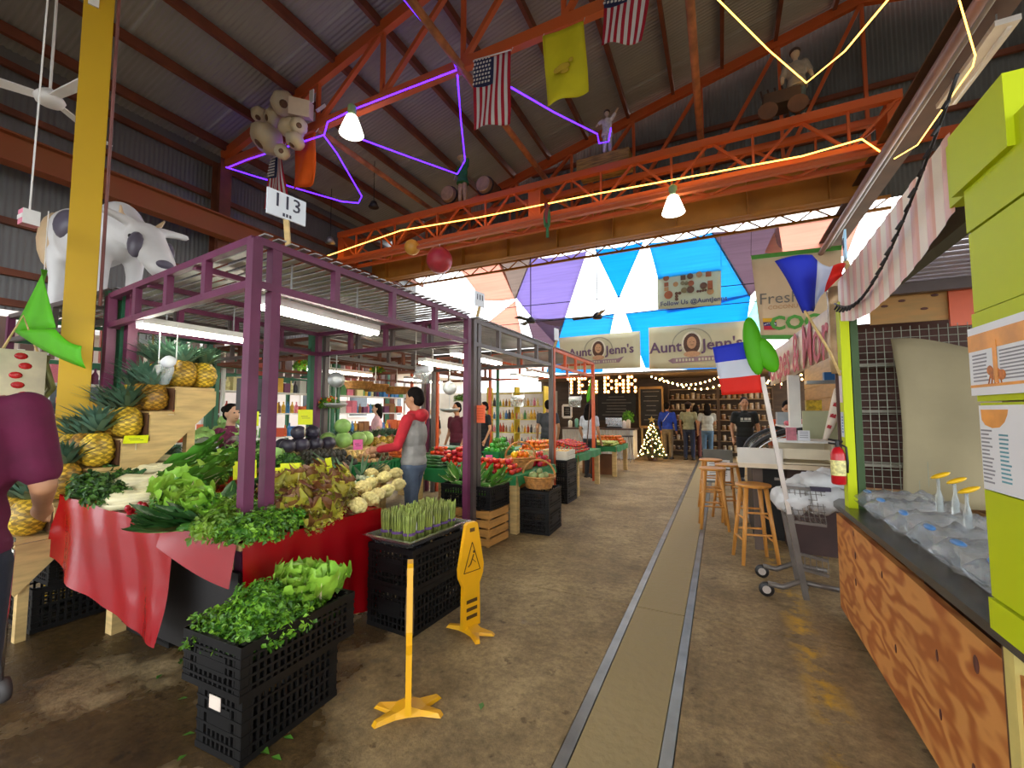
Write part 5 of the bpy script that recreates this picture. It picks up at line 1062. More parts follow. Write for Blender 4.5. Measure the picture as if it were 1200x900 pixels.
# crepe banner
cbn=thing('stall_banner','long pale banner lettered in red along the bread stall roof','banner')
bm_=M('banner_peach','#e2cdb4',.6,.08,4); mb=MB(); a0,a1=at(985,352,X=.78),at(903,412,X=.74); c0,c1=at(984,413,X=.78),at(903,452,X=.74)
mb.grid(lambda a,b_:(c0.lerp(c1,a)).lerp(a0.lerp(a1,a),b_)+V((-.02*math.sin(a*6),0,-.02*math.sin(a*PI))),12,4); o=mb.build('sheet',bm_,cbn,True); so=o.modifiers.new('s','SOLIDIFY'); so.thickness=.006
def on(a,b_): return c0.lerp(c1,a).lerp(a0.lerp(a1,a),b_)+V((-.035,0,0))
L_=(c1-c0).length
text('Crepes & More',L_*.138,M('banner_red','#b8344a',.6),cbn,facing(on(.42,.42)-V((.012,0,0)),(a0+c0-a1-c1)*.5,(0,0,1)),bold=.004); mb=MB()
for k_ in range(9): mb.box(on(.80+.018*k_,.45)-V((.012,0,0)),(.003,.03,.10+.05*(k_%3)))
mb.build('blue_lettering',M('banner_blue','#6a6aa8',.6),cbn)
bw=MB(); bw.s=True; bw.lathe([(.05,0),(.06,.1),(.055,.5),(.06,.62)],10); o=bw.build('rolled_curtain',M('clear_curtain','#c8a880',.2,.3,8,trans=.3),None); o.location=(.77,3.75,1.72); tag(o,'rolled clear and tan plastic curtain beside the lime post','curtain')
# ---------- stools ----------
def stool(label,loc,rz_=0,h=.745):
    t=thing('bar_stool',label,'stool',loc,rz_); mb=MB(); mb.s=False; mb.lathe([(.14,h-.032),(.155,h-.026),(.16,h-.014),(.155,h-.004),(.13,h)],24); mb.build('seat',woodo,t)
    P=[(sx,sy) for sx,sy in ((-1,-1),(1,-1),(1,1),(-1,1))]; tp_=.085; bt=.155
    for sx,sy in P: MB().tube([(sx*bt,sy*bt,0),(sx*tp_,sy*tp_,h-.03)],[.017,.022],8).build('leg',woodo,t,True)
    for i in range(4):
        a,b_=P[i],P[(i+1)%4]
        for z in ((.22,.42) if i%2 else (.28,.48)): q=bt+(tp_-bt)*z/h; MB().tube([(a[0]*q,a[1]*q,z),(b_[0]*q,b_[1]*q,z)],.010,6).build('rung',woodo,t,True)
    return t
stool('round wooden bar stool nearest the wire cart',(.26,4.85,0),.25); stool('round wooden bar stool straddling the floor rail',(-.12,6.0,0),.1); stool('round wooden bar stool second behind the floor-rail stool',(.06,6.5,0),.4); stool('round wooden bar stool farthest of the four',(-.16,7.05,0),.2)
# ---------- cart ----------
gm=M('cart_grey','#6c6660',.4,.15,6,metal=.4); gl_=M('cart_light','#b8ada4',.4,.1,6,metal=.3)
cy=3.98
k=thing('wire_cart','grey wire stock cart with a tall front upright beside the counter','cart')
pA=at(945,702,Y=cy); pB=at(925,602,Y=cy); pC=at(893,442,Y=cy)
for dy in (0,.42):
    MB().bar(pA+V((0,dy,0)),pB+V((0,dy,0)),.05,.04).build('upright',gm,k)
    MB().tube([(pA.x-.25,cy+dy,.10),(pA.x-.15,cy+dy,.09),(pA.x-.02,cy+dy,.16),pA+V((0,dy,.08))],.022,8).build('front_bend',gm,k,True)
    MB().tube([(pA.x-.03,cy+dy,.15),(1.15-.4,cy+dy,.13)],.02,8).build('base_rail',gm,k,True)
    t=MB(); t.s=True; t.lathe([(.02,-.016),(.05,-.016),(.055,-.008),(.055,.008),(.05,.016),(.02,.016)],16,(0,0,0),MX.Rotation(PI/2,3,'X')); o=t.build('wheel',blackm,k); o.location=(pA.x-.26,cy+dy,.056); MB().lathe([(.005,-.018),(.03,-.018),(.03,.018),(.005,.018)],12,(0,0,0),MX.Rotation(PI/2,3,'X')).build('hub',gl_,o)
zb,zt=.60,.86
xa=pB.x; xb=.69
for z,dx in ((zt,-.05),(zb,0)):
    bar('basket_rail',(xa+dx,cy,z),(xb,cy,z-.01),.022,.022,gm,k); bar('basket_rail',(xa+dx,cy+.42,z),(xb,cy+.42,z),.022,.022,gm,k)
for i in range(8): x=xa+(xb-xa)*i/7; bar('basket_wire',(x-.03,cy,zt),(x,cy,zb),.005,.005,gm,k)
for i in range(1,6): z=zb+(zt-zb)*i/6; bar('basket_wire',(xa-.03,cy,z),(xb,cy,z),.004,.004,gm,k)
for i in range(8): x=xa+(xb-xa)*i/7; bar('basket_wire',(x,cy,zb),(x,cy+.42,zb),.005,.005,gm,k)
for z in (.36,.25): bar('lower_rail',(xa+.05,cy,z),(xb,cy,z-.03),.02,.02,gm,k)
for i in range(6): x=xa+.05+(xb-xa-.05)*i/5; bar('lower_wire',(x,cy,.24),(x,cy,.36),.005,.005,gm,k)
MB().box((xb-.03,cy,zt),(.13,.03,.03)).build('grip',M('grip_purple','#2b2038',.5),k)
fpole=thing('flag_pole','pale pole leaning in the cart with a green hood and tricolour flag','flag'); MB().bar(pB,pC,.032,.032).build('pole',gl_,fpole)
# bag heap in the cart
wb=M('white_bag','#dcdcdc',.3,.06,9,.5,coord='obj',bscale=16,transl=.2)
for i,(dx,dy,dz,r) in enumerate(((.06,.1,.0,.15),(.26,.12,.02,.16),(.42,.14,.0,.14),(.2,.28,.06,.17),(.36,.2,.13,.15),(.24,.14,.12,.13))):
    mb=MB(); mb.s=True; mb.ell((0,0,0),(r,r*.8,r*.75),18,12); o=mb.build('plastic_bag',wb,None); o.location=(xa-.02+dx,cy+dy,.76+dz)
    for v in o.data.vertices: n_=NZ.noise(v.co*14+V((i*5,0,0)))*.035+NZ.noise(v.co*34+V((i,0,0)))*.014; v.co+=v.co.normalized()*n_
    tag(o,'crumpled white plastic bag heaped in the wire cart','bag','plastic bags in the cart')
# ---------- cafe at the far end ----------
darkw=M('cafe_dark_wood','#4a3828',.7,.2,2,stretch=(1,1,6)); chalk=M('chalkboard','#23211f',.7,.15,6)
cw=struct(thing('wall_cafe',None,None))
for k in range(30): bar('plank',(-6.2+.3*k,15.6,0),(-6.2+.3*k,15.6,2.6),.305,.02,darkw,cw)
MB().box((-1.7,14.45,2.62),(9.2,2.4,.07)).build('added_cafe_roof',M('roof_board','#6a5640',.7,.1,3),cw)  # roof added over the cafe to keep it dim
cc=thing('cafe_counter','cafe counter fronted with white corrugated metal','counter'); wcor=M('white_corrugated','#cfd0cc',.4,.08,4,metal=.2)
for k in range(7):
    mb=MB(); x0=-4.62+.32*k; mb.grid(lambda a,b_:V((x0+.32*a,13.14+.012*math.sin(a*8*PI),.86*b_+.02)),32,1); mb.build('corrugated_sheet',wcor,cc,True)
mb=MB(); mb.grid(lambda a,b_:V((-2.38+.012*math.sin(a*16*PI),13.14+.64*a,.86*b_+.02)),48,1); mb.build('corrugated_sheet',wcor,cc,True)
MB().box((-3.5,13.45,.905),(2.34,.72,.045)).build('worktop',M('cafe_top','#5a463a',.4,.1,4),cc); MB().box((-3.5,13.5,.45),(2.2,.55,.85)).build('core',woodd,cc)
def goods(nm,label,loc,prof,mat,cat,n=12,group=None):
    mb=MB(); mb.s=True; mb.lathe(prof,n); o=mb.build(nm,mat,None,None,loc); return tag(o,label,cat,group)
em=thing('espresso_machine','silver espresso machine on the cafe counter','coffee machine',(-3.0,13.5,.93)); MB().box((0,0,.22),(.5,.4,.2)).box((0,.1,.07),(.5,.2,.14)).build('body',chrome,em); MB().box((0,-.05,.02),(.5,.38,.04)).build('drip_tray',blackm,em)
for s in (-.12,.12): MB().tube([(s,-.12,.13),(s,-.26,.12)],.014,6).build('portafilter',blackm,em)
for i,(x,h,c) in enumerate(((-4.4,.2,'#d8d0b8'),(-4.2,.26,'#6aa890'),(-4.0,.18,'#c8a050'),(-3.8,.22,'#e0d8c8'),(-3.55,.3,'#3a3028'),(-2.7,.2,'#e8e4dc'),(-2.55,.24,'#c8b8a0'))):
    goods('canister',['cream','mint','tan','ivory','dark brown','white','beige'][i]+' canister on the cafe counter',(x,13.3+.05*(i%3),.928),[(.06,0),(.065,.01),(.065,h),(.04,h+.02),(.02,h+.04)],M('can'+c,c,.4,.05,5),'canister')
t=thing('potted_plant','small leafy plant on the cafe counter end','plant',(-2.62,13.62,.928)); mb=MB(); mb.s=True; mb.lathe([(.06,0),(.08,.14),(.07,.14)],12); mb.build('pot',M('pot','#8a5a3a',.7),t); inst('foliage',FOL[0],t,(0,0,.2),sca=(1,1,2.2))
cs=thing('cafe_stool','black metal stool with a round seat beside the cafe counter','stool',(-2.45,12.55,0))
mb=MB(); mb.lathe([(.17,.72),(.18,.735),(.17,.75)],20); mb.build('seat',blackm,cs)
for a in (0.6,2.2,3.7,5.3): MB().tube([(.1*math.cos(a),.1*math.sin(a),.72),(.2*math.cos(a),.2*math.sin(a),0)],.012,6).build('leg',chrome,cs)
# chalk boards
def board(label,x0,x1,z0,z1,y,fr=None,ln=7,cat='chalkboard'):
    t=thing('chalkboard',label,cat); MB().box(((x0+x1)/2,y,(z0+z1)/2),(x1-x0,.02,z1-z0)).build('slate',chalk,t)
    if fr:
        w_=.08
        for a,b_ in (((x0,z0),(x1,z0)),((x0,z1),(x1,z1)),((x0,z0),(x0,z1)),((x1,z0),(x1,z1))): bar('frame',(a[0],y-.015,a[1]),(b_[0],y-.015,b_[1]),.03 if a[0]==b_[0] and False else .05,w_,fr,t)
    mb=MB()
    for k in range(ln): wd=(x1-x0)*ru(.4,.8); mb.box(((x0+x1)/2,y-.012,z1-.12-(z1-z0-.2)*k/ln),(wd,.002,.018))
    mb.build('chalk_writing',M('chalk_white','#7d7a74',.9),t); return t
board('long dark chalk menu board above the cafe counter',-3.75,-2.5,1.15,2.05,14.3); board('tall chalkboard in a yellow-brown wooden frame by the christmas tree',-2.35,-1.65,.95,2.2,14.2,M('frame_wood','#a0783c',.6,.15,4)); board('small framed menu sign left of the cafe counter',-4.85,-4.55,1.25,1.65,13.9,white,4)
for x in (-3.7,-2.55): bar('hanger',(x,14.3,2.05),(x,14.3,2.6),.01,.01,blackm,bpy.data.objects['chalkboard'])
for x in (-2.3,-1.7): bar('leg',(x,14.25,0),(x,14.25,.95),.05,.05,wood,bpy.data.objects['chalkboard.001'])
# shelves of jars
jm=[M('jar'+c,c,.25,.2,20,coord='obj',rand=.3) for c in ('#6a4a30','#8a7a60','#4a3a30','#9a8a78','#7a5a3a')]; jl=M('jar_lid','#b8a888',.4)
jars=[]
for i in range(5): mb=MB(); mb.s=True; h=(.15,.17,.13,.19,.16)[i]; mb.lathe([(.055,0),(.06,.01),(.06,h*.8),(.045,h*.88)],10); mb.mi=1; mb.lathe([(.05,h*.88),(.05,h)],10); jars.append(mb.mesh('jar',[jm[i],jl]))
for u,(x0,x1) in enumerate(((-1.55,-.1),(-.05,1.4))):
    sh=thing('jar_shelf',['dark shelf of jars behind the blue jacket','dark shelf of jars behind the curly-haired woman'][u],'shelf')
    for x in (x0,x1): bar('side',(x,15.1,0),(x,15.1,2.3),.04,.3,darkw,sh)
    for k in range(7):
        z=.18+.33*k; bar('shelf_board',(x0,15.1,z),(x1,15.1,z),.3,.025,M('shelf_edge','#8a7454',.6),sh)
        if k<6:
            for j in range(9):
                o=inst('jar',random.choice(jars),None,(x0+.12+j*.155,15.02,z+.0135),(0,0,rnd()*6),ru(.9,1.1)); tag(o,'small lidded jar on the %s shelf'%['left dark cafe','right dark cafe'][u],'jar','jars on the %s cafe shelf'%['left','right'][u])
# bulb letters
LT={'T':['111','010','010','010','010'],'E':['111','100','110','100','111'],'A':['010','101','111','101','101'],'B':['110','101','110','101','110'],'R':['110','101','110','101','101']}
bl=MB(); bl.s=True; bl.ell((0,0,0),(.03,.03,.035),8,6); BL=bl.mesh('bulb',bulb)
x=-4.45
for n_,chh in enumerate('TEA BAR'):
    if chh!=' ':
        t=thing('marquee_letter','marquee letter %s made of warm bulbs above the cafe counter%s'%(chh,', in the second word' if n_>3 else ', in the first word'),'sign',(x,13.3,2.06))
        bp=MB()
        for r_i,row in enumerate(LT[chh]):
            for c_i,v in enumerate(row):
                if v=='1': inst('bulb',BL,t,(c_i*.105,-.04,.44-r_i*.11)); bp.box((c_i*.105,0,.44-r_i*.11),(.09,.03,.1))
        bp.build('letter_back',M('letter_wood','#8a5a30',.6),t); bar('hanger',(.1,0,.5),(.1,0,.5),.01,.01,blackm,t)
    x+=.36 if chh!=' ' else .12
def string(label,pts,n,me,off=.05,name='string_lights'):
    t=thing(name,label,'string lights'); MB().tube(pts,.006,5).build('wire',blackm,t)
    L_=sum((pts[i+1]-pts[i]).length for i in range(len(pts)-1)); 
    for k in range(n):
        d=L_*(k+.5)/n; i=0
        while i<len(pts)-2 and d>(pts[i+1]-pts[i]).length: d-=(pts[i+1]-pts[i]).length; i+=1
        p=pts[i]+(pts[i+1]-pts[i]).normalized()*d; inst('bulb',me,t,p-V((0,0,off)),sca=.8)
sag=lambda a,b_,s,n=10:[V(a).lerp(V(b_),i/n)-V((0,0,s*math.sin(PI*i/n))) for i in range(n+1)]
string('warm bulb string looped above the jar shelves, front',sag((-1.9,13.3,2.56),(.2,13.3,2.56),.3)+sag((.2,13.3,2.56),(2.2,13.3,2.56),.25),34,BL); string('warm bulb string looped above the jar shelves, rear',sag((-1.7,14,2.56),(.6,14,2.56),.4)+sag((.6,14,2.56),(2.4,14,2.56),.3),26,BL)
# christmas tree
ctm=thing('christmas_tree','small lit christmas tree with a gold star by the cafe','christmas tree',(-1.86,13.25,0)); mb=MB(); r_=random.Random(3)
for i in range(1500):
    f=r_.random()**.7; z=.15+.95*(1-f)+0; a=r_.uniform(0,6.28); q=(.05+.36*f)*r_.uniform(.55,1); p=V((q*math.cos(a),q*math.sin(a),.12+.98*(1-f))); d=V((math.cos(a),math.sin(a),-.25))*.07; s=V((-math.sin(a),math.cos(a),.3))*.018
    mb.add([p-s,p+s,p+d],[(0,1,2)])
mb.build('needles',M('fir_green','#2c4a24',.7,.3,9),ctm); MB().tube([(0,0,0),(0,0,1.1)],[.03,.01],7).build('trunk',woodd,ctm)
MB().lathe([(.12,0),(.14,.12),(.1,.12)],14).build('pot',woodd,ctm)
lb=MB(); lb.s=True; lb.ell((0,0,0),(.016,.016,.016),6,4); LBm=lb.mesh('light',bulb)
for i in range(60): f=(i+.5)/60; a=i*2.4; q=.05+.36*f**.9; inst('light',LBm,ctm,(q*math.cos(a),q*math.sin(a),.12+.98*(1-f**.8)))
mb=MB(); pts=[]
for k in range(10): rr=.11 if k%2==0 else .045; pts.append((rr*math.sin(k*PI/5),rr*math.cos(k*PI/5)))
mb.prism(pts[::-1],.02,(0,0,1.2)); mb.build('star',M('gold_star','#d8b04a',.4,.1,9),ctm)
# ---------- banners ----------
cream_b=M('banner_cream','#d2c9a2',.7,.05,1.5); mauve=M('banner_mauve','#6d5068',.7); brownp=M('banner_brown','#5a3c2c',.7,.3,30); facep=M('banner_face','#c9986e',.7,.1,20); greyring=M('banner_grey','#a09a84',.7)
def banner(name,label,c,mat,y,sagx=0):  # c: four px corners tl,tr,br,bl
    P=[at(px,py,Y=y) for px,py in c]; t=thing(name,label,'banner'); mb=MB(); mb.grid(lambda a,b_:P[3].lerp(P[2],a).lerp(P[0].lerp(P[1],a),b_)+V((0,-.015*math.sin(a*9)*math.sin(PI*b_),0)),10,6); o=mb.build('sheet',mat,t,True); so=o.modifiers.new('s','SOLIDIFY'); so.thickness=.006; so.offset=1
    return t,P
def disc(t,nm,c,r,mat,y,sx=1,n=20,sz=1): 
    mb=MB(); mb.prism([(r*sx*math.cos(-2*PI*k/n+(PI/4 if n==4 else 0)),r*sz*math.sin(-2*PI*k/n+(PI/4 if n==4 else 0))) for k in range(n)],.002,(c.x,y,c.z)); return mb.build(nm,mat,t)
for i,(cpx,lab,sc_) in enumerate((([(655,396),(750,388),(751,431),(658,434)],'cream bakery banner with a portrait, left one of the pair',1.0),([(760,384),(873,376),(872,430),(761,433)],'cream bakery banner with a portrait, right one beside the tricolour',1.18))):
    t,P=banner('bakery_banner',lab,cpx,cream_b,12.7); c=(P[0]+P[1]+P[2]+P[3])/4+V((-.05 if i else .02,0,.02)); y=12.66; u=(P[1]-P[0]); s=sc_
    mb=MB(); n=40
    for k in range(n):
        a=PI*k/(n-1); mb.box((c.x-.02+.42*s*math.cos(a),y,c.z+.05+.36*s*math.sin(a)),(.03,.002,.03))
    mb.build('ring_lettering',greyring,t)
    disc(t,'portrait_oval',c+V((-.02,0,.06)),.26*s,M('oval_cream','#e8dcc0',.7),y-.002,.85,24,1.1)
    disc(t,'portrait_hair',c+V((-.02,0,.05)),.2*s,brownp,y-.004,.9,20,1.25); disc(t,'portrait_face',c+V((-.02,0,.08)),.125*s,facep,y-.006,.82,20,1.15); disc(t,'portrait_shoulders',c+V((-.02,0,-.2*s)),.14*s,facep,y-.006,1.3,20,.5)
    mb=MB(); mb.box((c.x-.06,y-.0085,c.z+.1),(.03*s,.001,.014)).box((c.x+.03,y-.0085,c.z+.1),(.03*s,.001,.014)).box((c.x-.015,y-.0085,c.z+.02),(.07*s,.001,.016)); mb.build('portrait_features',brownp,t)
    text('Aunt',.36*s,mauve,t,facing(c+V((-.60*s,y-c.y-.002,-.02)),(1,0,.03),(0,0,1)),bold=.008); text("Jenn's",.36*s,mauve,t,facing(c+V((.62*s,y-c.y-.002,.0)),(1,0,.03),(0,0,1)),bold=.008)
    mb=MB(); mb.prism([(-.55*s,-.33*s),(-.45*s,-.28*s),(.55*s,-.26*s),(.75*s,-.2*s),(.66*s,-.3*s),(.6*s,-.38*s),(.4*s,-.37*s),(-.45*s,-.4*s)][::-1],.002,(c.x,y,c.z)); mb.build('ribbon',M('ribbon_mauve','#9a7a80',.7),t); mb=MB(); [mb.box((c.x-.35*s+.07*s*k_,y-.004,c.z-.33*s),(.04*s,.001,.06*s)) for k_ in range(13) if k_!=6]; mb.build('ribbon_lettering',cream_b,t)
    for q in (2,3): bar('rope',P[q],V((P[q].x,13.28,2.655)),.01,.01,blackm,t)
# cookie banner
t,P=banner('cookie_banner','hanging banner printed with small cookies above the bakery banners',[(770,322),(845,313),(845,357),(771,363)],M('banner_pale','#c9cfae',.7,.04,2),12.0)
U=(P[1]-P[0]); Wd=(P[0]-P[3]); y=11.96; ck=[M('cookie'+c,c,.7) for c in ('#a8603a','#6a4a34','#8a7a50','#b88a58')]
for (a,b_,r,k,sq) in [(.15,.86,.07,0,0),(.15,.68,.07,0,1),(.15,.55,.07,3,1),(.18,.38,.1,0,0),(.3,.66,.06,3,0),(.42,.82,.08,1,1),(.53,.84,.07,1,0),(.54,.64,.07,0,0),(.53,.47,.085,1,0),(.43,.47,.07,2,0),(.41,.67,.05,2,0),(.47,.66,.05,2,0),(.67,.86,.07,3,0),(.73,.54,.08,1,0),(.81,.84,.085,0,1),(.83,.6,.075,0,1),(.83,.48,.075,0,1),(.83,.36,.075,3,0),(.31,.4,.04,1,0),(.36,.4,.04,1,0),(.31,.32,.04,1,0),(.31,.24,.04,1,0),(.64,.4,.03,1,0),(.68,.4,.03,1,0),(.72,.41,.03,1,0),(.76,.41,.03,1,0)]:
    c=P[3]+U*a+Wd*b_; disc(t,'printed_cookie',c,r*1.1,ck[k],y,1,4 if sq else 14)
text('Follow Us @AuntJenns',.17,M('banner_navy','#5a5a7a',.7),t,facing(P[3]+U*.56+Wd*.14+V((0,-.04,0)),U,(0,0,1)),bold=.003)
for q in (0,1): bar('rope',P[q],V((P[q].x,10.25,5.3)),.008,.008,blackm,t)
# coconut banner
t,P=banner('coconut_banner','tall cream banner with green bands and a small tricolour emblem',[(880,300),(986,288),(986,398),(892,398)],M('banner_sand','#d6bf9c',.7,.05,2),10.6)
U=(P[1]-P[0]); Wd=(P[0]-P[3]); y=10.56; gb=M('banner_green','#4f9a3c',.7)
def strip_(a0,a1,b0,b1,mat,nm):
    q=[P[3]+(P[2]-P[3])*a+((P[0]+(P[1]-P[0])*a)-(P[3]+(P[2]-P[3])*a))*b_ for a,b_ in ((a0,b0),(a1,b0),(a1,b1),(a0,b1))]; MB().add([p+V((0,-.04,0)) for p in q]+[p+V((0,-.038,0)) for p in q],[(0,1,2,3),(7,6,5,4)]).build(nm,mat,t)
strip_(0,1,.95,1,gb,'green_band'); strip_(0,1,0,.05,gb,'green_band')
strip_(.05,.22,.20,.245,M('flag_y','#e8b41c',.7),'emblem_flag'); strip_(.05,.22,.155,.2,M('flag_b','#3a3470',.7),'emblem_flag'); strip_(.05,.22,.11,.155,M('flag_r','#c0243a',.7),'emblem_flag')
bp_=lambda a,b_:P[3]+(P[2]-P[3])*a+((P[0]+(P[1]-P[0])*a)-(P[3]+(P[2]-P[3])*a))*b_+V((0,-.045,0))
for k in range(8): an=PI*(.15+.7*k/7); disc(t,'emblem_star',bp_(.135,.165)+V((.11*math.cos(an),0,.05*math.sin(an)-.01)),.012,M('star_white','#e8e8e8',.7),y-.006,1,5)
text('Fresh',.34,M('banner_grey_text','#77736c',.7),t,facing(bp_(.28,.47),U,(0,0,1))); text('COCONUT',.12,M('banner_tan_text','#b88a60',.7),t,facing(bp_(.34,.37),U,(0,0,1))); text('COCO',.40,gb,t,facing(bp_(.56,.19),U,(0,0,1)),bold=.015)
for q in (0,1): bar('rope',P[q],V((P[q].x,10.25,5.3)),.008,.008,blackm,t)
# ---------- far stalls, shelves, neighbours on the open side ----------
nb=thing('neighbour_building','pale pinkish building with dark windows beyond the open side','building'); pk=M('stucco_pink','#d8cdc4',.8,.06,1)
MB().box((-14,7,1.9),(.3,30,3.8)).build('wall',pk,nb)
for k in range(9):
    y=-2+2.2*k; f=MB().box((-13.83,y,1.75),(.06,1.1,1.1)).build('window',white,nb); MB().box((-13.79,y,1.75),(.02,.95,.95)).build('pane',M('dark_pane','#4a5054',.15),f)
MB().box((-13.6,7,3.3),(.7,30,.1)).build('eave',M('eave_white','#d8d4d0',.6),nb)
rib=M('ribbed_brown','#7a6258',.5,.1,4); redp=M('panel_red','#a8452c',.5,.1,4)
sf=thing('sign_fascia','brown ribbed metal fascia with red panels across the open side','fascia')
for k in range(40): bar('rib',(-8.2,1.2+.2*k,2.16),(-8.2,1.2+.2*k,2.66),.05,.13,redp if (k%12) in (8,9,10) else rib,sf)
bar('green_rail',(-8.2,1.1,2.1),(-8.2,9.2,2.1),.06,.1,greenp,sf)
for y in (1.3,4.0,6.6,9.0): bar('post',(-8.2,y,0),(-8.2,y,2.7),.08,.08,greenp,sf)
def plate(label,p,w_,h_,txt,u,mat=None,size=None,pole=None,sub=None):
    t=thing('number_sign',label,'sign'); m=facing(p,u,(0,0,1)); o=MB().box((0,0,0),(w_,h_,.012)).build('plate',mat or M('sign_white','#dfe4ea',.45,.03,5),t); o.matrix_basis=m
    text(txt,size or h_*.62,M('sign_ink','#3a3848',.6),t,m@MX.Translation((.0,.02,.008)),bold=-.002 if False else 0)
    if sub:
        mb=MB(); 
        for dx in (-.02,0,.02): mb.box((dx,-h_*.36,.008),(.012,.02,.002))
        o2=mb.build('footer_mark',M('sign_ink',''),t); o2.matrix_basis=m
    if pole: bar('stick',p-V((0,0,h_/2)),pole,.03,.02,wood,t)
    return t
plate('white sign numbered 113 on a stick above the purple canopy',at(336,243,X=-2.40),.24,.16,'113',(.15,1,0),size=.12,pole=(-2.43,1.75,2.47),sub=1)
plate('small pale sign on a stick above the first grey post',at(562,351,X=-2.42),.17,.17,'111',(.15,1,0),size=.09,pole=(-2.42,4.05,2.47)); plate('small white sign on a stick above the orange canopy',at(652,392,X=-2.42),.14,.2,'',(.15,1,0),size=.05,pole=(-2.42,6.5,2.47))
plate('small white sign numbered 1028 hanging over the pineapple rack',at(179,398,X=-6.9),.28,.13,'1028',(0.3,1,0),size=.095,pole=V((-6.9,at(179,398,X=-6.9).y,2.52)))
plate('pale blue sign on a brown stake above the corrugated fascia',at(990,290,X=.80),.17,.2,'41',(-.15,-1,0),M('sign_blue','#a8d4ec',.45),.1,(.80,3.5,2.36))
# shelves behind with boxes and bottles
cols=['#c8502a','#e0b030','#3a7ab0','#d8d8d0','#7a3a60','#4a8a4a','#e07a90','#8a5a30','#f0e0a0','#3a3a44']
bmats=[M('goods'+c,c,.5,.25,30,coord='obj',rand=.2) for c in cols]; bxm=[MB().box((0,0,.5),(1,1,1)).mesh('carton',m) for m in bmats]
btm=[]
for m in bmats: mb=MB(); mb.s=True; mb.lathe([(.035,0),(.04,.01),(.04,.14),(.014,.19),(.014,.24)],9); btm.append(mb.mesh('bottle',m))
def shelf(label,short,x,y0,y1,zs,face=1,seed=1):
    t=thing('goods_shelf',label,'shelf'); r=random.Random(seed)
    for y in (y0,y1): bar('upright',(x-.15,y,0),(x-.15,y,zs[-1]+.4),.05,.05,white,t); bar('upright',(x+.15,y,0),(x+.15,y,zs[-1]+.4),.05,.05,white,t)
    for z in zs:
        bar('shelf_board',(x,y0,z),(x,y1,z),.35,.025,white,t); y=y0+.08
        while y<y1-.1:
            k=r.randrange(10)
            if r.random()<.5: w_=r.uniform(.1,.2); h_=r.uniform(.12,.28); o=inst('carton',bxm[k],None,(x+.03,y+w_/2,z+.014),(0,0,0),(.2,w_*.95,h_)); tag(o,'coloured carton on %s'%short,'carton','cartons on '+short); y+=w_+.015
            else: o=inst('bottle',btm[k],None,(x+.06,y+.045,z+.014),(0,0,0),r.uniform(.8,1.1)); tag(o,'coloured bottle on %s'%short,'bottle','bottles on '+short); y+=.095
shelf('white goods shelf deep behind the purple canopy','the deep white goods shelf',-7.75,2.0,4.2,(.5,.95,1.4,1.8),seed=2); shelf('white goods shelf behind the pineapple row','the goods shelf behind the pineapple row',-7.75,6.6,9.0,(.5,.95,1.4,1.8),seed=5)
shelf('white goods shelf behind the green canopy, middle of the row','the middle goods shelf',-7.75,4.35,6.45,(.5,.95,1.4,1.8),seed=8)
sh2=thing('goods_shelf','yellow shelf of jars at the far end of the produce stalls','shelf'); ylm=M('shelf_yellow','#c9b83a',.5,.1,4)
for k in range(5): bar('shelf_board',(-6.6,11.9,.4+.4*k),(-4.7,11.9,.4+.4*k),.35,.025,ylm,sh2)
for x in (-6.6,-5.65,-4.7): bar('upright',(x,11.9,0),(x,11.9,2.2),.04,.35,ylm,sh2)
r=random.Random(9)
for k in range(4):
    x=-6.5
    while x<-4.85:
        q=r.randrange(10); o=inst('bottle',btm[q],None,(x,11.82,.414+.4*k),(0,0,0),r.uniform(.8,1.2)); tag(o,'coloured bottle on the yellow far shelf','bottle','bottles on the yellow far shelf'); x+=.105
# back curtain of the yard behind the stalls
yb=thing('yard_fence','pale board fence closing the yard behind the stalls','fence')
for k in range(26): bar('board',(-11.8+.25*k,14.9,0),(-11.8+.25*k,14.9,2.2),.252,.03,M('fence_board','#b0a696',.8,.12,2),yb)
for z in (.5,1.7): bar('fence_rail',(-11.9,14.94,z),(-5.4,14.94,z),.06,.08,woodd,yb)
# roll-paper dispensers hung near posts, scales, hanging baskets
rollm=M('paper_roll','#e4e6e8',.5,.08,9); 
def roll(label,p,dz):
    t=thing('bag_roll',label,'bag roll',p); mb=MB(); mb.s=True; mb.lathe([(.012,-.14),(.045,-.14),(.045,.14),(.012,.14)],12,(0,0,0),MX.Rotation(PI/2,3,'Y')@MX.Rotation(.35,3,'X')); mb.build('roll',rollm,t); mb=MB(); mb.s=True; mb.grid(lambda a,b_:V((-.13+.26*a,-.02*math.sin(b_*3+a*4)-.03,-.02-.16*b_)),6,5); o=mb.build('loose_bag',plastic,t)
    for s in (-.13,.13): MB().tube([(s,0,0),(s,0,dz)],.004,5).build('cord',white,t)
roll('plastic bag roll hung over the stepped pineapple rack',at(196,425,X=-4.0),2.15-at(196,425,X=-4.0).z); roll('plastic bag roll hung under the grey canopy',at(497,433,X=-3.3),2.45-at(497,433,X=-3.3).z); roll('plastic bag roll hung under the orange canopy, inner side',at(607,466,X=-3.6),2.45-at(607,466,X=-3.6).z); roll('plastic bag roll hung under the orange canopy, aisle side',at(674,467,X=-2.75),2.45-at(674,467,X=-2.75).z)
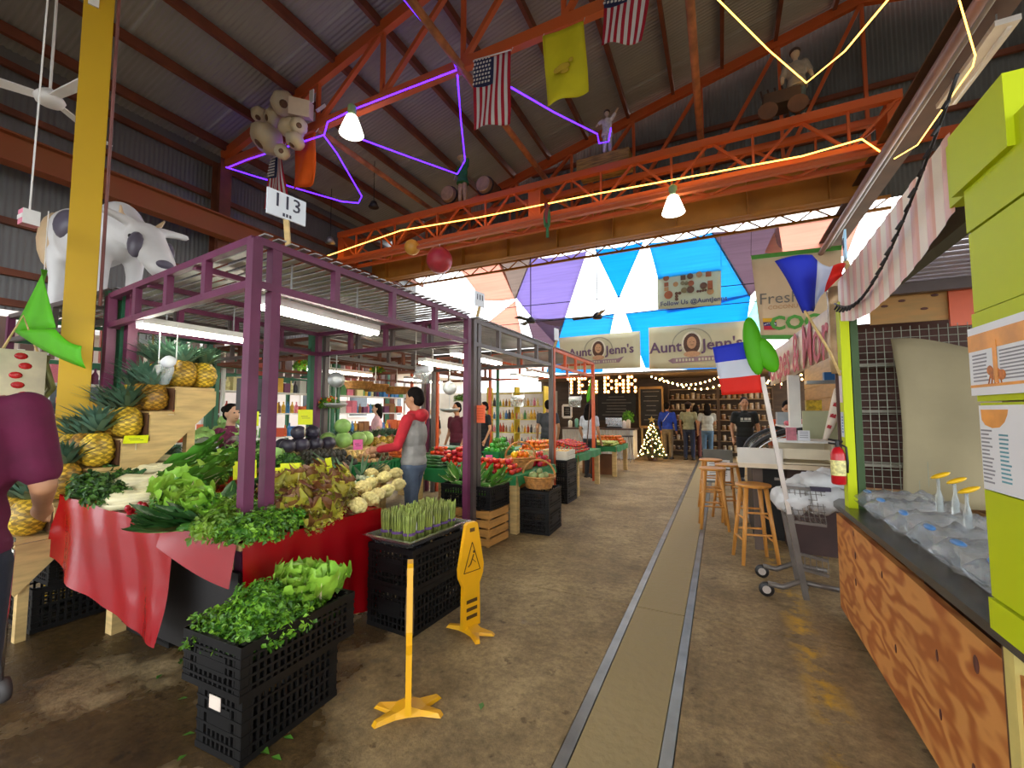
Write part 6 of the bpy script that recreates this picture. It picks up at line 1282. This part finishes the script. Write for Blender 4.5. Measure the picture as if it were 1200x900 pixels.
def scale_(label,p,ztop):
    t=thing('hanging_scale',label,'scale',p); mb=MB(); mb.s=True; mb.lathe([(.02,-.04),(.1,-.04),(.1,.03),(.09,.04),(.02,.04)],18,(0,0,0),MX.Rotation(PI/2,3,'X')@MX.Rotation(.5,3,'Y')); mb.build('dial',M('scale_steel','#a8aaa8',.35,.1,5,metal=.6),t)
    MB().tube([(0,0,.1),(0,0,ztop-p.z)],.008,5).build('hook_rod',steel,t); MB().tube([(0,0,-.1),(0,0,-.3)],.006,5).build('pan_chain',steel,t); mb=MB(); mb.s=True; mb.lathe([(.02,-.36),(.12,-.34),(.15,-.3)],16); mb.build('pan',steel,t)
scale_('round dial scale hanging beside the green post',at(394,445,X=-4.4),2.2); scale_('round dial scale hanging behind the shopper',at(527,455,X=-3.6),2.2)
for i,(px,py,X) in enumerate(((420,452,-5.6),(440,455,-5.6),(465,458,-5.4),(488,460,-5.3))):
    p=at(px,py,X=X); bk=basket('hanging flat wicker basket %s in the row behind the stalls'%['first from left','second from left','third from left','fourth from left'][i],p-V((0,0,.06)),.24,.12,0); MB().tube([(0,0,.12),(0,0,2.4-p.z)],.006,5).build('cord',white,bk)
for i,(px,py,X) in enumerate(((355,432,-6.2),(442,437,-6),(495,470,-6),(540,470,-4.9),(385,478,-4.6))):
    p=at(px,py,X=X); t=thing('flower_bunch',['orange and green flower bunch hanging left of the green post','yellow and orange flowers among the hanging baskets','yellow-flowered green bunch behind the pineapple row','dark green fern ball behind the grey posts','orange leaf bunch in front of the dial scale'][i],'flowers',p); m_=[FOLL[0],FOL[1],FOLL[0],FOL[0],FOL[1]][i]; inst('foliage',m_,t,sca=.9)
    mb=MB(); mb.s=True
    for k in range(9): mb.ell((ru(-.12,.12),ru(-.12,.12),.05+rnd()*.1),.03,7,5)
    mb.build('blooms',[pepo,pepy,pepy,mg,pepo][i],t); MB().tube([(0,0,.1),(0,0,2.3-p.z)],.005,5).build('cord',white,t)
# speaker boxes on canopy posts
for k_,(px_,Y_) in enumerate(((288,1.60),(310,1.73))):
    p=at(px_,462,Y=Y_); o=MB().box(p,(.07,.07,.19)).box(p+V((.02,-.038,.05)),(.03,.006,.03)).build('speaker_box',blackm); tag(o,['black speaker box strapped to the nearer purple post','black speaker box strapped to the farther purple post'][k_],'speaker')
# ---------- overhead decorations ----------
def highbay(label,p,ztop):
    t=thing('pendant_lamp',label,'lamp',p); mb=MB(); mb.s=True; mb.lathe([(.05,.3),(.09,.26),(.15,.1),(.19,-.02)],20); o=mb.build('reflector',M('lamp_shade','#f4efdc',.3,0,5,transl=.0,emit=2.5),t); mb=MB(); mb.s=True; mb.ell((0,0,.03),(.165,.165,.09),16,8); mb.build('diffuser',M('lamp_hot','#fff4d8',emit=40,var=0),t)
    mb=MB(); mb.lathe([(.06,.28),(.07,.3),(.07,.44),(.03,.48)],12); mb.build('housing',M('housing_green','#8fae7a',.5),t); MB().tube([(0,0,.46),(0,0,ztop-p[2])],.012,6).build('stem',steel,t)
p=at(412,150,Y=4.8); highbay('glowing dome pendant lamp by the giant garlic',(p.x,p.y,p.z-.08),6.45); p=at(789,243,Y=7.6); highbay('glowing dome pendant lamp under the crane bridge',(p.x,p.y,p.z-.08),5.3)
def cloth(name,label,P,mat_fn,mats,nu,nv,amp=.03,cat='flag',parent=None):
    mb=MB(); mb.s=True; w0=rnd()*6
    nrm=(P[1]-P[0]).cross(P[3]-P[0]).normalized()
    mb.grid(lambda a,b_:P[0].lerp(P[1],a).lerp(P[3].lerp(P[2],a),b_)+nrm*amp*math.sin(a*7+b_*4+w0)*(.25+b_),nu,nv,mat_fn); o=mb.build(name,mats,parent); so=o.modifiers.new('s','SOLIDIFY'); so.thickness=.004
    if label:
        tag(o,label,cat)
        for q in (0,1): MB().tube([P[q],V((P[q].x,5.02,6.5))],.005,4).build('tie_cord',white,o)
    return o
fr,fw_,fb_=M('flag_red','#b0182e',.75,.05,5,transl=.25),M('flag_white','#dcd8d4',.75,.03,5,transl=.25),M('flag_navy','#2a2f55',.75,.05,5,transl=.2)
def us(label,px,Y):
    P=[at(x,y,Y=Y) for x,y in px]; N_=26
    o=cloth('national_flag',label,P,lambda i,j:2 if (i<14 and j<8) else (0 if (i//2)%2==0 else 1),[fr,fw_,fb_],N_,20,.03)
    mb=MB(); nrm=(P[1]-P[0]).cross(P[3]-P[0]).normalized(); s=-1 if nrm.y>0 else 1
    for r in range(7):
        for c in range(6): q=P[0].lerp(P[1],(.5+c+(.25 if r%2 else -.1))/6.4*.54).lerp(P[3].lerp(P[2],(.5+c)/6.4*.54),(r+.6)/7*.4); mb.box(q+V((0,-.045,0)),(.028,.004,.028))
    mb.build('stars',fw_,o)['kind']='stuff'; MB().tube([P[0]+V((0,0,.02)),P[1]+V((0,0,.02))],.008,6).build('header_rod',white,o); return o
us('striped and starred flag hanging whole below the orange truss',[(556,72),(599,60),(597,144),(554,151)],4.92); us('striped flag cut by the top of the frame',[(709,-20),(766,-34),(752,49),(705,53)],4.92)
us('striped flag hanging under the giant garlic',[(320,186),(330,182),(338,242),(307,244)],4.92)
o=cloth('yellow_flag','plain bright yellow flag with a faded emblem',[at(x,y,Y=4.92) for x,y in ((636,43),(684,25),(690,107),(641,124))],None,[M('flag_yellow','#d8cf1c',.75,.05,4,transl=.3)],12,14,.03)
c=at(660,78,Y=4.86); mb=MB(); mb.s=True
for dx,dz,a,b_ in ((0,0,.09,.05),(.1,.06,.03,.03),(-.08,-.02,.05,.04),(.02,-.06,.06,.03)): mb.ell(c+V((dx,0,dz)),(a,.004,b_),10,6)
mb.build('faded_emblem',M('emblem_tan','#b89a20',.8),o)
cloth('orange_flag','narrow plain orange flag beside the giant garlic',[at(x,y,Y=4.92) for x,y in ((347,163),(370,155),(368,216),(343,223))],None,[M('flag_orange','#e8640c',.75,.05,4,transl=.3)],8,12,.03)
# giant garlic bunch
ga=thing('giant_garlic','cluster of giant cream garlic bulbs hanging from the truss','sculpture'); gmm=M('garlic_cream','#d8ccb0',.5,.15,5,.1,coord='obj',col2='#c4b08c'); gst=M('garlic_stem','#6a4a34',.7,.3,20)
def bulbm(c,r,d):
    mb=MB(); mb.s=True; n=24; prof=[(.25,-.75),(.7,-.68),(1,-.25),(.98,.15),(.7,.6),(.36,.95),(.30,1.3)]; vs=[];fs=[]; R_=V(d).to_track_quat('Z','Y').to_matrix()
    for q,z in prof:
        for k in range(n): t=2*PI*k/n; rr=q*r*(1+.10*abs(math.cos(3.5*t))); vs.append(V(c)+R_@V((rr*math.cos(t),rr*math.sin(t),z*r)))
    for i in range(len(prof)-1):
        for k in range(n): fs.append((i*n+k,i*n+(k+1)%n,(i+1)*n+(k+1)%n,(i+1)*n+k))
    fs.append(tuple(range(n-1,-1,-1))); fs.append(tuple(range((len(prof)-1)*n,len(prof)*n))); mb.add(vs,fs); o=mb.build('bulb',gmm,ga)
    mb=MB(); mb.s=True; mb.ell(V(c)-R_@V((0,0,r*.74)),(r*.34,r*.34,r*.06),12,6,R_); mb.build('root_plate',gst,o)
for px,py,rp,d in ((333,122,13,(-.6,.5,.5)),(320,139,10,(.2,.8,.3)),(305,135,9,(-.2,.5,.8)),(313,162,17,(.3,.5,.7)),(340,150,12,(.3,.3,-.8)),(346,165,10,(.2,.4,.8)),(350,148,9,(-.6,.4,.3)),(331,178,8,(-.5,.6,.3))):
    p=at(px,py,Y=4.7); bulbm(p,rp/500*(p.dot(_fw)),d)
MB().tube([at(328,150,Y=4.7),at(330,150,Y=4.7)+V((0,.3,.25))],.015,6).build('hanging_rope',wood,ga)
wp=thing('loudspeaker','white wedge loudspeaker bracketed beside the giant garlic','speaker'); p=at(366,132,Y=4.85); R_=MX.Rotation(.6,3,'Z')@MX.Rotation(.35,3,'X')
MB().prism([(-.18,-.12),(.15,-.15),(.18,.1),(-.14,.14)],.24,p+V((-.1,-.1,0)),R_@V((1,0,0)),R_@V((0,0,1))).build('cabinet',M('speaker_white','#c9b49c',.5,.05,5),wp); bar('bracket',p+V((0,.1,.1)),p+V((0,.25,.3)),.05,.05,white,wp); MB().box(p+V((-.03,.0,.3)),(.1,.02,.24)).build('sign_tab',white,wp)
# rope lights
def rope(label,px,Y,mat,r=.02,name='rope_light'):
    pts=[]
    for q in px: pts.append(at(q[0],q[1],Y=q[2] if len(q)>2 else Y))
    o=MB().tube(pts,r,6).build(name,mat,None,True); return tag(o,label,'rope light')
rope('violet rope light coming from the top and crossing along the truss',[(470,-5,4.0),(530,68,4.9),(535,82,4.9),(415,128,4.9),(384,143,4.9),(380,158,4.9),(290,187,4.9),(268,196,4.9)],4.9,blueled,.012)
rope('violet rope light dropping from the truss to the green figure',[(536,88,4.9),(540,140,6.2),(545,188,7.4),(536,204,7.4)],5,blueled,.012); rope('violet rope light running from the lamp to the green figure',[(415,160,4.9),(480,184,6.2),(536,204,7.5)],5,blueled,.012)
rope('violet rope light crossing from the striped flag to the white figure',[(598,102,4.95),(650,132,6.2),(700,157,7.4),(702,168,7.4),(713,166,7.4),(716,150,7.4)],5,blueled,.012)
rope('violet rope light looping low under the garlic toward the wall',[(265,196,4.95),(300,207,5.2),(400,236,6.0),(420,238,6.1),(424,230,6.1),(395,180,5.2),(379,158,4.9)],5,blueled,.012)
rope('violet rope light on the beam at the top left corner',[(2,47,2.3),(40,0,2.3)],2.3,blueled,.012)
bar('tie_beam',at(-8,40,Y=2.4),at(34,-8,Y=2.4),.12,.08,orange).name='corner_beam'; tag(bpy.data.objects['corner_beam'],'orange beam end at the top left corner of the hall','beam')
rope('golden rope light swagged above the crane between roof points',[(840,-2,6),(900,58,6.9),(945,97,7.55),(990,60,6.9),(1042,-2,6)],6,warmled,.011)
rope('golden rope light lying along the crane lower chord',[(383,300,7.55),(470,270,7.55),(560,255,7.55),(700,227,7.55),(820,205,7.55),(940,183,7.55),(1010,163,7.55),(1035,180,7.55)],7.55,warmled,.011); rope('golden rope light along the runway at the right',[(1124,0,4.4),(1143,65,4.6),(1140,78,4.6),(1110,120,5.2),(1075,170,6.2),(1048,186,7)],5,warmled,.006)
# balls
for (px,py,Y,rp,c,lab) in ((515,305,7.6,15,'#b0323a','large dark red ball hung from the crane bridge'),(483,290,7.6,9,'#d8a040','smaller golden ball hung from the crane bridge')):
    p=at(px,py,Y=Y); r=rp/500*p.dot(_fw); t=thing('hanging_ball',lab,'ball',p); mb=MB(); mb.s=True; mb.ell((0,0,0),r,24,16); mb.build('ball',M('ball'+c,c,.4,.1,4),t); MB().tube([(0,0,r*.9),(0,0,5.2-p.z)],.008,5).build('cord',white,t)
# ceiling fans
def fan(label,p,ztop,mat,L=.55,rz_=0,nb_=3,tilt=0):
    t=thing('ceiling_fan',label,'ceiling fan',p,rz_); mb=MB(); mb.s=True; mb.lathe([(.03,-.06),(.1,-.05),(.12,0),(.08,.06),(.03,.1)],14); mb.build('motor',mat,t); MB().tube([(0,0,.08),(0,0,ztop-p.z)],.012,6).build('rod',mat,t)
    for k in range(nb_): a=2*PI*k/nb_; m=MX.Rotation(a,4,'Z')@MX.Rotation(.25,4,'X'); o=MB().prism([(.1,-.05),(L,-.07),(L,.07),(.1,.05)],.012,(0,0,0),(1,0,0),(0,1,0)).build('blade',mat,t); o.matrix_basis=m
fan('black ceiling fan hung before the purple sail',at(622,376,Y=9.5),5.45,blackm,.55,.3); fan('black ceiling fan hung before the white gap',at(700,371,Y=9.5),5.45,blackm,.6,1.0)
fan('white ceiling fan near the side wall at upper left',at(58,116,X=-6.0),6.6,white,.75,2.2)
# figures on the crane
def doll(label,p,shirt,pants,h=1.0,hat=None,R=None,Lf=None,rz_=0):
    t=thing('mannequin',label,'mannequin',p,rz_); s=h/1.75; t.scale=(s,s,s); b=MB()
    b.ell((0,0,1.62),(.1,.1,.13),12,8); cap(b,(0,0,1.35),(0,0,1.55),.05,.05); b.ell((0,0,1.15),(.17,.11,.28),12,8)
    for s_,A_ in ((1,R),(-1,Lf)):
        A_=A_ or ((s_*.28,0,1.12),(s_*.3,-.1,.9)); cap(b,(s_*.18,0,1.36),A_[0],.06,.05); cap(b,A_[0],A_[1],.05,.04); cap(b,(s_*.09,0,.9),(s_*.11,0,.05),.075,.05)
    voxel(b,.022,'body',M('figure_skin','#b8a488',.7),t,3)
    c=MB(); c.ell((0,0,1.15),(.2,.14,.3),12,8); c.lathe([(.24,.72),(.18,.98)],14); 
    for s_,A_ in ((1,R),(-1,Lf)): A_=A_ or ((s_*.28,0,1.12),(s_*.3,-.1,.9)); cap(c,(s_*.18,0,1.36),A_[0],.08,.07)
    voxel(c,.025,'costume',fabric('fig_'+shirt,shirt),t,3); c=MB()
    for s_ in (1,-1): cap(c,(s_*.09,0,.9),(s_*.11,0,.12),.095,.07)
    voxel(c,.025,'trousers',fabric('fig_'+pants,pants),t,3)
    c=MB(); c.s=True; c.ell((0,.02,1.68),(.12,.12,.10),12,8); c.lathe([(.2,1.70),(.21,1.72),(.12,1.74)],14) if hat else 0; c.build('hat' if hat else 'hair',M('fig_hair'+(hat or '#3a2a20'),hat or '#3a2a20',.8),t); return t
p=at(542,240,Y=7.75); doll('green-tunic figure standing on the crane between two barrels',(p.x,p.y,6.05),'#2a6a3a','#b8946a',1.05,'#c8b480',R=((.2,0,1.6),(.1,0,1.85)))
p=at(712,190,Y=7.75); doll('white ghostlike figure wrapped in violet lights on a hay bale',(p.x,p.y,6.3),'#c8c4c8','#b8b4b8',.85,None,R=((.3,0,1.5),(.42,0,1.7)),Lf=((-.3,0,1.3),(-.42,0,1.2)))
o=MB().box((p.x-.1,7.95,6.18),(1.0,.45,.26)).build('hay_bale',M('hay','#8a6a34',.9,.4,14,.4,stretch=(.3,1,3))); tag(o,'brown hay bale under the white figure on the crane','hay bale')
p=at(935,135,Y=7.75); doll('figure in grey shirt and jeans standing beside a cart on the crane',(p.x,p.y,6.05),'#8a8478','#4a5a5a',1.15,None)
for i,(px,py) in enumerate(((524,228),(566,221))):
    p=at(px,py,Y=7.6); t=thing('barrel',['wooden barrel lying left of the green figure','wooden barrel lying right of the green figure'][i],'barrel',(p.x,7.6,6.27)); mb=MB(); mb.s=True; mb.lathe([(.17,0),(.2,.2),(.2,.35),(.17,.55)],16,(0,0,0),MX.Rotation(-PI/2,3,'X')); mb.build('staves',M('barrel_wood','#6a4a30',.6,.25,6),t); mb=MB(); mb.lathe([(.16,-.012),(.165,.0)],16,(0,0,0),MX.Rotation(-PI/2,3,'X')); mb.build('head',M('barrel_head','#9a7a58',.6,.2,9),t)
    for q in (.08,.45): MB().lathe([(.19,q),(.2,q),(.2,q+.04),(.19,q+.04)],16,(0,0,0),MX.Rotation(-PI/2,3,'X')).build('hoop',blackm,t)
t=thing('toy_wagon','small dark wooden wagon beside the jeans figure on the crane','wagon',(at(915,128,Y=7.8).x,7.8,6.06)); MB().box((0,0,.35),(.5,.35,.2)).build('bed',M('wagon_wood','#3a2a20',.7,.2,6),t)
for sx in (-.2,.2):
    for sy in (-.2,.2): mb=MB(); mb.lathe([(.03,-.015),(.14,-.015),(.14,.015),(.03,.015)],14,(0,0,0),MX.Rotation(PI/2,3,'X')); o=mb.build('wheel',woodd,t); o.location=(sx,sy,.14)
for k in range(5): bar('stake',(-.2+.1*k,.17,.4),(-.25+.1*k,.19,.75),.025,.025,M('wagon_wood',''),t)
# parrot
pa=at(641,255,Y=7.5); t=thing('hanging_parrot','red and green parrot figure hanging under the crane','parrot',pa); mb=MB(); mb.s=True; mb.ell((0,0,.05),(.06,.06,.16),12,8); mb.ell((0,-.03,.22),(.05,.06,.06),10,8); mb.build('body',M('parrot_red','#8a3a3a',.6),t); mb=MB(); mb.s=True; mb.ell((.04,0,-.02),(.03,.05,.18),10,6); mb.ell((-.04,0,-.02),(.03,.05,.18),10,6); mb.build('wings',M('parrot_green','#3a7a4a',.6),t); MB().box((0,.02,-.24),(.05,.02,.3)).build('tail',M('parrot_green',''),t); mb=MB(); mb.lathe([(.001,-.04),(.02,.0)],8,(0,-.08,.2)); mb.build('beak',blackm,t); MB().tube([(0,0,.26),(0,0,5.2-pa.z)],.006,5).build('cord',white,t)
# loudspeakers / camera at left end, hanging lamps under crane
for i,(px,py) in enumerate(((387,282),(438,240))):
    p=at(px,py,Y=7.3); t=thing('work_lamp',['small grey work lamp hanging at the crane left end','dark round lamp hanging above the crane left end'][i],'lamp',p); mb=MB(); mb.s=True; mb.lathe([(.02,.1),(.06,.08),(.12,-.06)],14); mb.build('shade',[steel,blackm][i],t); MB().tube([(0,0,.1),(0,0,rz(p.x)+.12-p.z)],.008,5).build('cord',blackm,t)
# cow
cowm=M('cow_white','#dcdad8',.4,.05,6,coord='obj'); cowd=M('cow_dark','#5c5664',.4,.1,6); tan=M('cow_tan','#d2b48c',.5,.08,5)
cr=at(66,345,X=-6.0); t=thing('plastic_cow','life-like white plastic cow with grey patches on the canopy roof','cow statue',(-6.15,2.12,2.56),.08); t.scale=(1.3,1.3,1.3); b=MB()
# local +x is the head end
b.ell((0,0,.62),(.42,.22,.26),16,12); b.ell((-.3,0,.66),(.2,.2,.26),14,10); b.ell((.32,0,.62),(.2,.17,.25),14,10); cap(b,(.42,0,.62),(.64,0,.50),.15,.11)
hd=MX.Rotation(.25,3,'Y'); cap(b,(.68,0,.50),(.90,0,.26),.135,.10); b.ell((.93,0,.24),(.08,.09,.08),12,8); cap(b,(.68,.1,.60),(.70,.28,.62),.04,.03); cap(b,(.68,-.1,.60),(.70,-.28,.62),.04,.03)
for x in (-.32,.32):
    for s in (-.11,.11): cap(b,(x,s,.5),(x+.02,s,.26),.085,.055); cap(b,(x+.02,s,.26),(x,s,.02),.055,.05)
voxel(b,.018,'body',cowm,t,5)
def patch(c,r,rot=None,m=cowd,nm='patch'):
    mb=MB(); mb.s=True; mb.ell(c,r,14,8,rot); mb.build(nm,m,t)
patch((-.02,-.19,.66),(.14,.06,.12)); patch((-.38,-.10,.6),(.13,.12,.26),m=tan,nm='tan_rump'); patch((.77,-.105,.41),(.075,.045,.10)); patch((.77,.105,.41),(.07,.045,.09)); patch((-.36,0,.72),(.16,.17,.2),m=tan,nm='tan_rump'); patch((.985,-.02,.25),(.035,.06,.035))
for s in (-1,1): cap_b=MB(); cap_b.s=True; cap_b.tube([(.63,s*.08,.61),(.61,s*.13,.67),(.64,s*.15,.72)],[.024,.018,.006],8); cap_b.build('horn',tan,t); e=MB(); e.s=True; e.ell((.75,s*.135,.47),(.016,.012,.016),8,6); e.build('eye',blackm,t)
tl=MB(); tl.s=True; tl.tube([(-.48,0,.82),(-.56,0,.7),(-.56,.02,.45),(-.55,.02,.35)],[.022,.018,.014,.03],8); tl.build('tail',cowm,t)
# pink box, green pennant, corn, left clutter
p=at(34,256,X=-4.6); t=thing('hanging_box','small pink and white box hanging on a long cord','box',p); MB().box((0,0,0),(.09,.09,.11)).build('carton',M('box_pink','#e48aa0',.5),t); MB().box((.047,0,0),(.004,.09,.11)).box((0,-.047,0),(.09,.004,.03)).build('white_side',white,t); MB().tube([(0,0,.05),(0.1,0,6.6-p.z)],.006,5).build('cord',white,t)
gf=M('neon_green','#5fc410',.6,.05,4,transl=.3)
t=thing('green_pennant','large neon green pennant hanging in front of the yellow column','pennant'); Yp=1.42
a,b_,c_,d_=at(52,316,Y=Yp),at(70,385,Y=Yp),at(16,388,Y=Yp),at(100,432,Y=Yp)
mb=MB(); mb.s=True; mb.grid(lambda u,v:a.lerp(c_.lerp(b_,u),v)+V((0,.02*math.sin(u*5),0)),6,6); mb.grid(lambda u,v:c_.lerp(d_,u)+V((0,-.03*math.sin(v*2),-.03*math.sin(u*PI)))+(at(70,386,Y=Yp).lerp(at(101,406,Y=Yp),u)-c_.lerp(d_,u))*v,8,4); o=mb.build('cloth',gf,t); so=o.modifiers.new('s','SOLIDIFY'); so.thickness=.003; MB().tube([a,a+V((0,0,.5))],.004,5).build('cord',white,t)
mb=MB(); mb.s=True; mb.ell(at(52,392,Y=Yp-.02),(.09,.004,.035),10,6); mb.build('printed_flowers',M('flower_print','#c8b070',.7,.4,40),t)
t=thing('corn_bundle','bundle of dry corn stalks hanging left of the yellow column','corn stalks',at(52,455,X=-6.4)); MB().tube([(0,0,.3),(0,.1,1.0)],.006,5).build('cord',white,t); 
for k in range(7): MB().tube([(ru(-.06,.06),ru(-.06,.06),.35),(ru(-.1,.1),ru(-.1,.1),0),(ru(-.12,.12)-.1,ru(-.1,.1)-.1,-.25)],[.03,.022,.012],6).build('stalk',G('dry_corn','#7d7a40',rand=.2),t,True)
t=thing('strawberry_bag','cream tote bag printed with red strawberries hanging at the left edge','bag',at(22,440,X=-5.2)); MB().box((0,0,0),(.04,.3,.42)).build('cloth',M('tote_cream','#d8cfb0',.8),t); mb=MB(); mb.s=True
for k in range(5): mb.ell((.022,.03*math.sin(k*2),.16-.08*k),(.004,.04,.028),8,6)
mb.build('strawberry_print',redm,t); MB().tube([(0,-.1,.2),(0,0,.5),(0,.1,.2)],.01,6).build('handle',wood,t)
o=thing('grey_post','grey-violet post at the left edge of the hall','post'); bar('shaft',(-6.1,1.05,0),(-6.1,1.05,2.5),.08,.08,M('violet_grey','#6a6480',.5),o)
# flags on right
tri=[M('tri_blue','#2436c8',.7,.04,4,transl=.25),M('tri_white','#d4d8e4',.7,.03,4,transl=.25),M('tri_red','#e02410',.7,.04,4,transl=.25)]
cloth('tricolour_flag',None,[at(x,y,Y=3.95) for x,y in ((835,407),(886,398),(893,460),(846,463))],lambda i,j:0 if j<4 else 1 if j<8 else 2,tri,10,12,.015,parent=fpole)
mb=MB(); mb.s=True; pc=at(888,405,Y=3.93); mb.ell(pc+V((-.03,0,.0)),(.07,.05,.24),12,10,MX.Rotation(-.12,3,'Y')); mb.ell(pc+V((.06,0,-.08)),(.07,.05,.15),12,8,MX.Rotation(-.35,3,'Y')); mb.build('green_hood',gf,fpole)
t=thing('tricolour_flag','large tricolour flag drooping from a stick on the lime post','flag'); Yf=3.55
P0,P1,P2,P3=at(908,305,Y=Yf),at(950,301,Y=Yf),at(962,352,Y=Yf),at(944,365,Y=Yf)
mb=MB(); mb.s=True
def tf(a,b_):
    ed=[at(x,y,Y=Yf) for x,y in ((908,306),(950,301),(972,314),(990,310))]; bo=[at(x,y,Y=Yf) for x,y in ((942,366),(954,364),(963,346),(985,325))]
    q=a*3; i=min(2,int(q)); f=q-i; return ed[i].lerp(ed[i+1],f).lerp(bo[i].lerp(bo[i+1],f),b_)+V((0,-.05*math.sin(a*9)-.04*math.sin(b_*4+a*3),0))
mb.grid(tf,18,10,lambda i,j:0 if i<8 else 1 if i<13 else 2); o=mb.build('cloth',tri,t); so=o.modifiers.new('s','SOLIDIFY'); so.thickness=.003
MB().tube([at(943,364,Y=Yf),at(972,412,Y=3.56),at(985,440,Y=3.6)],.009,6).build('stick',wood,t)
t=thing('green_flag','small neon green flag on a stick at the orange post','flag'); Yg=8.9
mb=MB(); mb.s=True; q=[at(x,y,Y=Yg) for x,y in ((693,440),(698,463),(688,472),(687,466))]; mb.grid(lambda a,b_:q[0].lerp(q[1],a).lerp(q[3].lerp(q[2],a),b_),5,5); o=mb.build('cloth',gf,t); so=o.modifiers.new('s','SOLIDIFY'); so.thickness=.004; MB().tube([at(694,438,Y=Yg),V((at(688,520,Y=Yg).x,Yg,.75))],.012,6).build('stick',woodd,t)
# trolley beside the maroon man
t=thing('steel_trolley','chrome trolley leg and wheel at the lower left edge','trolley')
for y in (.86,.6): 
    MB().tube([(-3.25,y,.12),(-3.22,y,.75),(-3.5,y,.8)],.018,8).build('leg',chrome,t,True); mb=MB(); mb.s=True; mb.lathe([(.02,-.02),(.055,-.02),(.06,0),(.055,.02),(.02,.02)],16,(-3.26,y+.02,.062),MX.Rotation(PI/2,3,'X')); mb.build('wheel',M('rubber_grey','#4a4644',.6),t); MB().tube([(-3.25,y,.2),(-3.7,y,.2)],.012,6).build('side_rail',chrome,t)
MB().box((-3.48,.73,.8),(.5,.3,.02)).build('deck',chrome,t); MB().box((-3.48,.73,.2),(.45,.26,.015)).build('lower_deck',chrome,t)
# scraps of leaf on the wet floor
sc_=MB(); sc_.add([(0,0,0),(.03,.012,.006),(.055,.0,.002),(.028,-.015,.008)],[(0,1,2),(0,2,3)]); SCR=sc_.mesh('leaf_scrap',mg)
for i,(px,py) in enumerate(((213,862),(219,884),(316,884),(344,866),(216,770),(210,775),(240,840),(566,823),(330,891),(190,790),(208,820))):
    p=at(px,py,Z=.003); o=inst('leaf_scrap',SCR,None,p,(0,0,rnd()*6),ru(.7,1.3)); tag(o,'torn green leaf scrap on the wet concrete','leaf','leaf scraps on the floor')
# ---------- unique labels inside small groups ----------
ORD=['first','second','third','fourth','fifth','sixth','seventh','eighth','ninth','tenth','eleventh','twelfth','thirteenth','fourteenth','fifteenth','sixteenth','seventeenth','eighteenth']
def pxx(o): v=o.matrix_basis.translation-V((0,0,H)); return v.dot(_rt)/max(.01,v.dot(_fw))
lab={}
for o in COL.objects:
    if o.parent is None and 'label' in o: lab.setdefault(o['label'],[]).append(o)
for l,os_ in lab.items():
    if 1<len(os_)<=18:
        os_.sort(key=pxx)
        for i,o in enumerate(os_): o['label']=' '.join(l.split()[:12])+', '+ORD[i]+' from left'
for s_ in [x for x in bpy.data.scenes if x.name=='tmp']: bpy.data.scenes.remove(s_)
